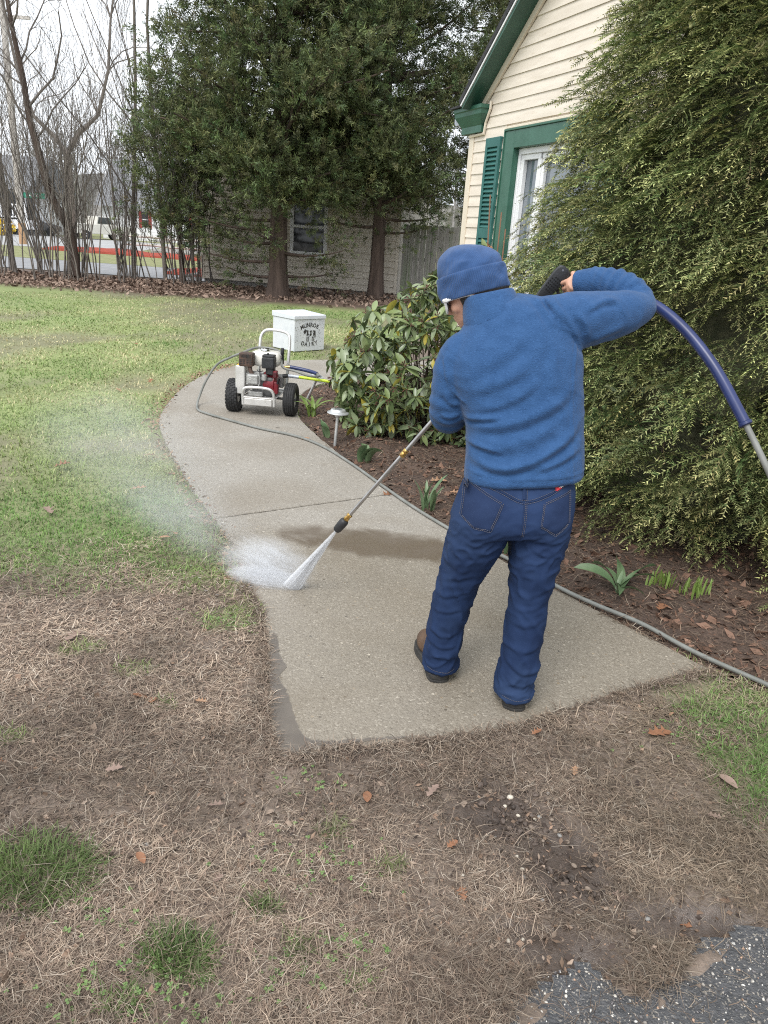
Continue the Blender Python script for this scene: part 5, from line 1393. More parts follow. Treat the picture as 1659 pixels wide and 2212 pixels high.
mat_red_t = M('red_label', (.52, .025, .035), None, rough=.7)
mat_steel = M('steel_lance', (.36, .35, .34), (.48, .47, .46), 20, rough=.32, metal=.9)
mat_brass = M('brass', (.50, .32, .10), (.62, .42, .16), 30, rough=.32, metal=.95)

def remesh(mb, vox, it=4, fac=.5):
    me = bpy.data.meshes.new('tmp'); me.from_pydata(mb.v, [], mb.f); me.update()
    bm = bmesh.new(); bm.from_mesh(me); bmesh.ops.recalc_face_normals(bm, faces=bm.faces); bm.to_mesh(me); bm.free()
    o = bpy.data.objects.new('tmp', me); COL.objects.link(o)
    r = o.modifiers.new('r', 'REMESH'); r.mode = 'VOXEL'; r.voxel_size = vox
    s = o.modifiers.new('s', 'SMOOTH'); s.iterations = it; s.factor = fac
    dg = bpy.context.evaluated_depsgraph_get(); ev = o.evaluated_get(dg)
    m2 = bpy.data.meshes.new_from_object(ev)
    V = np.zeros(len(m2.vertices) * 3); m2.vertices.foreach_get('co', V); V = V.reshape(-1, 3)
    Nn = np.zeros(len(m2.vertices) * 3); m2.vertex_normals.foreach_get('vector', Nn); Nn = Nn.reshape(-1, 3)
    lt = np.zeros(len(m2.polygons), dtype=np.int32); m2.polygons.foreach_get('loop_total', lt)
    li = np.zeros(len(m2.loops), dtype=np.int32); m2.loops.foreach_get('vertex_index', li)
    ls = np.concatenate([[0], np.cumsum(lt)[:-1]])
    F = [li[ls[lt == k][:, None] + np.arange(k)] for k in (3, 4) if (lt == k).any()]
    bpy.data.objects.remove(o, do_unlink=True); bpy.data.meshes.remove(me); bpy.data.meshes.remove(m2)
    return V, Nn, F

def loft(mb, rings, n=36, pw=2.4, endr=None, wob=0, seed=0):
    """rings: (x, y, z, rx, ry, tilt in degrees about Y)"""
    a = np.arange(n) * 2 * math.pi / n; V = []; F = []
    c, s = np.cos(a), np.sin(a)
    ux = np.sign(c) * np.abs(c) ** (2 / pw); uy = np.sign(s) * np.abs(s) ** (2 / pw)
    for (x, y, z, rx, ry, t) in rings:
        ct, st = math.cos(rad(t)), math.sin(rad(t))
        for i in range(n): V.append((x + ux[i] * rx * ct, y + uy[i] * ry, z + ux[i] * rx * st))
    for k in range(len(rings) - 1):
        for i in range(n):
            j = (i + 1) % n; F.append((k * n + i, k * n + j, (k + 1) * n + j, (k + 1) * n + i))
    F.append(tuple(range(n - 1, -1, -1))); F.append(tuple((len(rings) - 1) * n + i for i in range(n)))
    mb.add(V, F)
def smooth_rings(rings, k=5): return [tuple(r) for r in spline(rings, k)]

def seg_dist(P, L):
    d = np.full(len(P), 1e9); tt = np.zeros(len(P)); L = np.asarray(L, float); acc = 0; sg = np.zeros(len(P))
    lens = np.linalg.norm(np.diff(L, axis=0), axis=1); tot = lens.sum()
    for i in range(len(L) - 1):
        ab = L[i + 1] - L[i]; t = np.clip(((P - L[i]) @ ab) / (ab @ ab), 0, 1); q = P - L[i] - t[:, None] * ab
        dd = np.linalg.norm(q, axis=1); m_ = dd < d; d[m_] = dd[m_]; tt[m_] = (acc + t[m_] * lens[i]) / tot
        if P.shape[1] == 2: sg[m_] = np.sign(ab[0] * q[m_, 1] - ab[1] * q[m_, 0])
        acc += lens[i]
    return d, tt, sg
def fold(V, Nn, L, A, w, ymax=None, soft=True, sharp=.0):
    """push up a ridge along a line drawn on the back (x, z), with a trough under it"""
    P = V[:, [0, 2]]; d, t, sg = seg_dist(P, spline(L, 6))
    msk = np.clip(-Nn[:, 1] * 2.2, 0, 1)
    if ymax is not None: msk = msk * (V[:, 1] < ymax)
    env = np.clip(np.minimum(t, 1 - t) / .25, 0, 1) if soft else 1
    x = d * sg
    prof = np.exp(-((x - .25 * w) / w) ** 2) - .75 * np.exp(-((x + 1.15 * w) / (.8 * w)) ** 2)
    return (A * prof * env * msk)[:, None] * Nn

PX, PY = .40, 2.53
person = thing('person', 'person in blue fleece, knit hat and jeans bending over a pressure lance on the path', 'person', (PX, PY, 0))

TORSO = [(.467, 2.530, .853, .203, .135, 6.4), (.465, 2.540, .899, .201, .138, 5.8), (.459, 2.555, .963, .198, .135, 7.5), (.451, 2.570, 1.032, .198, .135, 8.5), (.435, 2.585, 1.104, .206, .135, 10.4), (.413, 2.600, 1.175, .220, .138, 11.8), (.396, 2.615, 1.239, .222, .135, 13.5), (.374, 2.630, 1.298, .203, .125, 18.5), (.356, 2.645, 1.346, .172, .107, 23.5), (.338, 2.655, 1.375, .130, .092, 26.5), (.318, 2.665, 1.395, .088, .076, 26)]
RSL = [(.500, 2.63, 1.338, .100), (.595, 2.637, 1.362, .096), (.690, 2.655, 1.382, .082), (.775, 2.685, 1.402, .070), (.818, 2.712, 1.414, .054), (.822, 2.742, 1.432, .050), (.792, 2.782, 1.456, .060), (.745, 2.820, 1.474, .058), (.705, 2.848, 1.480, .052), (.670, 2.872, 1.477, .048), (.630, 2.895, 1.469, .043)]
LSL = [(.270, 2.635, 1.262, .050), (.243, 2.632, 1.240, .074), (.212, 2.625, 1.180, .076), (.196, 2.625, 1.09, .066), (.200, 2.64, 1.03, .066), (.207, 2.70, 1.003, .064), (.215, 2.79, .998, .055), (.228, 2.90, 1.000, .046), (.234, 2.955, 1.000, .040)]
def sleeve(mb, pts, ripple, n=28):
    S = spline(pts, 12); P, r = S[:, :3], S[:, 3].copy(); s = np.linspace(0, 1, len(P))
    for (c, w, A, fr) in ripple: r = r + A * np.exp(-((s - c) / w) ** 2) * np.sin(s * fr)
    mb.tube(P, r, n)
jk = MB()
loft(jk, smooth_rings([(.468, 2.528, .838, .192, .124, 6.4), (.467, 2.529, .846, .200, .132, 6.4)] + TORSO))
sleeve(jk, RSL, [(.68, .14, .0060, 112), (.9, .12, .003, 150)]); sleeve(jk, LSL, [(.5, .2, .004, 95), (.85, .15, .003, 120)])
V, Nn, F = remesh(jk, .0066, 4)
D = np.zeros_like(V)
for L_, A, w in (([(.243, 1.06), (.33, 1.085), (.42, 1.135), (.47, 1.19)], .0045, .015), ([(.245, 1.011), (.387, 1.036), (.522, 1.104), (.592, 1.175)], .0085, .021),
                 ([(.256, .955), (.36, .962), (.47, 1.0), (.55, 1.065)], .005, .024), ([(.255, .922), (.35, .893), (.45, .915), (.56, .985), (.63, 1.06)], .011, .016),
                 ([(.235, 1.034), (.279, 1.041), (.36, 1.058)], .009, .010), ([(.25, 1.125), (.36, 1.175), (.45, 1.237)], .005, .020),
                 ([(.453, 1.435), (.492, 1.41), (.536, 1.358)], .008, .011), ([(.424, 1.44), (.465, 1.402), (.502, 1.341)], .006, .012),
                 ([(.25, .965), (.30, .955), (.38, .945)], .007, .009), ([(.46, .90), (.54, .925), (.64, .98)], .007, .013),
                 ([(.27, 1.20), (.36, 1.26), (.42, 1.33)], .004, .022), ([(.52, 1.29), (.50, 1.22), (.52, 1.14)], .004, .02),
                 ([(.62, 1.30), (.68, 1.33), (.76, 1.37)], .005, .014), ([(.60, 1.40), (.66, 1.43), (.72, 1.435)], .006, .010), ([(.56, 1.40), (.60, 1.36), (.62, 1.31)], .006, .011),
                 ([(.17, 1.10), (.20, 1.07), (.235, 1.07)], .006, .009), ([(.165, 1.03), (.20, 1.02), (.24, 1.035)], .006, .009)):
    D += fold(V, Nn, L_, A * 1.25, w, ymax=2.66)
# seams: side panel, both armholes, the hem line
for L_, A, w in (([(.582, 1.297), (.578, 1.22), (.586, 1.077), (.613, .845)], .0030, .0045), ([(.484, 1.444), (.55, 1.359), (.608, 1.281)], .0045, .006), ([(.163, 1.211), (.19, 1.127), (.238, 1.089)], .0042, .006), ([(.262, .868), (.36, .866), (.467, .872), (.57, .882), (.66, .893)], .0028, .005)):
    D += fold(V, Nn, L_, A, w, ymax=2.68, soft=False)
V = V + D
n_ = np.array([mnoise.noise(Vector(p) * 14) * .0022 + max(0, 1 - 2.4 * abs(mnoise.noise(Vector((p[0] * 9 - p[2] * 7, p[1] * 8, p[2] * 16 + p[0] * 8))))) ** 2 * .0022 for p in V]); V = V + Nn * n_[:, None]
# hem flares a touch
jacket = mk('fleece_jacket', V, F, mat_fleece, person, smooth=True, world=True)
# stand-up collar: a real band with an inside
cb = MB(); n = 40; VV = []
axis0, axis1 = np.array([.320, 2.664, 1.358]), np.array([.300, 2.688, 1.416])
up = nrm(axis1 - axis0); e1 = nrm(np.cross(up, (0, 1, 0))); e2 = np.cross(up, e1)
prof = [(-.035, .098), (-.015, .097), (.005, .094), (.03, .089), (.052, .084), (.062, .081), (.066, .077), (.063, .073), (.05, .073), (.0, .078)]
for k, (h, r) in enumerate(prof):
    for i in range(n):
        a = 2 * math.pi * i / n; back = .5 + .5 * math.cos(a - math.atan2(-(axis1 - axis0) @ e2, .001) )
        rr = r * (1 + .012 * math.sin(5 * a + h * 60))
        hh = h * (1 + .10 * math.sin(a * 2 + 1))
        VV.append(axis0 + up * hh + e1 * rr * math.cos(a) * 1.08 + e2 * rr * math.sin(a) * 1.0)
FF = []
for k in range(len(prof) - 1):
    for i in range(n): FF.append((k * n + i, k * n + (i + 1) % n, (k + 1) * n + (i + 1) % n, (k + 1) * n + i))
FF += [((len(prof) - 1) * n + i, (len(prof) - 1) * n + (i + 1) % n, (i + 1) % n, i) for i in range(n)]
cb.add(VV, FF); cb.build('collar', mat_fleece, jacket, smooth=True, world=True)

# ---- jeans
HIP = [(.455, 2.538, .90, .165, .098, 6), (.453, 2.534, .857, .180, .112, 6.0), (.450, 2.522, .810, .193, .130, 5.4), (.444, 2.505, .758, .204, .140, 5.4), (.438, 2.500, .703, .208, .142, 5.4), (.436, 2.50, .665, .200, .128, 5)]
LLEG = [(.345, 2.505, .74, .098, .128, 0), (.337, 2.505, .683, .100, .128, 0), (.330, 2.510, .620, .100, .118, 0), (.318, 2.520, .564, .093, .110, 0), (.300, 2.540, .485, .081, .098, 0), (.285, 2.560, .404, .073, .090, 0), (.275, 2.575, .323, .070, .085, 0), (.269, 2.585, .261, .066, .082, 0), (.262, 2.592, .206, .066, .082, 0), (.262, 2.598, .161, .066, .084, 0), (.261, 2.604, .100, .065, .084, 0), (.258, 2.615, .055, .066, .090, 0), (.257, 2.622, .044, .067, .094, 0), (.257, 2.624, .036, .064, .092, 0)]
RLEG = [(.540, 2.50, .75, .10, .128, 0), (.541, 2.500, .704, .103, .130, 0), (.543, 2.500, .644, .098, .120, 0), (.539, 2.490, .594, .092, .110, 0), (.535, 2.480, .530, .082, .098, 0), (.533, 2.475, .463, .073, .090, 0), (.531, 2.470, .396, .068, .085, 0), (.531, 2.465, .345, .067, .083, 0), (.529, 2.460, .294, .066, .083, 0), (.529, 2.457, .242, .065, .083, 0), (.528, 2.457, .187, .066, .083, 0), (.526, 2.458, .122, .068, .086, 0), (.522, 2.462, .065, .068, .092, 0), (.521, 2.468, .046, .069, .096, 0), (.520, 2.47, .038, .066, .094, 0)]
jn = MB()
def stack(rings, k=9):
    out = []
    for (x, y, z, rx, ry, t) in spline(rings, k):
        q = np.clip((.30 - z) / .22, 0, 1); w = .0010 * q * math.sin(z * 97 + 1.0) + .0035 * q * math.sin(z * 47)
        kn = math.exp(-((z - .42) / .10) ** 2); w += .0012 * kn * math.sin(z * 130)
        out.append((x + .006 * q * math.sin(z * 47), y, z, rx + w, ry + w, 7 * q * math.sin(z * 38)))
    return out
loft(jn, smooth_rings(HIP, 4), pw=2.5); loft(jn, stack(LLEG), pw=2.25); loft(jn, stack(RLEG), pw=2.25)
V, Nn, F = remesh(jn, .0064, 4)
D = np.zeros_like(V)
LF = [([(.21, .45), (.26, .475), (.33, .50)], .0050, .011), ([(.20, .38), (.26, .40), (.32, .43)], .0050, .010), ([(.19, .31), (.25, .325), (.31, .345)], .0055, .010), ([(.185, .245), (.25, .215), (.31, .235)], .009, .010), ([(.19, .20), (.24, .165), (.31, .175)], .008, .011),
      ([(.20, .14), (.25, .115), (.30, .13)], .007, .009), ([(.45, .47), (.52, .46), (.60, .50)], .0050, .011), ([(.46, .345), (.53, .35), (.60, .385)], .0050, .011), ([(.47, .40), (.53, .41), (.59, .44)], .0045, .010), ([(.46, .205), (.53, .165), (.60, .175)], .009, .010), ([(.46, .15), (.52, .11), (.59, .13)], .008, .011), ([(.47, .265), (.53, .25), (.59, .27)], .006, .010),
      ([(.43, .66), (.37, .615), (.29, .60)], .0055, .012), ([(.43, .63), (.36, .575), (.29, .555)], .005, .012), ([(.46, .66), (.53, .625), (.61, .62)], .0055, .011), ([(.47, .69), (.52, .67), (.60, .665)], .004, .010), ([(.25, .68), (.30, .66), (.36, .655)], .004, .012)]
for L_, A, w in LF: D += fold(V, Nn, L_, A, w, ymax=2.62)
def crease(p):
    q = Vector((p[0] * 15 + p[2] * 11, p[1] * 13, p[2] * 14 - p[0] * 15 + 2 * math.sin(p[2] * 9)))
    a = 1 - abs(mnoise.noise(q)) * 2.2
    return max(a, 0) ** 2 * .0070 + mnoise.noise(Vector(p) * 38) * .0010
n_ = np.array([crease(p) for p in V]); V = V + D * .50 + Nn * (n_ * np.clip((.80 - V[:, 2]) / .2, .25, 1))[:, None]
jeans = mk('jeans', V, F, mat_denim, person, smooth=True, world=True)
_bv = BVHTree.FromPolygons([tuple(p) for p in V], [tuple(int(i) for i in f) for FF_ in F for f in FF_])
def on_back(x, z, off):
    h = _bv.ray_cast(Vector((x, 2.0, z)), Vector((0, 1, 0)))
    if h[0] is None: return np.array([x, 2.42 - off, z])
    return np.array(h[0] + h[1] * off)
def patch(name, poly, off, mat, parent, res=14):
    """cloth patch laid on the seat: poly is five (x, z) corners, first two = top edge"""
    A, B, Cc, Dd, E_ = [np.array(p) for p in poly]
    V = []; n = res
    for i in range(n + 1):
        v = i / n
        lft = A + (E_ - A) * min(1, v / .72) if v < .72 else E_ + (Dd - E_) * (v - .72) / .28
        rgt = B + (Cc - B) * v
        for j in range(n + 1):
            p = lft + (rgt - lft) * j / n; ed_ = min(i, j, n - i, n - j)
            V.append(on_back(p[0], p[1], off if ed_ > 0 else -.001))
    F = [(i * (n + 1) + j, i * (n + 1) + j + 1, (i + 1) * (n + 1) + j + 1, (i + 1) * (n + 1) + j) for i in range(n) for j in range(n)]
    return mk(name, V, F, mat, parent, smooth=True, world=True)
def ribbon(name, line, w, off, mat, parent, dash=None):
    L_ = spline(line, 10); mb = MB()
    P = np.array([on_back(x, z, off) for x, z in L_]); 
    if dash is None: mb.tube(P, w, 5)
    else:
        s = np.concatenate([[0], np.cumsum(np.linalg.norm(np.diff(P, axis=0), axis=1))]); k = int(s[-1] / dash)
        for i in range(k):
            a = [np.array([np.interp((i + f) * dash, s, P[:, c]) for c in range(3)]) for f in (.1, .75)]; mb.tube(a, w, 4)
    o = mb.build(name, mat, parent, world=True, fixn=False)
    if dash: o['kind'] = 'stuff'
    return o
POCKL = [(.268, .842), (.392, .790), (.357, .694), (.300, .695), (.254, .728)]
POCKR = [(.612, .838), (.517, .800), (.512, .724), (.570, .690), (.616, .733)]
for pk_ in (POCKL, POCKR):
    p = patch('pocket', pk_, .0035, mat_denim2, jeans)
    ring_ = [*pk_, pk_[0]]; c = np.array(pk_).mean(0)
    for f in (.96, .88):
        for a, b in zip(ring_[:-1], ring_[1:]):
            q = [c + (np.array(a) - c) * f, c + ((np.array(a) + np.array(b)) / 2 - c) * f, c + (np.array(b) - c) * f]
            ribbon('stitching', q, .0010, .0045, mat_thread, p, dash=.0065)
ribbon('yoke_seam', [(.290, .846), (.379, .821), (.454, .799), (.538, .825), (.618, .868)], .0024, .0008, mat_denim2, jeans)
for dz in (.005, -.005): ribbon('stitching', [(.290, .846 + dz), (.379, .821 + dz), (.454, .799 + dz), (.538, .825 + dz), (.618, .868 + dz)], .0009, .003, mat_thread, jeans, dash=.0065)
ribbon('seat_seam', [(.454, .850), (.455, .791), (.455, .729), (.453, .680)], .0024, .0008, mat_denim2, jeans)
for dx in (.004, .009): ribbon('stitching', [(.454 + dx, .850), (.455 + dx, .791), (.455 + dx, .729), (.453 + dx, .685)], .0009, .0025, mat_thread, jeans, dash=.0065)
ribbon('belt_loop', [(.452, .872), (.4535, .845), (.455, .806)], .0055, .0025, mat_denim2, jeans)
ribbon('hem_stitching', [(.206, .062), (.23, .058), (.258, .056), (.285, .058), (.308, .064)], .0010, .0015, mat_thread, jeans, dash=.006)
ribbon('hem_stitching', [(.472, .062), (.495, .058), (.52, .056), (.545, .058), (.568, .064)], .0010, .0015, mat_thread, jeans, dash=.006)
lb = patch('label_tag', [(.556, .848), (.581, .859), (.583, .844), (.571, .839), (.557, .832)], .006, mat_red_t, jeans, 4)
def text(body, size, mat, parent, o, ex, ey, ez, extr=.0004, name='lettering', shear=0, spacing=1.0, bold=0):
    cu = bpy.data.curves.new('txt', 'FONT'); cu.body = body; cu.size = size; cu.extrude = extr; cu.align_x = 'CENTER'; cu.align_y = 'CENTER'; cu.shear = shear; cu.space_character = spacing; cu.resolution_u = 3
    cu.offset = bold
    ob = bpy.data.objects.new('txt', cu); COL.objects.link(ob)
    dg = bpy.context.evaluated_depsgraph_get(); me = bpy.data.meshes.new_from_object(ob.evaluated_get(dg))
    bpy.data.objects.remove(ob, do_unlink=True)
    Mx = np.stack([np.asarray(ex, float), np.asarray(ey, float), np.asarray(ez, float)], 1)
    V = np.zeros(len(me.vertices) * 3); me.vertices.foreach_get('co', V); V = V.reshape(-1, 3) @ Mx.T + np.asarray(o)
    me.vertices.foreach_set('co', V.astype(np.float32).ravel()); me.materials.clear(); me.materials.append(mat); me.update(); me.name = name
    t = bpy.data.objects.new(name, me); COL.objects.link(t); t.parent = parent; return t
pc = on_back(.5695, .8455, .0075) - root_loc(person)
text('Wrangler', .0062, mat_wfr, lb, pc, nrm((.90, .02, .42)), nrm((-.42, 0, .90)), (0, -1, 0), bold=.0001)

# ---- boots
def boot(heel, ang):
    b = thing('boot', None, None); b.parent = person; b.location = (heel[0] - PX, heel[1] - PY, 0); b.rotation_euler = (0, 0, ang)
    out = [(-.036, .0), (-.043, .03), (-.040, .09), (-.044, .15), (-.052, .20), (-.046, .255), (-.022, .288), (.012, .290), (.040, .262), (.048, .205), (.043, .15), (.037, .09), (.041, .03), (.034, .0), (0, -.012)]
    P = spline([*out, out[0]], 4)[:-1]
    MB().prism([tuple(p) for p in P], (0, 0, .012), (1, 0, 0), (0, 1, 0), (0, 0, 1), .022).build('sole', mat_sole, b, bevel=.004)
    hp_ = [tuple(p) for p in P if p[1] < .085]
    MB().prism(hp_, (0, 0, 0), (1, 0, 0), (0, 1, 0), (0, 0, 1), .0125).build('heel', mat_sole, b, bevel=.003)
    fp = [tuple(p) for p in P if p[1] > .115]
    MB().prism(fp, (0, 0, .001), (1, 0, 0), (0, 1, 0), (0, 0, 1), .0115).build('tread', mat_sole, b, bevel=.003)
    mb = MB(); mb.ell((0, .205, .056), (.048, .083, .044), None, 16, 10)
    mb.tube(spline([(0, .20, .062), (0, .13, .078), (0, .075, .115), (0, .06, .175)], 4), [.038] * 4 + [.042] * 4 + [.046] * 5, 16)
    mb.tube([(0, .045, .036), (0, .045, .10), (0, .055, .175)], [.041, .042, .044], 16)
    mb.tube([(0, .05, .052), (0, .12, .055), (0, .2, .052)], [.036, .036, .040], 14)
    V, Nn, F = remesh(mb, .005, 6); V = V[:, :]; V[:, 2] = np.maximum(V[:, 2], .0335)
    mk('upper', V, F, mat_boot, b, smooth=True)
    return b
boot((.256, 2.545), rad(11)); boot((.520, 2.392), rad(-8))

# ---- body: one skin from head to fingertips and feet
HCN = np.array([.255, 2.735, 1.442]); HF = nrm((-.85, .40, -.34)); HU = nrm(np.array([0, 0, 1.]) - HF * HF[2]); HS = np.cross(HU, HF)
HR = np.stack([HF, HS, HU], 1)
def hd(f, s, u): return HCN + HR @ np.array([f, s, u])
bd_ = MB()
bd_.ell(hd(-.008, 0, .012), (.098, .077, .090), HR, 24, 16)                       # cranium
fr = []
for (f, u, w, d_) in ((.030, -.005, .068, .068), (.034, -.040, .066, .064), (.038, -.072, .058, .056), (.044, -.100, .045, .044), (.052, -.120, .028, .030)):
    fr.append((f, u, w, d_))
V = []; n = 24; FF = []
for (f, u, w, d_) in fr:
    for i in range(n): a = 2 * math.pi * i / n; V.append(hd(f + d_ * math.cos(a), w * math.sin(a), u))
for k in range(len(fr) - 1):
    for i in range(n): FF.append((k * n + i, k * n + (i + 1) % n, (k + 1) * n + (i + 1) % n, (k + 1) * n + i))
FF += [tuple(range(n - 1, -1, -1)), tuple((len(fr) - 1) * n + i for i in range(n))]
bd_.add(V, FF)
bd_.ell(hd(.052, 0, -.112), (.030, .026, .018), HR)                                # chin
bd_.tube([hd(.088, 0, -.018), hd(.104, 0, -.045), hd(.110, 0, -.058), hd(.092, 0, -.064)], [.008, .011, .013, .010], 8)   # nose
bd_.ell(hd(.088, 0, -.082), (.010, .022, .006), HR); bd_.ell(hd(.085, 0, -.092), (.010, .019, .006), HR)           # lips
bd_.tube([hd(.080, -.045, .006), hd(.094, -.02, .008), hd(.094, .02, .008), hd(.080, .045, .006)], .009, 8)        # brow
for sg in (-1, 1):                                                                  # ears
    bd_.ell(hd(-.010, sg * .080, -.030), (.017, .007, .031), HR @ rot_z(sg * -.35) @ rot_y(.15), 14, 10)
    bd_.ell(hd(.003, sg * .078, -.052), (.010, .006, .012), HR, 10, 8)
    bd_.ell(hd(.055, sg * .046, -.050), (.028, .022, .024), HR, 12, 8)              # cheek
bd_.tube([hd(-.025, 0, -.03), hd(-.030, 0, -.09), (.312, 2.672, 1.37), (.33, 2.65, 1.30)], [.056, .055, .060, .08], 18)   # neck
loft(bd_, [(x, y, z, rx * .80, ry * .80, t) for (x, y, z, rx, ry, t) in TORSO[:-2]], n=28)
loft(bd_, [(x, y, z, rx * .80, ry * .80, t) for (x, y, z, rx, ry, t) in HIP], n=28)
for leg, ft in ((LLEG, (-.09, .16)), (RLEG, (.05, .17))):
    lg = [(x, y, z, rx * .72, ry * .66, 0) for (x, y, z, rx, ry, t) in leg if z > .08]
    loft(bd_, lg, n=20); x, y, z = lg[-1][:3]
    bd_.tube([(x, y, .14), (x, y + .01, .09), (x + ft[0] * .3, y + ft[1] * .3, .068), (x + ft[0] * .55, y + ft[1] * .6, .056)], [.032, .030, .022, .016], 12)
def tubep(pts, k, s=.76): P = spline(pts, 6); bd_.tube(P[:, :3], P[:, 3] * s, 14)
tubep(RSL, 6, .74); tubep(LSL, 6, .74)
LA, LB = np.array([.560, 2.955, 1.463]), np.array([-.205, 3.150, .350])           # axis of gun and lance
LD = nrm(LB - LA)
def finger(pts, r): P = spline(pts, 4); bd_.tube(P, np.linspace(r, r * .78, len(P)), 9); bd_.ell(P[-1], (r * .8,) * 3, None, 8, 6)
GR0 = np.array([.600, 2.950, 1.497]); GR1 = np.array([.655, 2.945, 1.405]); GD = nrm(GR1 - GR0)   # pistol grip axis
ga = nrm(np.cross(GD, LD)); gb = np.cross(ga, GD)
def grip_hand(c, ax, wrist, palm_dir, r_obj, thumb_sign=1, curl=4.0):
    """palm against an object of radius r_obj (axis ax at c), four fingers curled round it"""
    ax = nrm(ax); pd = nrm(palm_dir - ax * (palm_dir @ ax)); sd = np.cross(ax, pd)
    pc_ = c + pd * (r_obj + .014)
    R_ = np.stack([ax, sd, pd], 1)
    bd_.ell(pc_, (.043, .036, .016), R_, 16, 10)
    bd_.tube([wrist, wrist * .45 + pc_ * .55, pc_ + pd * .002], [.029, .030, .026], 14)
    for k, ln in enumerate((.92, 1.0, .96, .80)):
        o = c + ax * (-.0315 + .021 * k); P = []
        for t in np.linspace(.35, curl * ln, 6):
            rr = r_obj + .010
            P.append(o + rr * (math.cos(t) * pd + math.sin(t) * sd * 1.0) + (pd * .004 if t < .5 else 0))
        finger(P, .0086 if k < 3 else .0074)
    o = c - ax * .040; P = [pc_ - ax * .030 - sd * .016]
    for t in (-.55, -1.2, -1.9): P.append(o + (r_obj + .011) * (math.cos(t) * pd + math.sin(t) * sd) + ax * (-.008 - .006 * t))
    finger(P, .0102)
GC = GR0 * .5 + GR1 * .5
grip_hand(GC, GD, np.array([.632, 2.900, 1.470]), np.array([.25, -.95, .15]), .017)
LHc = LA + (LB - LA) * .4186
grip_hand(LHc, -LD, np.array([.236, 2.960, 1.0]), np.array([-.05, -1, -.05]), .012)
V, Nn, F = remesh(bd_, .0036, 3)
body = mk('body', V, F, mat_skin, person, smooth=True, world=True)
dm = body.modifiers.new('dec', 'DECIMATE'); dm.ratio = .2
bpy.context.view_layer.objects.active = body; body.select_set(True)
bpy.ops.object.modifier_apply(modifier='dec'); body.select_set(False)
for sg in (-1, 1):
    ey = MB().ell(hd(.080, sg * .032, -.016), (.013, .013, .012), HR, 12, 8).build('eye', mat_wfr, body, smooth=True, world=True)
    MB().ell(hd(.0915, sg * .033, -.017), (.0035, .006, .006), HR, 10, 6).build('iris', mat_lens, ey, smooth=True, world=True)

# ---- hair under the hat
V = []; FF = []; n = 48; lv = 7
for k in range(lv):
    u = .0 - .078 * k / (lv - 1)
    for i in range(n):
        a = rad(68) + rad(224) * i / (n - 1); q = 1 - .28 * (k / (lv - 1)) ** 2
        jag = (.010 * math.sin(i * 2.3) + .006 * math.sin(i * 5.1)) * (k == lv - 1)
        V.append(hd(-.008 + .104 * q * math.cos(a), .083 * q * math.sin(a), u + jag))
for k in range(lv - 1):
    for i in range(n - 1): FF.append((k * n + i, k * n + i + 1, (k + 1) * n + i + 1, (k + 1) * n + i))
hair = mk('hair', V, FF, mat_hair, person, smooth=True, world=True)
so = hair.modifiers.new('sol', 'SOLIDIFY'); so.thickness = .006; so.offset = -1

# ---- knit hat: ribs are modelled, the cuff is turned up
def knit(name, rows, nrib, A, mat, parent, close=True):
    """rows: (u, forward radius, side radius, forward shift, rib amplitude)"""
    n = nrib * 4; a = np.arange(n) * 2 * math.pi / n; V = []; F = []
    rib = np.abs(np.sin(a * nrib / 2)) - .5
    S = spline(rows, 7)
    for k, (u, rf, rs_, sf, am) in enumerate(S):
        wv = .0018 * np.sin(3 * a + u * 70) + .0012 * np.sin(7 * a - u * 120)
        r1 = rf + am * rib + wv; r2 = rs_ + am * rib + wv
        cr_ = .010 * np.exp(-((u - .098) / .022) ** 2) * np.cos(2 * (a - .7)) + .006 * np.exp(-((u - .075) / .012) ** 2) * np.sin(4 * a + 1)
        for i in range(n): V.append(hd(sf + r1[i] * math.cos(a[i]), r2[i] * math.sin(a[i]), u + cr_[i]))
    for k in range(len(S) - 1):
        for i in range(n): F.append((k * n + i, k * n + (i + 1) % n, (k + 1) * n + (i + 1) % n, (k + 1) * n + i))
    if close: F.append(tuple((len(S) - 1) * n + i for i in range(n)))
    return mk(name, V, F, mat, parent, smooth=True, world=True)
hat = knit('knit_hat', [(.020, .112, .092, .004, .0016), (.050, .113, .093, .005, .0016), (.078, .108, .089, .006, .0016), (.100, .096, .078, .010, .0014), (.122, .076, .062, .020, .0012), (.137, .050, .040, .030, .0008), (.146, .024, .019, .036, .0004), (.148, .004, .004, .038, 0)], 110, 1, mat_knit, person)
knit('cuff', [(-.010, .104, .084, .004, 0), (-.020, .108, .088, .004, .0008), (-.026, .115, .095, .004, .0014), (-.020, .1210, .1005, .004, .0028), (.010, .1225, .102, .004, .003), (.040, .1215, .101, .005, .003), (.050, .1205, .100, .005, .0024), (.0550, .117, .097, .005, .0015), (.052, .112, .092, .005, .0005)], 110, 1, mat_knit, hat, close=False)

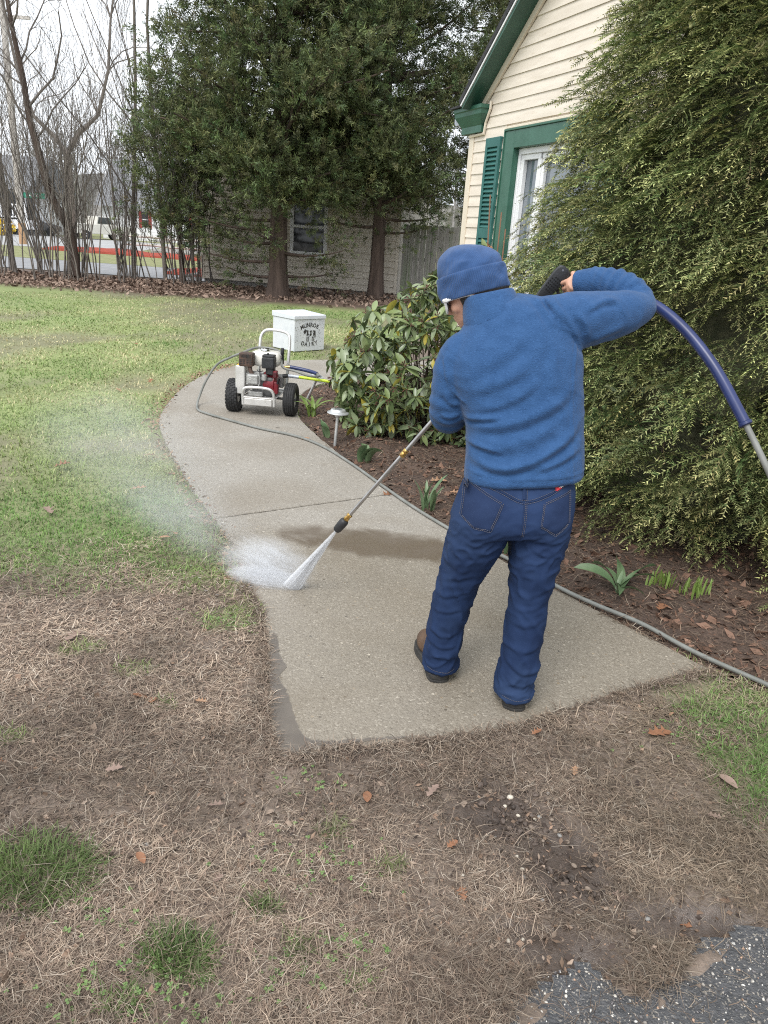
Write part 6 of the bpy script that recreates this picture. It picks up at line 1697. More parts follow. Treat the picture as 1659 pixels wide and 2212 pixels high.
# ---- sunglasses
gl = thing('sunglasses', None, None); gl.parent = person
for sg in (-1, 1):
    rim = [hd(.104, sg * .008, -.016), hd(.108, sg * .030, -.010), hd(.098, sg * .058, -.014), hd(.090, sg * .068, -.030), hd(.093, sg * .060, -.052), hd(.104, sg * .036, -.060), hd(.110, sg * .014, -.048), hd(.108, sg * .006, -.030)]
    P = spline([*rim, rim[0]], 5)
    MB().tube(P, .0042, 7, cap=False, flat=1.5).build('rim', mat_wfr, gl, smooth=True, world=True)
    c = P.mean(0); V = [c + HF * .006] + [p for p in P[:-1]]; k = len(P) - 1
    mk('lens', V, [(0, 1 + i, 1 + (i + 1) % k) for i in range(k)], mat_lens, gl, smooth=True, world=True)
    MB().tube(spline([hd(.093, sg * .066, -.020), hd(.080, sg * .081, -.022), hd(.04, sg * .086, -.022), hd(-.01, sg * .086, -.026), hd(-.03, sg * .082, -.05)], 5), [.0075] * 7 + [.0055] * 14, 7).build('temple', mat_wfr, gl, smooth=True, world=True)
MB().tube([hd(.105, -.008, -.020), hd(.109, 0, -.017), hd(.105, .008, -.020)], .004, 7).build('bridge', mat_wfr, gl, smooth=True, world=True)

# ------------------------------------------------------------------ pressure lance and trigger gun
lance = thing('pressure_lance', 'long steel spray lance with black trigger gun and brass nozzle held by the person', 'spray lance', tuple(LB))
gx_ = -LD; gn = nrm(np.array([0, -1., 0]) - gx_ * (np.array([0, -1., 0]) @ gx_)); gy_ = np.cross(gn, gx_)
G0 = LA + LD * .060                                                    # gun shell: flat moulded body with dark discs where it is drilled
shell = [(-.035, -.012), (.0, -.020), (.05, -.026), (.095, -.026), (.124, -.014), (.130, .004), (.122, .020), (.10, .026), (.06, .024), (.01, .020), (-.035, .012)]
P = spline([*shell, shell[0]], 4)[:-1]
gun = MB().prism([tuple(p) for p in P], G0 - gn * .017, gx_, gy_, gn, .034).build('gun_body', mat_black, lance, smooth=True, bevel=.006, seg=2, world=True)
hm = MB().lathe([(.0023, 0), (.0023, .0006)], (0, 0, 0), (0, 0, 1), 8)
hole_me = None  # black discs standing on the shell; the shade of the holes is their colour
for i in range(6):
    for j in range(5):
        if (i in (0, 5)) and j in (0, 4): continue
        o_ = G0 + gx_ * (.030 + .0105 * i) + gy_ * (-.018 + .0085 * j) + gn * .0172
        if hole_me is None:
            ho = MB().lathe([(.0026, 0), (.0026, .0008)], (0, 0, 0), gn, 8).build('hole_shade_disc', M('hole_shade', (.002, .002, .002), None, rough=.9), gun, fixn=False); hole_me = ho.data
        else:
            ho = bpy.data.objects.new('hole_shade_disc', hole_me); COL.objects.link(ho); ho.parent = gun
        ho.location = Vector(o_ - LB)
MB().lathe([(.004, 0), (.004, .035)], G0 + gx_ * .116 + gy_ * .006 - gn * .0175, gn, 10).build('end_screw', mat_steel, gun, world=True)
MB().tube(spline([GR0 + GD * -.012, GR0 + GD * .02, GR1, GR1 + GD * .025], 5), [.017] * 10 + [.0165] * 6, 12).build('pistol_grip', mat_black, lance, smooth=True, world=True)
MB().tube(spline([GR1 + GD * .02, GR1 + GD * .01 - gx_ * .03, GR0 + GD * .05 - gx_ * .055, GR0 + GD * .01 - gx_ * .05], 5), .0055, 8).build('trigger_guard', mat_black, lance, smooth=True, world=True)
MB().tube(spline([GR0 + GD * .012 - gx_ * .022, GR0 + GD * .035 - gx_ * .032, GR0 + GD * .06 - gx_ * .028], 5), .005, 8).build('trigger', mat_steel, lance, smooth=True, world=True)
def along(t): return LA + (LB - LA) * t
MB().tube([along(.02), along(.645)], .0088, 12).build('lance_tube', mat_steel, lance, smooth=True, world=True)
MB().tube([along(.645), along(.935)], .0082, 12).build('lance_tube', mat_steel, lance, smooth=True, world=True)
MB().lathe([(.0105, 0), (.0125, .004), (.0125, .014), (.010, .017), (.012, .020), (.012, .034), (.0095, .038)], along(.632), LD, 12).build('brass_coupling', mat_brass, lance, smooth=True, world=True)
MB().lathe([(.010, 0), (.013, .003), (.013, .010), (.009, .013), (.009, .018), (.0125, .02), (.0125, .032), (.010, .036)], along(.922), LD, 12).build('brass_coupling', mat_brass, lance, smooth=True, world=True)
MB().lathe([(.010, 0), (.017, .004), (.0205, .012), (.0205, .035), (.0185, .062), (.015, .070), (.006, .071)], along(.947), LD, 14).build('nozzle', mat_black, lance, smooth=True, world=True)
# ------------------------------------------------------------------ pressure washer cart
mat_tyre = M('tyre_rubber', (.016, .016, .017), (.03, .03, .031), 30, rough=.75, bump=.2, bscale=120)
mat_rim = M('white_rim', (.62, .62, .60), None, rough=.4)
mat_tubeal = M('brushed_aluminium', (.62, .62, .61), (.72, .72, .71), 18, rough=.38, metal=.55, bump=.05, bscale=60)
mat_plate = M('aluminium_plate', (.55, .54, .52), (.66, .65, .63), 9, rough=.45, metal=.45, spots=[((.36, .33, .29), 14, .62, .75)])
mat_tank = M('cream_tank', (.72, .70, .64), (.78, .76, .70), 8, rough=.3, coat=.3)
mat_muff = M('rusty_muffler', (.045, .032, .026), (.10, .058, .042), 26, rough=.75, bump=.3, bscale=90)
mat_cast = M('cast_engine', (.36, .36, .35), (.48, .48, .47), 22, rough=.45, metal=.5, bump=.2, bscale=80)
mat_dkeng = M('dark_engine', (.05, .05, .05), (.11, .11, .11), 30, rough=.55, metal=.3, bump=.3, bscale=70)
mat_redp = M('red_shroud', (.15, .012, .019), (.20, .018, .025), 10, rough=.35)
mat_yel = M('yellow_label', (.75, .48, .04), (.8, .55, .08), 40, rough=.5)
mat_chrome = M('chrome', (.66, .66, .66), None, rough=.18, metal=1)
mat_hose = M('grey_hose', (.155, .16, .145), (.21, .215, .20), 12, rough=.5, bump=.15, bscale=150, bdist=.002)
mat_blueh = M('blue_hose_guard', (.016, .026, .092), (.024, .038, .125), 10, rough=.34)
mat_lime = M('lime_hose', (.48, .62, .03), (.54, .68, .05), 10, rough=.45)
WL = (-1.150, 6.80, 0)
cart = thing('pressure_washer', 'wheeled petrol pressure washer with white tank standing on the path', 'pressure washer', WL, rad(-4))
R_W, W_W = .142, .105
def wheel(x, y, blocks, name='wheel'):
    w = thing(name, None, None); w.parent = cart; w.location = (x, y, R_W)
    prof = [(.068, -.040), (.085, -.047), (.112, -.052), (.130, -.049), (.139, -.040), (.142, -.02), (.142, .02), (.139, .040), (.130, .049), (.112, .052), (.085, .047), (.068, .040)]
    mb = MB(); n = 36; V = []; F = []
    for r, h in prof:
        for i in range(n): a = 2 * math.pi * i / n; V.append((h, r * math.cos(a), r * math.sin(a)))
    k = len(prof)
    for j in range(k):
        for i in range(n): F.append((j * n + i, j * n + (i + 1) % n, ((j + 1) % k) * n + (i + 1) % n, ((j + 1) % k) * n + i))
    mb.add(V, F); mb.build('tyre', mat_tyre, w, smooth=True)
    MB().lathe([(.069, -.034), (.060, -.030), (.055, -.014), (.020, -.010), (.018, -.03), (.004, -.032)], (0, 0, 0), (1, 0, 0), 24).build('rim', mat_rim, w, smooth=True)
    MB().lathe([(.069, .034), (.060, .030), (.055, .014), (.020, .010), (.018, .03), (.004, .032)], (0, 0, 0), (1, 0, 0), 24).build('rim', mat_rim, w, smooth=True)
    tb = MB()
    if blocks:
        for i in range(26):
            for j, h in enumerate((-.042, -.021, 0, .021, .042)):
                a = 2 * math.pi * (i + .5 * (j % 2)) / 26; r = .1425 if abs(h) < .04 else .1385
                Rm = rot_x(a); tb.box(Rm @ np.array([h, 0, r]), (.017, .021, .009), Rm)
    else:
        for h in (-.036, -.018, 0, .018, .036):
            a = np.arange(37) * 2 * math.pi / 36; r = .1425 if abs(h) < .03 else .140
            tb.tube(np.stack([np.full(37, h), r * np.cos(a), r * np.sin(a)], 1), .0058, 6, cap=False)
    o = tb.build('tread', mat_tyre, w, fixn=False); o['kind'] = 'stuff'
    return w
tag(wheel(-.255, -.02, True), 'wheel with block tread'); tag(wheel(.255, -.02, False), 'wheel with ribbed tread')
def cbox(nm, c, d, mt, parent=cart, bevel=.004, R=None, seg=1): return MB().box(c, d, R).build(nm, mt, parent, bevel=bevel, seg=seg)
def ctube(nm, P, r, mt, parent=cart, n=10, k=6): return MB().tube(spline(P, k), r, n).build(nm, mt, parent, smooth=True)
MB().tube([(-.30, -.02, .142), (.30, -.02, .142)], .011, 10).build('axle', mat_dkeng, cart, smooth=True)
cbox('front_plate', (-.005, -.175, .125), (.245, .012, .060), mat_plate)
cbox('base_plate', (0, .02, .162), (.30, .40, .012), mat_plate)
ctube('front_loop', [(-.140, -.165, .095), (-.142, -.17, .16), (-.138, -.18, .215), (-.105, -.19, .250), (0, -.192, .258), (.095, -.19, .250), (.130, -.18, .215), (.136, -.17, .16), (.136, -.165, .095)], .0125, mat_tubeal)
ctube('handle', [(.165, .20, .11), (.165, .22, .24), (.168, .24, .42), (.172, .27, .60), (.155, .29, .665), (.09, .30, .690), (-.02, .30, .695), (-.075, .30, .672), (-.100, .28, .61), (-.100, .25, .45), (-.10, .22, .2), (-.10, .20, .12)], .0135, mat_tubeal)
MB().tube([(-.10, .215, .17), (.165, .215, .17)], .011, 8).build('cross_bar', mat_tubeal, cart, smooth=True)
for x in (-.10, .165): MB().tube([(x, .21, .13), (x, .225, 0.0)], .012, 8).build('rear_foot', mat_tubeal, cart, smooth=True)
bg_ = cbox('belt_guard', (-.178, .0, .30), (.085, .26, .25), mat_plate, bevel=.008)
cbox('warning_label', (-.180, -.085, .4275), (.06, .055, .004), mat_yel, parent=bg_, bevel=0)
# engine
cbox('crankcase', (.02, -.02, .255), (.19, .20, .17), mat_dkeng, bevel=.02, seg=2)
cbox('engine_foot', (-.035, -.125, .190), (.13, .06, .040), mat_cast, bevel=.008)
sh_ = MB(); sh_.lathe([(.03, 0), (.085, .004), (.105, .02), (.108, .09), (.10, .115)], (.135, -.02, .272), (-1, 0, 0), 24); sh_ = sh_.build('recoil_shroud', mat_redp, cart, smooth=True)
cbox('red_cover', (.110, -.085, .250), (.09, .06, .115), mat_redp, bevel=.015, seg=2)
cbox('shroud_grille', (.132, -.11, .372), (.035, .07, .058), mat_redp, bevel=.008)
for i in range(4): cbox('grille_slot', (.1215 + .0075 * i, -.1455, .372), (.0038, .003, .042), mat_black, bevel=0)
hd_ = cbox('cylinder_head', (-.055, -.115, .315), (.125, .075, .095), mat_cast, bevel=.012, seg=2)
for i in range(5): cbox('cooling_fin', (-.055, -.075 + .012 * i, .315), (.140, .004, .110), mat_cast, parent=hd_, bevel=.001)
vc = cbox('valve_cover', (-.055, -.165, .322), (.095, .03, .080), mat_cast, bevel=.012, seg=3)
text('OHV', .030, mat_tubeal, vc, (-.055, -.1805, .325), (1, 0, 0), (0, 0, 1), (0, -1, 0), extr=.0025)
for sx_ in (-1, 1):
    for sz_ in (-1, 1): MB().lathe([(.006, 0), (.006, .006), (.003, .008)], (-.055 + sx_ * .052, -.153, .320 + sz_ * .046), (0, -1, 0), 8).build('bolt', mat_chrome, vc)
tk = MB(); V = []
prof = [(.0, .86), (.018, .97), (.045, 1.0), (.085, .98), (.108, .90), (.120, .72), (.124, .4)]
rec = [(-.125, -.08), (-.06, -.105), (.06, -.105), (.125, -.08), (.135, 0), (.125, .085), (.05, .105), (-.05, .105), (-.125, .085), (-.135, 0)]
P = spline([*rec, rec[0]], 4)[:-1]; n = len(P); FF = []
for z, f in prof:
    for p in P: V.append((.005 + p[0] * f, .075 + p[1] * f, .415 + z))
for k in range(len(prof) - 1):
    for i in range(n): FF.append((k * n + i, k * n + (i + 1) % n, (k + 1) * n + (i + 1) % n, (k + 1) * n + i))
FF += [tuple(range(n - 1, -1, -1)), tuple((len(prof) - 1) * n + i for i in range(n))]
tank = tk.add(V, FF).build('fuel_tank', mat_tank, cart, smooth=True)
MB().lathe([(.036, 0), (.042, .004), (.042, .018), (.038, .024), (.012, .026)], (.0, .06, .537), (0, 0, 1), 20).build('fuel_cap', mat_chrome, tank, smooth=True)
mf = cbox('muffler', (-.128, -.085, .478), (.125, .10, .115), mat_muff, bevel=.014, seg=2)
for i in range(8): cbox('muffler_slot', (-.168 + .0115 * i, -.1365, .512), (.0055, .003, .026), mat_black, parent=mf, bevel=0)
for r_ in range(3):
    for i in range(4): cbox('muffler_slot', (-.172 + .030 * i, -.1365, .478 - .016 * r_), (.016, .003, .006), mat_black, parent=mf, bevel=0)
MB().tube([(-.10, -.10, .43), (-.09, -.11, .385), (-.07, -.11, .35)], .018, 10).build('exhaust_pipe', mat_muff, mf, smooth=True)
af = cbox('air_cleaner', (.072, -.105, .468), (.112, .10, .098), mat_black, bevel=.016, seg=3)
cbox('air_cleaner_lid', (.072, -.105, .525), (.104, .092, .020), mat_black, parent=af, bevel=.008, seg=2)
MB().lathe([(.008, 0), (.011, .006), (.006, .016)], (.062, -.105, .534), (0, 0, 1), 10).build('wing_nut', mat_black, af)
cbox('air_cleaner_base', (.085, -.095, .398), (.075, .075, .075), mat_black, parent=af, bevel=.012)
MB().lathe([(.026, 0), (.028, .02), (.024, .045), (.012, .05)], (.035, -.125, .315), (0, 0, 1), 14).build('carburettor', mat_cast, cart, smooth=True)
ctube('fuel_line', [(-.01, -.09, .40), (.0, -.13, .37), (.02, -.14, .345)], .005, mat_black)
ctube('throttle_cable', [(.02, -.10, .39), (-.01, -.13, .385), (-.03, -.12, .40)], .004, mat_black)
ctube('throttle_lever', [(.148, .10, .43), (.152, .08, .49), (.150, .07, .535)], .011, mat_black)
MB().lathe([(.013, 0), (.017, .01), (.017, .05), (.012, .06)], (.150, .068, .515), (0, 0, 1), 12).build('throttle_knob', mat_black, cart, smooth=True)
# pump on the far side
cbox('pump', (.10, .13, .27), (.13, .10, .11), mat_cast, bevel=.012)
MB().tube([(.165, .03, .335), (.215, .035, .340)], .017, 12).build('water_inlet', mat_black, cart, smooth=True)
MB().tube([(.15, -.105, .29), (.163, -.125, .325), (.170, -.13, .345)], [.012, .011, .008], 10).build('choke_handle', mat_black, cart, smooth=True)

# ------------------------------------------------------------------ hoses
def place(p): R = rot_z(rad(-4)); return np.array(WL) + R @ np.array(p)
HR_ = .0105
hose = thing('pressure_hose', 'grey high-pressure hose looping from the washer along the bed edge to the trigger gun', 'hose', (-.42, 5.67, 0))
start = [place((.17, .06, .405)), place((.22, .07, .412)), place((.36, .06, .398)), place((.46, .02, .385)), place((.500, -.05, .372)), place((.42, -.10, .380)), place((.30, -.07, .405)), place((.17, -.01, .425)), place((.10, .20, .52)), place((-.10, .22, .54)), place((-.22, .10, .50))]
zz = HR_ + .001
body_p = [(-1.46, 6.92, .455), (-1.60, 6.96, .37), (-1.70, 6.96, .22), (-1.755, 6.93, .08), (-1.755, 6.84, zz + .01), (-1.70, 6.66, zz), (-1.59, 6.545, zz), (-1.40, 6.40, zz), (-1.07, 6.17, zz), (-.75, 6.00, zz), (-.50, 5.74, zz), (-.25, 5.32, zz), (-.01, 4.85, zz), (.17, 4.51, zz), (.37, 4.18, zz), (.55, 3.93, zz), (.70, 3.73, zz + .004), (.88, 3.45, zz + .006), (1.02, 3.28, zz + .008), (1.19, 3.105, zz + .012), (1.35, 2.88, zz + .010), (1.56, 2.665, zz + .006), (1.78, 2.42, zz + .004), (1.98, 2.22, zz), (2.02, 2.05, zz), (1.88, 1.96, .03), (1.66, 2.04, .14), (1.48, 2.18, .42), (1.36, 2.30, .70), (1.27, 2.38, .88)]
arc = [(1.222, 2.43, .975), (1.155, 2.51, 1.100), (1.065, 2.61, 1.25), (.975, 2.72, 1.360), (.885, 2.82, 1.425), (.80, 2.89, 1.430), (.73, 2.93, 1.405), (.675, 2.944, 1.380)]
allp = np.array([*start, *body_p, *arc]); CUR = spline(allp, 8)
ns = (len(start) + len(body_p)) * 8
# blue guards: the piece by the pump and the piece by the gun; grey between
i1 = 4 * 8 - 6; i2 = ns + 8
MB().tube(CUR[i1:i2], HR_, 10).build('hose_line', mat_hose, hose, smooth=True, world=True)
MB().tube(CUR[8:i1 + 1], .0165, 10).build('hose_guard', mat_blueh, hose, smooth=True, world=True)
MB().tube(CUR[:10], .013, 10).build('hose_fitting', mat_brass, hose, smooth=True, world=True)
MB().tube(CUR[i2 - 1:], .0185, 14).build('hose_guard', mat_blueh, hose, smooth=True, world=True)
d_ = nrm(CUR[i2 + 2] - CUR[i2 - 1])
MB().lathe([(.0185, 0), (.0225, .003), (.0225, .011), (.0185, .014)], CUR[i2 - 1] - d_ * .003, d_, 14).build('guard_collar', mat_blueh, hose, smooth=True, world=True)
gh = thing('garden_hose', 'lime green garden hose feeding the pressure washer from behind the rhododendron', 'hose', tuple(place((.30, .035, 0))))
MB().tube([place((.205, .035, .340)), place((.31, .035, .336))], .0155, 12).build('grey_coupler', mat_alum, gh, smooth=True, world=True)
P = spline([place((.31, .035, .336)), place((.48, .04, .325)), place((.68, .05, .30)), place((.95, .06, .20)), (.10, 7.0, .07), (.6, 7.15, .06), (1.0, 7.3, .06)], 8)
MB().tube(P, .0135, 10).build('hose_line', mat_lime, gh, smooth=True, world=True)

# ------------------------------------------------------------------ insulated delivery box
mat_box = M('pale_grey_box', (.60, .63, .67), (.68, .70, .73), 9, rough=.45, spots=[((.09, .08, .075), 46, .68, .72)])
mat_boxc = M('pale_grey_box_clean', (.60, .63, .68), (.66, .69, .73), 7, rough=.45, spots=[((.12, .11, .10), 60, .74, .77)])
mat_paint = M('stencil_black', (.025, .024, .024), (.05, .048, .045), 40, rough=.7)
BA = np.array([-1.36, 10.43, 0.]); bex = nrm(np.array([.37, .385, 0])); bey = np.array([-bex[1], bex[0], 0]); BWX, BDY, BHT = .53, .47, .42
box_ = thing('delivery_box', 'pale grey metal milk delivery box with stencilled cow on the lawn behind the washer', 'box', tuple(BA))
def bp(u, v, z): return bex * u + bey * v + EZ * z
RB = np.stack([bex, bey, EZ], 1)
bb = MB().box(bp(BWX / 2, BDY / 2, BHT / 2), (BWX, BDY, BHT), RB).build('box_body', mat_box, box_, bevel=.006)
MB().prism([(-.012, BHT + .052), (BDY + .012, BHT + .072), (BDY + .012, BHT + .002), (-.012, BHT + .002)], bp(-.012, 0, 0), bey, EZ, bex, BWX + .024).build('lid', mat_boxc, box_, bevel=.005)
MB().box(bp(.10, BDY + .015, BHT + .06), (.05, .012, .03), RB).build('hinge', mat_plate, box_); MB().box(bp(.28, BDY + .015, BHT + .06), (.05, .012, .03), RB).build('hinge', mat_plate, box_)
def arc_text(body, rad_, zc, size, sgn, spread):
    n = len(body)
    for i, ch in enumerate(body):
        t = (i - (n - 1) / 2) * spread
        u = BWX / 2 + rad_ * math.sin(t); z = zc + sgn * rad_ * math.cos(t)
        ex = bex * math.cos(t) - EZ * sgn * math.sin(t); ey = EZ * math.cos(t) + bex * sgn * math.sin(t)
        text(ch, size, mat_paint, bb, bp(u, -.0012, z), ex, ey, -bey, extr=.0006, name='letter', bold=.002)
arc_text('MUNROE', .34, .005, .074, 1, .162); arc_text('DAIRY', .42, .505, .074, -1, .142)
cow = [  # stencil cow: dark patches on the pale body, in metres from its middle
    [(-.105, .052), (-.085, .060), (-.078, .076), (-.070, .062), (-.052, .058), (-.060, .030), (-.076, .012), (-.094, .010), (-.108, .030)],
    [(-.050, .056), (-.022, .052), (-.026, .020), (-.012, -.004), (-.032, -.020), (-.054, -.008), (-.046, .020)],
    [(.006, .050), (.036, .050), (.030, .020), (.036, -.010), (.014, -.024), (-.006, -.012), (.012, .012)],
    [(.052, .052), (.092, .048), (.098, .018), (.088, -.018), (.066, -.026), (.060, .006), (.072, .024)],
    [(-.052, -.028), (-.036, -.030), (-.040, -.066), (-.034, -.098), (-.050, -.098), (-.054, -.062)],
    [(-.026, -.030), (-.012, -.028), (-.016, -.060), (-.014, -.094), (-.026, -.094), (-.028, -.060)],
    [(.044, -.030), (.058, -.032), (.052, -.064), (.056, -.094), (.042, -.094), (.040, -.060)],
    [(.070, -.032), (.088, -.024), (.080, -.060), (.082, -.098), (.068, -.098), (.068, -.062)],
    [(.094, .044), (.102, .040), (.106, -.03), (.100, -.06), (.096, -.03)]]
for pl_ in cow:
    MB().prism([(u * 1.0, v) for u, v in pl_], bp(BWX / 2, -.0018, .222), bex, EZ, bey, .0016).build('cow_patch', mat_paint, bb)
rr = random.Random(8)
spk = MB()
for i in range(260):
    u, z = rr.uniform(.015, BWX - .015), BHT - abs(rr.gauss(0, .22)); s_ = rr.uniform(.0015, .005); a = rr.uniform(-.6, .6)
    if not .02 < z < BHT - .02: continue
    spk.prism([(u - s_ * 1.6, z), (u, z - s_ * .5), (u + s_ * 1.6, z + a * s_), (u, z + s_ * .6)], bp(0, -.0010, 0), bex, EZ, bey, .0008)
o = spk.build('dirt_specks', mat_muff, bb, fixn=False); o['kind'] = 'stuff'

# ------------------------------------------------------------------ solar path lights
mat_solar = M('satin_steel', (.52, .53, .53), (.62, .63, .63), 20, rough=.38, metal=.6)
mat_cell = M('solar_cell', (.10, .11, .12), (.18, .19, .2), 30, rough=.2)
def solar(x, y, h, tilt, az, label):
    s = thing('solar_light', label, 'path light', (x, y, 0)); s.rotation_euler = (tilt * math.cos(az), tilt * math.sin(az), 0)
    MB().lathe([(.004, -.08), (.011, 0), (.0125, .01), (.0125, h)], (0, 0, 0), (0, 0, 1), 12).build('stake', mat_solar, s, smooth=True)
    MB().lathe([(.013, h - .035), (.030, h - .012), (.034, h)], (0, 0, 0), (0, 0, 1), 16).build('lens_cup', mat_solar, s, smooth=True)
    MB().lathe([(.082, h + .0), (.086, h + .004), (.084, h + .009), (.062, h + .018), (.057, h + .030), (.054, h + .034), (.004, h + .035)], (0, 0, 0), (0, 0, 1), 28).build('cap', mat_solar, s, smooth=True)
    MB().box((0, 0, h + .0365), (.056, .056, .004)).build('solar_panel', mat_cell, s, bevel=.001)
    return s
solar(-.42, 5.84, .255, rad(-3), rad(-60), 'upright silver solar path light beside the rhododendron')
solar(-.83, 7.40, .25, rad(24), rad(75), 'tilted silver solar path light next to the pressure washer')
# ------------------------------------------------------------------ across the street
mat_whs = M('white_house_paint', (.74, .75, .77), (.80, .80, .82), 2, rough=.6)
mat_rsh = M('red_shutter_paint', (.34, .045, .04), None, rough=.5)
mat_brn = M('brown_door_paint', (.13, .075, .05), (.17, .10, .07), 4, rough=.6)
mat_tl = M('tail_lamp', (.55, .02, .02), None, rough=.3)
mat_carw = M('pale_car_paint', (.58, .56, .50), (.64, .62, .56), 3, rough=.25, coat=.5)
mat_card = M('dark_car_paint', (.05, .05, .055), (.08, .08, .085), 3, rough=.3, coat=.5)
mat_cgl = M('car_glass', (.03, .035, .04), None, rough=.06, spec=.8)
mat_pole = M('pole_wood', (.40, .37, .34), (.50, .47, .44), 3, rough=.9, stretch=(1, 1, .1), bump=.4, bscale=20)
mat_polb = M('pole_base_wood', (.36, .21, .11), (.44, .28, .16), 5, rough=.9, stretch=(1, 1, .2))
mat_sgn = M('sign_green', (.01, .22, .14), None, rough=.5)
mat_forsy = M('forsythia_bloom', (.80, .58, .04), (.70, .50, .05), 9, rough=.7)
HB = np.array([-19.2, 52, 0.])
fh = thing('white_house', 'white house with red shutters and grey roof across the street', 'house', tuple(HB))
def fb(nm, x0, x1, y0, y1, z0, z1, mt, parent=fh, bevel=0): return MB().box(((x0 + x1) / 2, (y0 + y1) / 2, (z0 + z1) / 2), (x1 - x0, y1 - y0, z1 - z0)).build(nm, mt, parent, bevel=bevel)
wl = fb('wall', 0, 11, 0, 6, 0, 2.1, mat_whs)
for k in range(12): MB().prism([(0, .16 * k + .08), (11, .16 * k + .08), (11, .16 * k + .245), (0, .16 * k + .245)], (0, -.004, 0), (1, 0, 0), (0, 0, 1), (0, -1, 0), .010).build('clapboard', mat_whs, wl)
MB().prism([(-.5, 1.95), (3, 4.9), (6.5, 1.95)], (-.3, 0, 0), (0, 1, 0), (0, 0, 1), (1, 0, 0), 11.6).build('roof', mat_roofg, fh)
for (a, b) in ((2.55, 2.95), (5.75, 6.15), (8.2, 8.7)):
    w_ = fb('window', a, b, -.05, -.02, .85, 1.75, mat_dark)
    fb('shutter', a - .20, a - .02, -.06, -.015, .80, 1.80, mat_rsh, w_); fb('shutter', b + .02, b + .20, -.06, -.015, .80, 1.80, mat_rsh, w_)
    fb('mullion', a, b, -.06, -.02, 1.27, 1.33, mat_whs, w_)
fb('door', 3.72, 4.14, -.06, -.02, .10, 1.78, mat_brn); fb('doorstep', 3.5, 4.4, -.9, -.05, 0, .12, mat_found)
# porch house far left
ph = thing('porch_house', 'white porch with railing at the far left across the street', 'house', (-27.0, 47, 0))
fb('wall', 0, 5.2, 1.6, 6, 0, 2.6, mat_whs, ph); fb('deck', 0, 5.4, -.2, 1.6, .35, .85, mat_whs, ph)
MB().prism([(-.6, 2.45), (3, 4.4), (6.5, 2.45)], (-.3, 0, 0), (0, 1, 0), (0, 0, 1), (1, 0, 0), 6.0).build('roof', mat_roofg, ph)
for x in (0.1, 2.6, 5.2): fb('porch_post', x, x + .12, -.15, -.03, .85, 2.5, mat_whs, ph)
for z in (.95, 1.62): fb('hand_rail', .1, 5.3, -.14, -.06, z, z + .07, mat_whs, ph)
for k in range(30): fb('baluster', .25 + .17 * k, .31 + .17 * k, -.13, -.07, 1.0, 1.64, mat_whs, ph)
fb('opening_shade', .4, 5.0, 1.55, 1.61, 1.0, 2.3, mat_dark, ph)  # dark sheet on the solid wall, shade of the porch opening given as colour

def vehicle(nm, label, loc, rz, s, body_m, prof, cab, cat):
    v = thing(nm, label, cat, loc, rz); v.scale = (s, s, s)
    MB().prism(prof, (0, -.85, 0), (1, 0, 0), (0, 0, 1), (0, 1, 0), 1.7).build('body', body_m, v, bevel=.05, seg=2)
    MB().prism(cab, (0, -.78, 0), (1, 0, 0), (0, 0, 1), (0, 1, 0), 1.56).build('cab', body_m, v, bevel=.06, seg=2)
    cx = [p[0] for p in cab]; cz = [p[1] for p in cab]; c = np.array([sum(cx) / len(cx), sum(cz) / len(cz)])
    g = [tuple(c + (np.array(p) - c) * .82 + np.array([0, .02])) for p in cab]
    for y in (-.80, .785): MB().prism(g, (0, y, 0), (1, 0, 0), (0, 0, 1), (0, 1, 0), .015).build('side_window', mat_cgl, v)
    MB().box((min(cx) + .12, 0, c[1] + .05), (.03, 1.3, .32), rot_y(.35)).build('rear_window', mat_cgl, v)
    for x in (prof[0][0] + .85, prof[1][0] - .8):
        for y in (-.80, .80):
            w = thing('wheel', None, None); w.parent = v; w.location = (x, y, .34)
            MB().lathe([(.20, -.10), (.33, -.11), (.345, -.06), (.345, .06), (.33, .11), (.20, .10)], (0, 0, 0), (0, 1, 0), 20).build('tyre', mat_tyre, w, smooth=True)
            MB().lathe([(.20, -.09), (.05, -.112), (.05, .112), (.20, .09)], (0, 0, 0), (0, 1, 0), 14).build('rim', mat_chrome, w, smooth=True)
    for y in (-.70, .70): MB().box((prof[0][0] - .005, y, .92), (.05, .22, .34)).build('tail_lamp', mat_tl, v, bevel=.01)
    MB().box((prof[0][0] - .05, 0, .52), (.16, 1.6, .16)).build('bumper', mat_chrome, v, bevel=.03)
    return v
vehicle('pickup_truck', 'pale beige pickup truck parked in front of the white house', (-18.3, 49.0, 0), rad(52), .78, mat_carw,
        [(-2.5, .42), (2.4, .42), (2.45, .78), (2.3, 1.02), (.7, 1.12), (-2.5, 1.14)], [(-.75, 1.10), (.95, 1.10), (.45, 1.66), (-.6, 1.68)], 'truck')
vehicle('parked_car', 'dark parked car with red tail lamps behind the utility pole', (-22.4, 48.5, 0), rad(40), .80, mat_card,
        [(-2.2, .35), (2.2, .35), (2.2, .72), (1.2, .95), (-2.2, 1.0)], [(-1.9, .95), (1.0, .95), (.3, 1.45), (-1.4, 1.48)], 'car')
up_ = thing('utility_pole', 'weathered utility pole with an orange brown base across the street', 'pole', (-16.9, 36, 0))
MB().tube([(0, 0, .9), (0, 0, 4), (0, 0, 9.5)], [.155, .145, .12], 12).build('shaft', mat_pole, up_, smooth=True)
MB().tube([(0, 0, 0), (0, 0, .9)], [.17, .158], 12).build('base', mat_polb, up_, smooth=True)
MB().box((0, 0, 8.8), (2.2, .1, .12)).build('cross_arm', mat_pole, up_)
ss = thing('street_sign', 'green street name sign on a post behind the leaning tree', 'sign', (-13.55, 30, 0))
MB().tube([(0, 0, 0), (0, 0, 2.1)], .03, 8).build('post', mat_alum, ss, smooth=True)
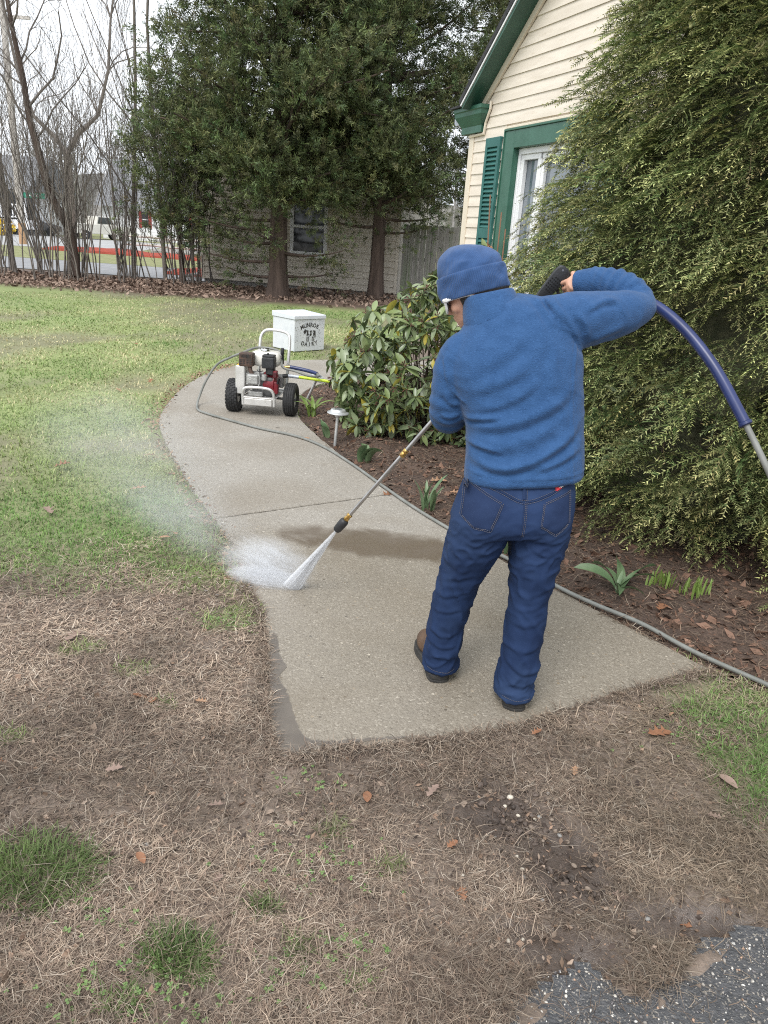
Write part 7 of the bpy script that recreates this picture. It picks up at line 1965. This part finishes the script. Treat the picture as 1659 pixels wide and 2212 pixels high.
bl = MB().box((0, 0, 1.98), (.80, .012, .19)).build('blade', mat_sgn, ss, bevel=.01)
text('NAPOL', .15, mat_whs, bl, (-.05, -.008, 1.98), (1, 0, 0), (0, 0, 1), (0, -1, 0), extr=.001)
rs = np.random.RandomState(3)
def blob_shrub(nm, label, loc, rx, rz_, mat, n, cat='shrub', leaf=.1):
    t = thing(nm, label, cat, loc); c = rs.randn(n, 3); c /= np.linalg.norm(c, axis=1)[:, None]; c *= rs.uniform(.4, 1, (n, 1)) ** .5
    c = c * np.array([rx, rx, rz_]) + np.array([0, 0, rz_]); e1 = rs.randn(n, 3); e1 /= np.linalg.norm(e1, axis=1)[:, None]; e2 = np.cross(e1, rs.randn(n, 3)); e2 /= np.linalg.norm(e2, axis=1)[:, None]
    V = np.stack([c - e1 * leaf, c - e2 * leaf * .6, c + e1 * leaf, c + e2 * leaf * .6], 1).reshape(-1, 3); F = np.arange(n * 4).reshape(-1, 4)
    o = mk('crown', V, F, mat, t); o['kind'] = 'stuff'
    P = np.array([[(0, 0, 0), (q[0] * .5, q[1] * .5, q[2] * .6), tuple(q)] for q in c[:14]]); V, F = batch_tubes(P, np.full((14, 3), .015), 3); o = mk('stems', V, F, mat_twig, t); o['kind'] = 'stuff'
    return t
blob_shrub('forsythia', 'yellow flowering forsythia beside the porch railing', (-21.9, 44.5, 0), .60, .45, mat_forsy, 260)
mat_spr = M('spruce_green', (.035, .065, .035), (.06, .095, .05), 8, rough=.7)
blob_shrub('evergreen_shrub', 'small dark evergreen shrub by the rail fence across the street', (-9.6, 38, 0), .75, .65, mat_spr, 700)
rfn = thing('rail_fence', 'split rail fence on the verge left of the outbuilding', 'fence', (-11.5, 33.5, 0))
for i, x in enumerate((0, 1.9, 3.8, 5.6)): MB().box((x, .12 * (i % 2), .45), (.12, .12, .9)).build('post', mat_pole, rfn, bevel=.02)
for (x, z) in ((0, .72), (1.9, .70), (3.8, .72), (0, .40), (1.9, .38), (3.8, .40)): MB().tube([(x - .1, .06, z), (x + 1.0, .09, z + .02), (x + 1.95, .06, z - .02)], [.045, .055, .045], 6).build('rail', mat_pole, rfn)
rk = MB()
for i in range(60): rk.ell((rs.uniform(-10.8, -6.6), rs.uniform(35.2, 36.2), .10), (rs.uniform(.12, .28), .2, rs.uniform(.08, .18)), rot_z(rs.uniform(0, 3)), 7, 5)
tag(rk.build('rock_border', mat_found, fixn=False), 'border of grey rocks behind the rail fence', 'rocks', kind='stuff')
# far wood
out = {}
for i in range(50):
    x, y = rs.uniform(-58, 16), rs.uniform(66, 92); h = rs.uniform(5.5, 10.5)
    grow(rs, (x, y, 0), (rs.randn() * .06, 0, 1), h, .20, 0, 2, out, wig=.08, upb=.1, kids=(6, 10), spread=.7, K=4)
V, F, _ = merge([batch_tubes(np.array([p for p, r in out[l]]), np.maximum(np.array([r for p, r in out[l]]), .028), 3) for l in out])
mat_farw = M('far_bark', (.25, .235, .23), (.33, .31, .305), .4, rough=.9)
tag(mk('far_wood', V, F, mat_farw), 'grey leafless wood beyond the houses', 'wood', kind='stuff')
V = []; F = []
for i in range(90):
    x = -75 + 130 * i / 89; V += [(x, 98, -1), (x, 98 + 4 * math.sin(i), 4.2 + 2.4 * vnoise(np.array([x]), np.array([1.0]), .25, 7)[0]), (x, 112, -1)]
for i in range(89): a = 3 * i; F += [(a, a + 3, a + 4, a + 1), (a + 1, a + 4, a + 5, a + 2)]
tag(mk('wooded_hill', V, F, M('hill_grey', (.30, .285, .28), (.38, .365, .355), .5, rough=1, bump=.8, bscale=1.5, bdist=.6)), kind='structure')
# ------------------------------------------------------------------ water jet, splash and drifting mist
def vol_mat(name, dens, ns, lo, hi, power=1.6, stretch=(1, 1, 1), col=(.97, .98, 1.0), ani=.25):
    mt = bpy.data.materials.new(name); mt.use_nodes = True; nt = mt.node_tree; nt.nodes.clear(); N = nt.nodes.new; LK = nt.links.new
    o = N('ShaderNodeOutputMaterial'); v = N('ShaderNodeVolumePrincipled'); v.inputs['Color'].default_value = (*col, 1); v.inputs['Anisotropy'].default_value = ani
    co = N('ShaderNodeTexCoord'); ln = N('ShaderNodeVectorMath'); ln.operation = 'LENGTH'; LK(co.outputs['Object'], ln.inputs[0])
    s = N('ShaderNodeMath'); s.operation = 'SUBTRACT'; s.inputs[0].default_value = 1; s.use_clamp = True; LK(ln.outputs['Value'], s.inputs[1])
    p = N('ShaderNodeMath'); p.operation = 'POWER'; p.inputs[1].default_value = power; LK(s.outputs[0], p.inputs[0])
    mp_ = N('ShaderNodeMapping'); mp_.inputs['Scale'].default_value = stretch; LK(co.outputs['Object'], mp_.inputs[0])
    n = N('ShaderNodeTexNoise'); n.inputs['Scale'].default_value = ns; n.inputs['Detail'].default_value = 4; LK(mp_.outputs[0], n.inputs['Vector'])
    r = N('ShaderNodeMapRange'); r.inputs[1].default_value = lo; r.inputs[2].default_value = hi; LK(n.outputs['Fac'], r.inputs[0])
    m1 = N('ShaderNodeMath'); m1.operation = 'MULTIPLY'; LK(p.outputs[0], m1.inputs[0]); LK(r.outputs[0], m1.inputs[1])
    m2 = N('ShaderNodeMath'); m2.operation = 'MULTIPLY'; LK(m1.outputs[0], m2.inputs[0]); m2.inputs[1].default_value = dens
    LK(m2.outputs[0], v.inputs['Density']); LK(v.outputs[0], o.inputs['Volume'])
    return mt
def puff(name, label, c, ax, r, mat):
    """ellipsoid of droplets: ax = long direction, r = three radii"""
    ax = nrm(ax); y = nrm(np.cross(EZ, ax)); z = np.cross(ax, y)
    mb = MB().ell((0, 0, 0), (1, 1, 1), None, 20, 12); o = mb.build(name, mat)
    Mx = Matrix.Identity(4)
    for i in range(3): Mx[i][0], Mx[i][1], Mx[i][2], Mx[i][3] = ax[i] * r[0], y[i] * r[1], z[i] * r[2], c[i]
    o.matrix_world = Mx
    return tag(o, label, 'mist', kind='stuff')
TIP = along(.947) + LD * .071
IMP = np.array([-.412, 3.262, .0]); FD = np.array([.034, .002, 0.])
puff('splash_mist', 'white splash cloud where the jet strikes the path', (-.56, 3.44, .045), (-.70, .62, .03), (.30, .23, .11), vol_mat('splash_volume', 42, 2.6, .38, .66, 1.3, (.8, 3.2, 1.6)))
puff('splash_mist', 'dense white spray sheet low on the concrete at the jet foot', (-.535, 3.325, .012), (-1, .22, .02), (.22, .10, .055), vol_mat('splash_core', 210, 3.4, .34, .62, 1.2, (.7, 4.5, 2)))
puff('drifting_mist', 'thin mist trailing from the splash over the path edge', (-1.03, 3.80, .10), (-.80, .80, .10), (.62, .30, .17), vol_mat('mist_volume_near', 4.6, 1.5, .30, .70, 1.2))
puff('drifting_mist', 'faint mist cloud drifting over the lawn left of the path', (-1.62, 4.62, .20), (-.66, .85, .10), (1.30, .62, .30), vol_mat('mist_volume_far', 1.5, 1.4, .30, .72, 1.1))
# jet: streaks of water spreading from the nozzle
mat_jet = bpy.data.materials.new('water_streak'); mat_jet.use_nodes = True
nt = mat_jet.node_tree; b = nt.nodes['Principled BSDF']; b.inputs['Base Color'].default_value = (.92, .94, .97, 1); b.inputs['Roughness'].default_value = .25; b.inputs['Alpha'].default_value = .38
ns_ = nt.nodes.new('ShaderNodeTexNoise'); ns_.inputs['Scale'].default_value = 60; mr_ = nt.nodes.new('ShaderNodeMapRange'); mr_.inputs[3].default_value = .05; mr_.inputs[4].default_value = .35
nt.links.new(ns_.outputs['Fac'], mr_.inputs[0]); nt.links.new(mr_.outputs[0], b.inputs['Alpha'])
rs = np.random.RandomState(8); n = 60
u = rs.uniform(-1, 1, n) ; foot = IMP + np.outer(u, FD) + rs.randn(n, 3) * np.array([.008, .012, 0]); foot[:, 2] = .004
t0 = rs.uniform(0, .45, n)[:, None]; t1 = np.clip(t0 + rs.uniform(.35, .8, n)[:, None], 0, 1)
A = TIP + (foot - TIP) * t0; B = TIP + (foot - TIP) * t1
P = np.stack([A, (A + B) / 2, B], 1); R_ = np.stack([.0008 + .0012 * t0[:, 0], .0010 + .0016 * t1[:, 0], .0006 + .0014 * t1[:, 0]], 1)
V1, F1 = batch_tubes(P, R_, 3)
# flung droplets along the ground
m_ = 160; az = rs.normal(math.radians(140), .5, m_); dd = rs.gamma(1.6, .11, m_); q = IMP + np.stack([np.cos(az) * dd, np.sin(az) * dd, rs.gamma(1.3, .022, m_) * np.exp(-dd * 2) + .003], 1)
q2 = q + np.stack([np.cos(az), np.sin(az), rs.uniform(-.2, .4, m_)], 1) * rs.uniform(.004, .022, m_)[:, None]
V2, F2 = batch_tubes(np.stack([q, q2], 1), np.full((m_, 2), .0011), 3)
V, F, _ = merge([(V1, F1), (V2, F2)])
tag(mk('water_jet', V, F, mat_jet), 'white water jet from the nozzle with flying droplets', 'water jet', kind='stuff')
mc = vol_mat('jet_volume', 0, 1, 0, 1)
L_ = np.linalg.norm(IMP - TIP); jb = MB(); jd = nrm(IMP - TIP); js = nrm(FD - jd * (FD @ jd)); jn_ = np.cross(jd, js); V = []; F = []
for k in range(7):
    t = k / 6; a_, b_ = .006 + .040 * t, .005 + .016 * t
    for i in range(12): an = 2 * math.pi * i / 12; V.append(TIP + jd * L_ * t * .985 + js * a_ * math.cos(an) + jn_ * b_ * math.sin(an))
F = [(k * 12 + i, k * 12 + (i + 1) % 12, (k + 1) * 12 + (i + 1) % 12, (k + 1) * 12 + i) for k in range(6) for i in range(12)] + [tuple(range(11, -1, -1)), tuple(72 + i for i in range(12))]
nt = mc.node_tree; nt.nodes.clear(); o_ = nt.nodes.new('ShaderNodeOutputMaterial'); v_ = nt.nodes.new('ShaderNodeVolumePrincipled'); v_.inputs['Density'].default_value = 95; v_.inputs['Color'].default_value = (.97, .98, 1, 1); nt.links.new(v_.outputs[0], o_.inputs['Volume'])
tag(jb.add(V, F).build('jet_spray', mc), 'fine spray fanning out around the water jet', 'spray', kind='stuff')
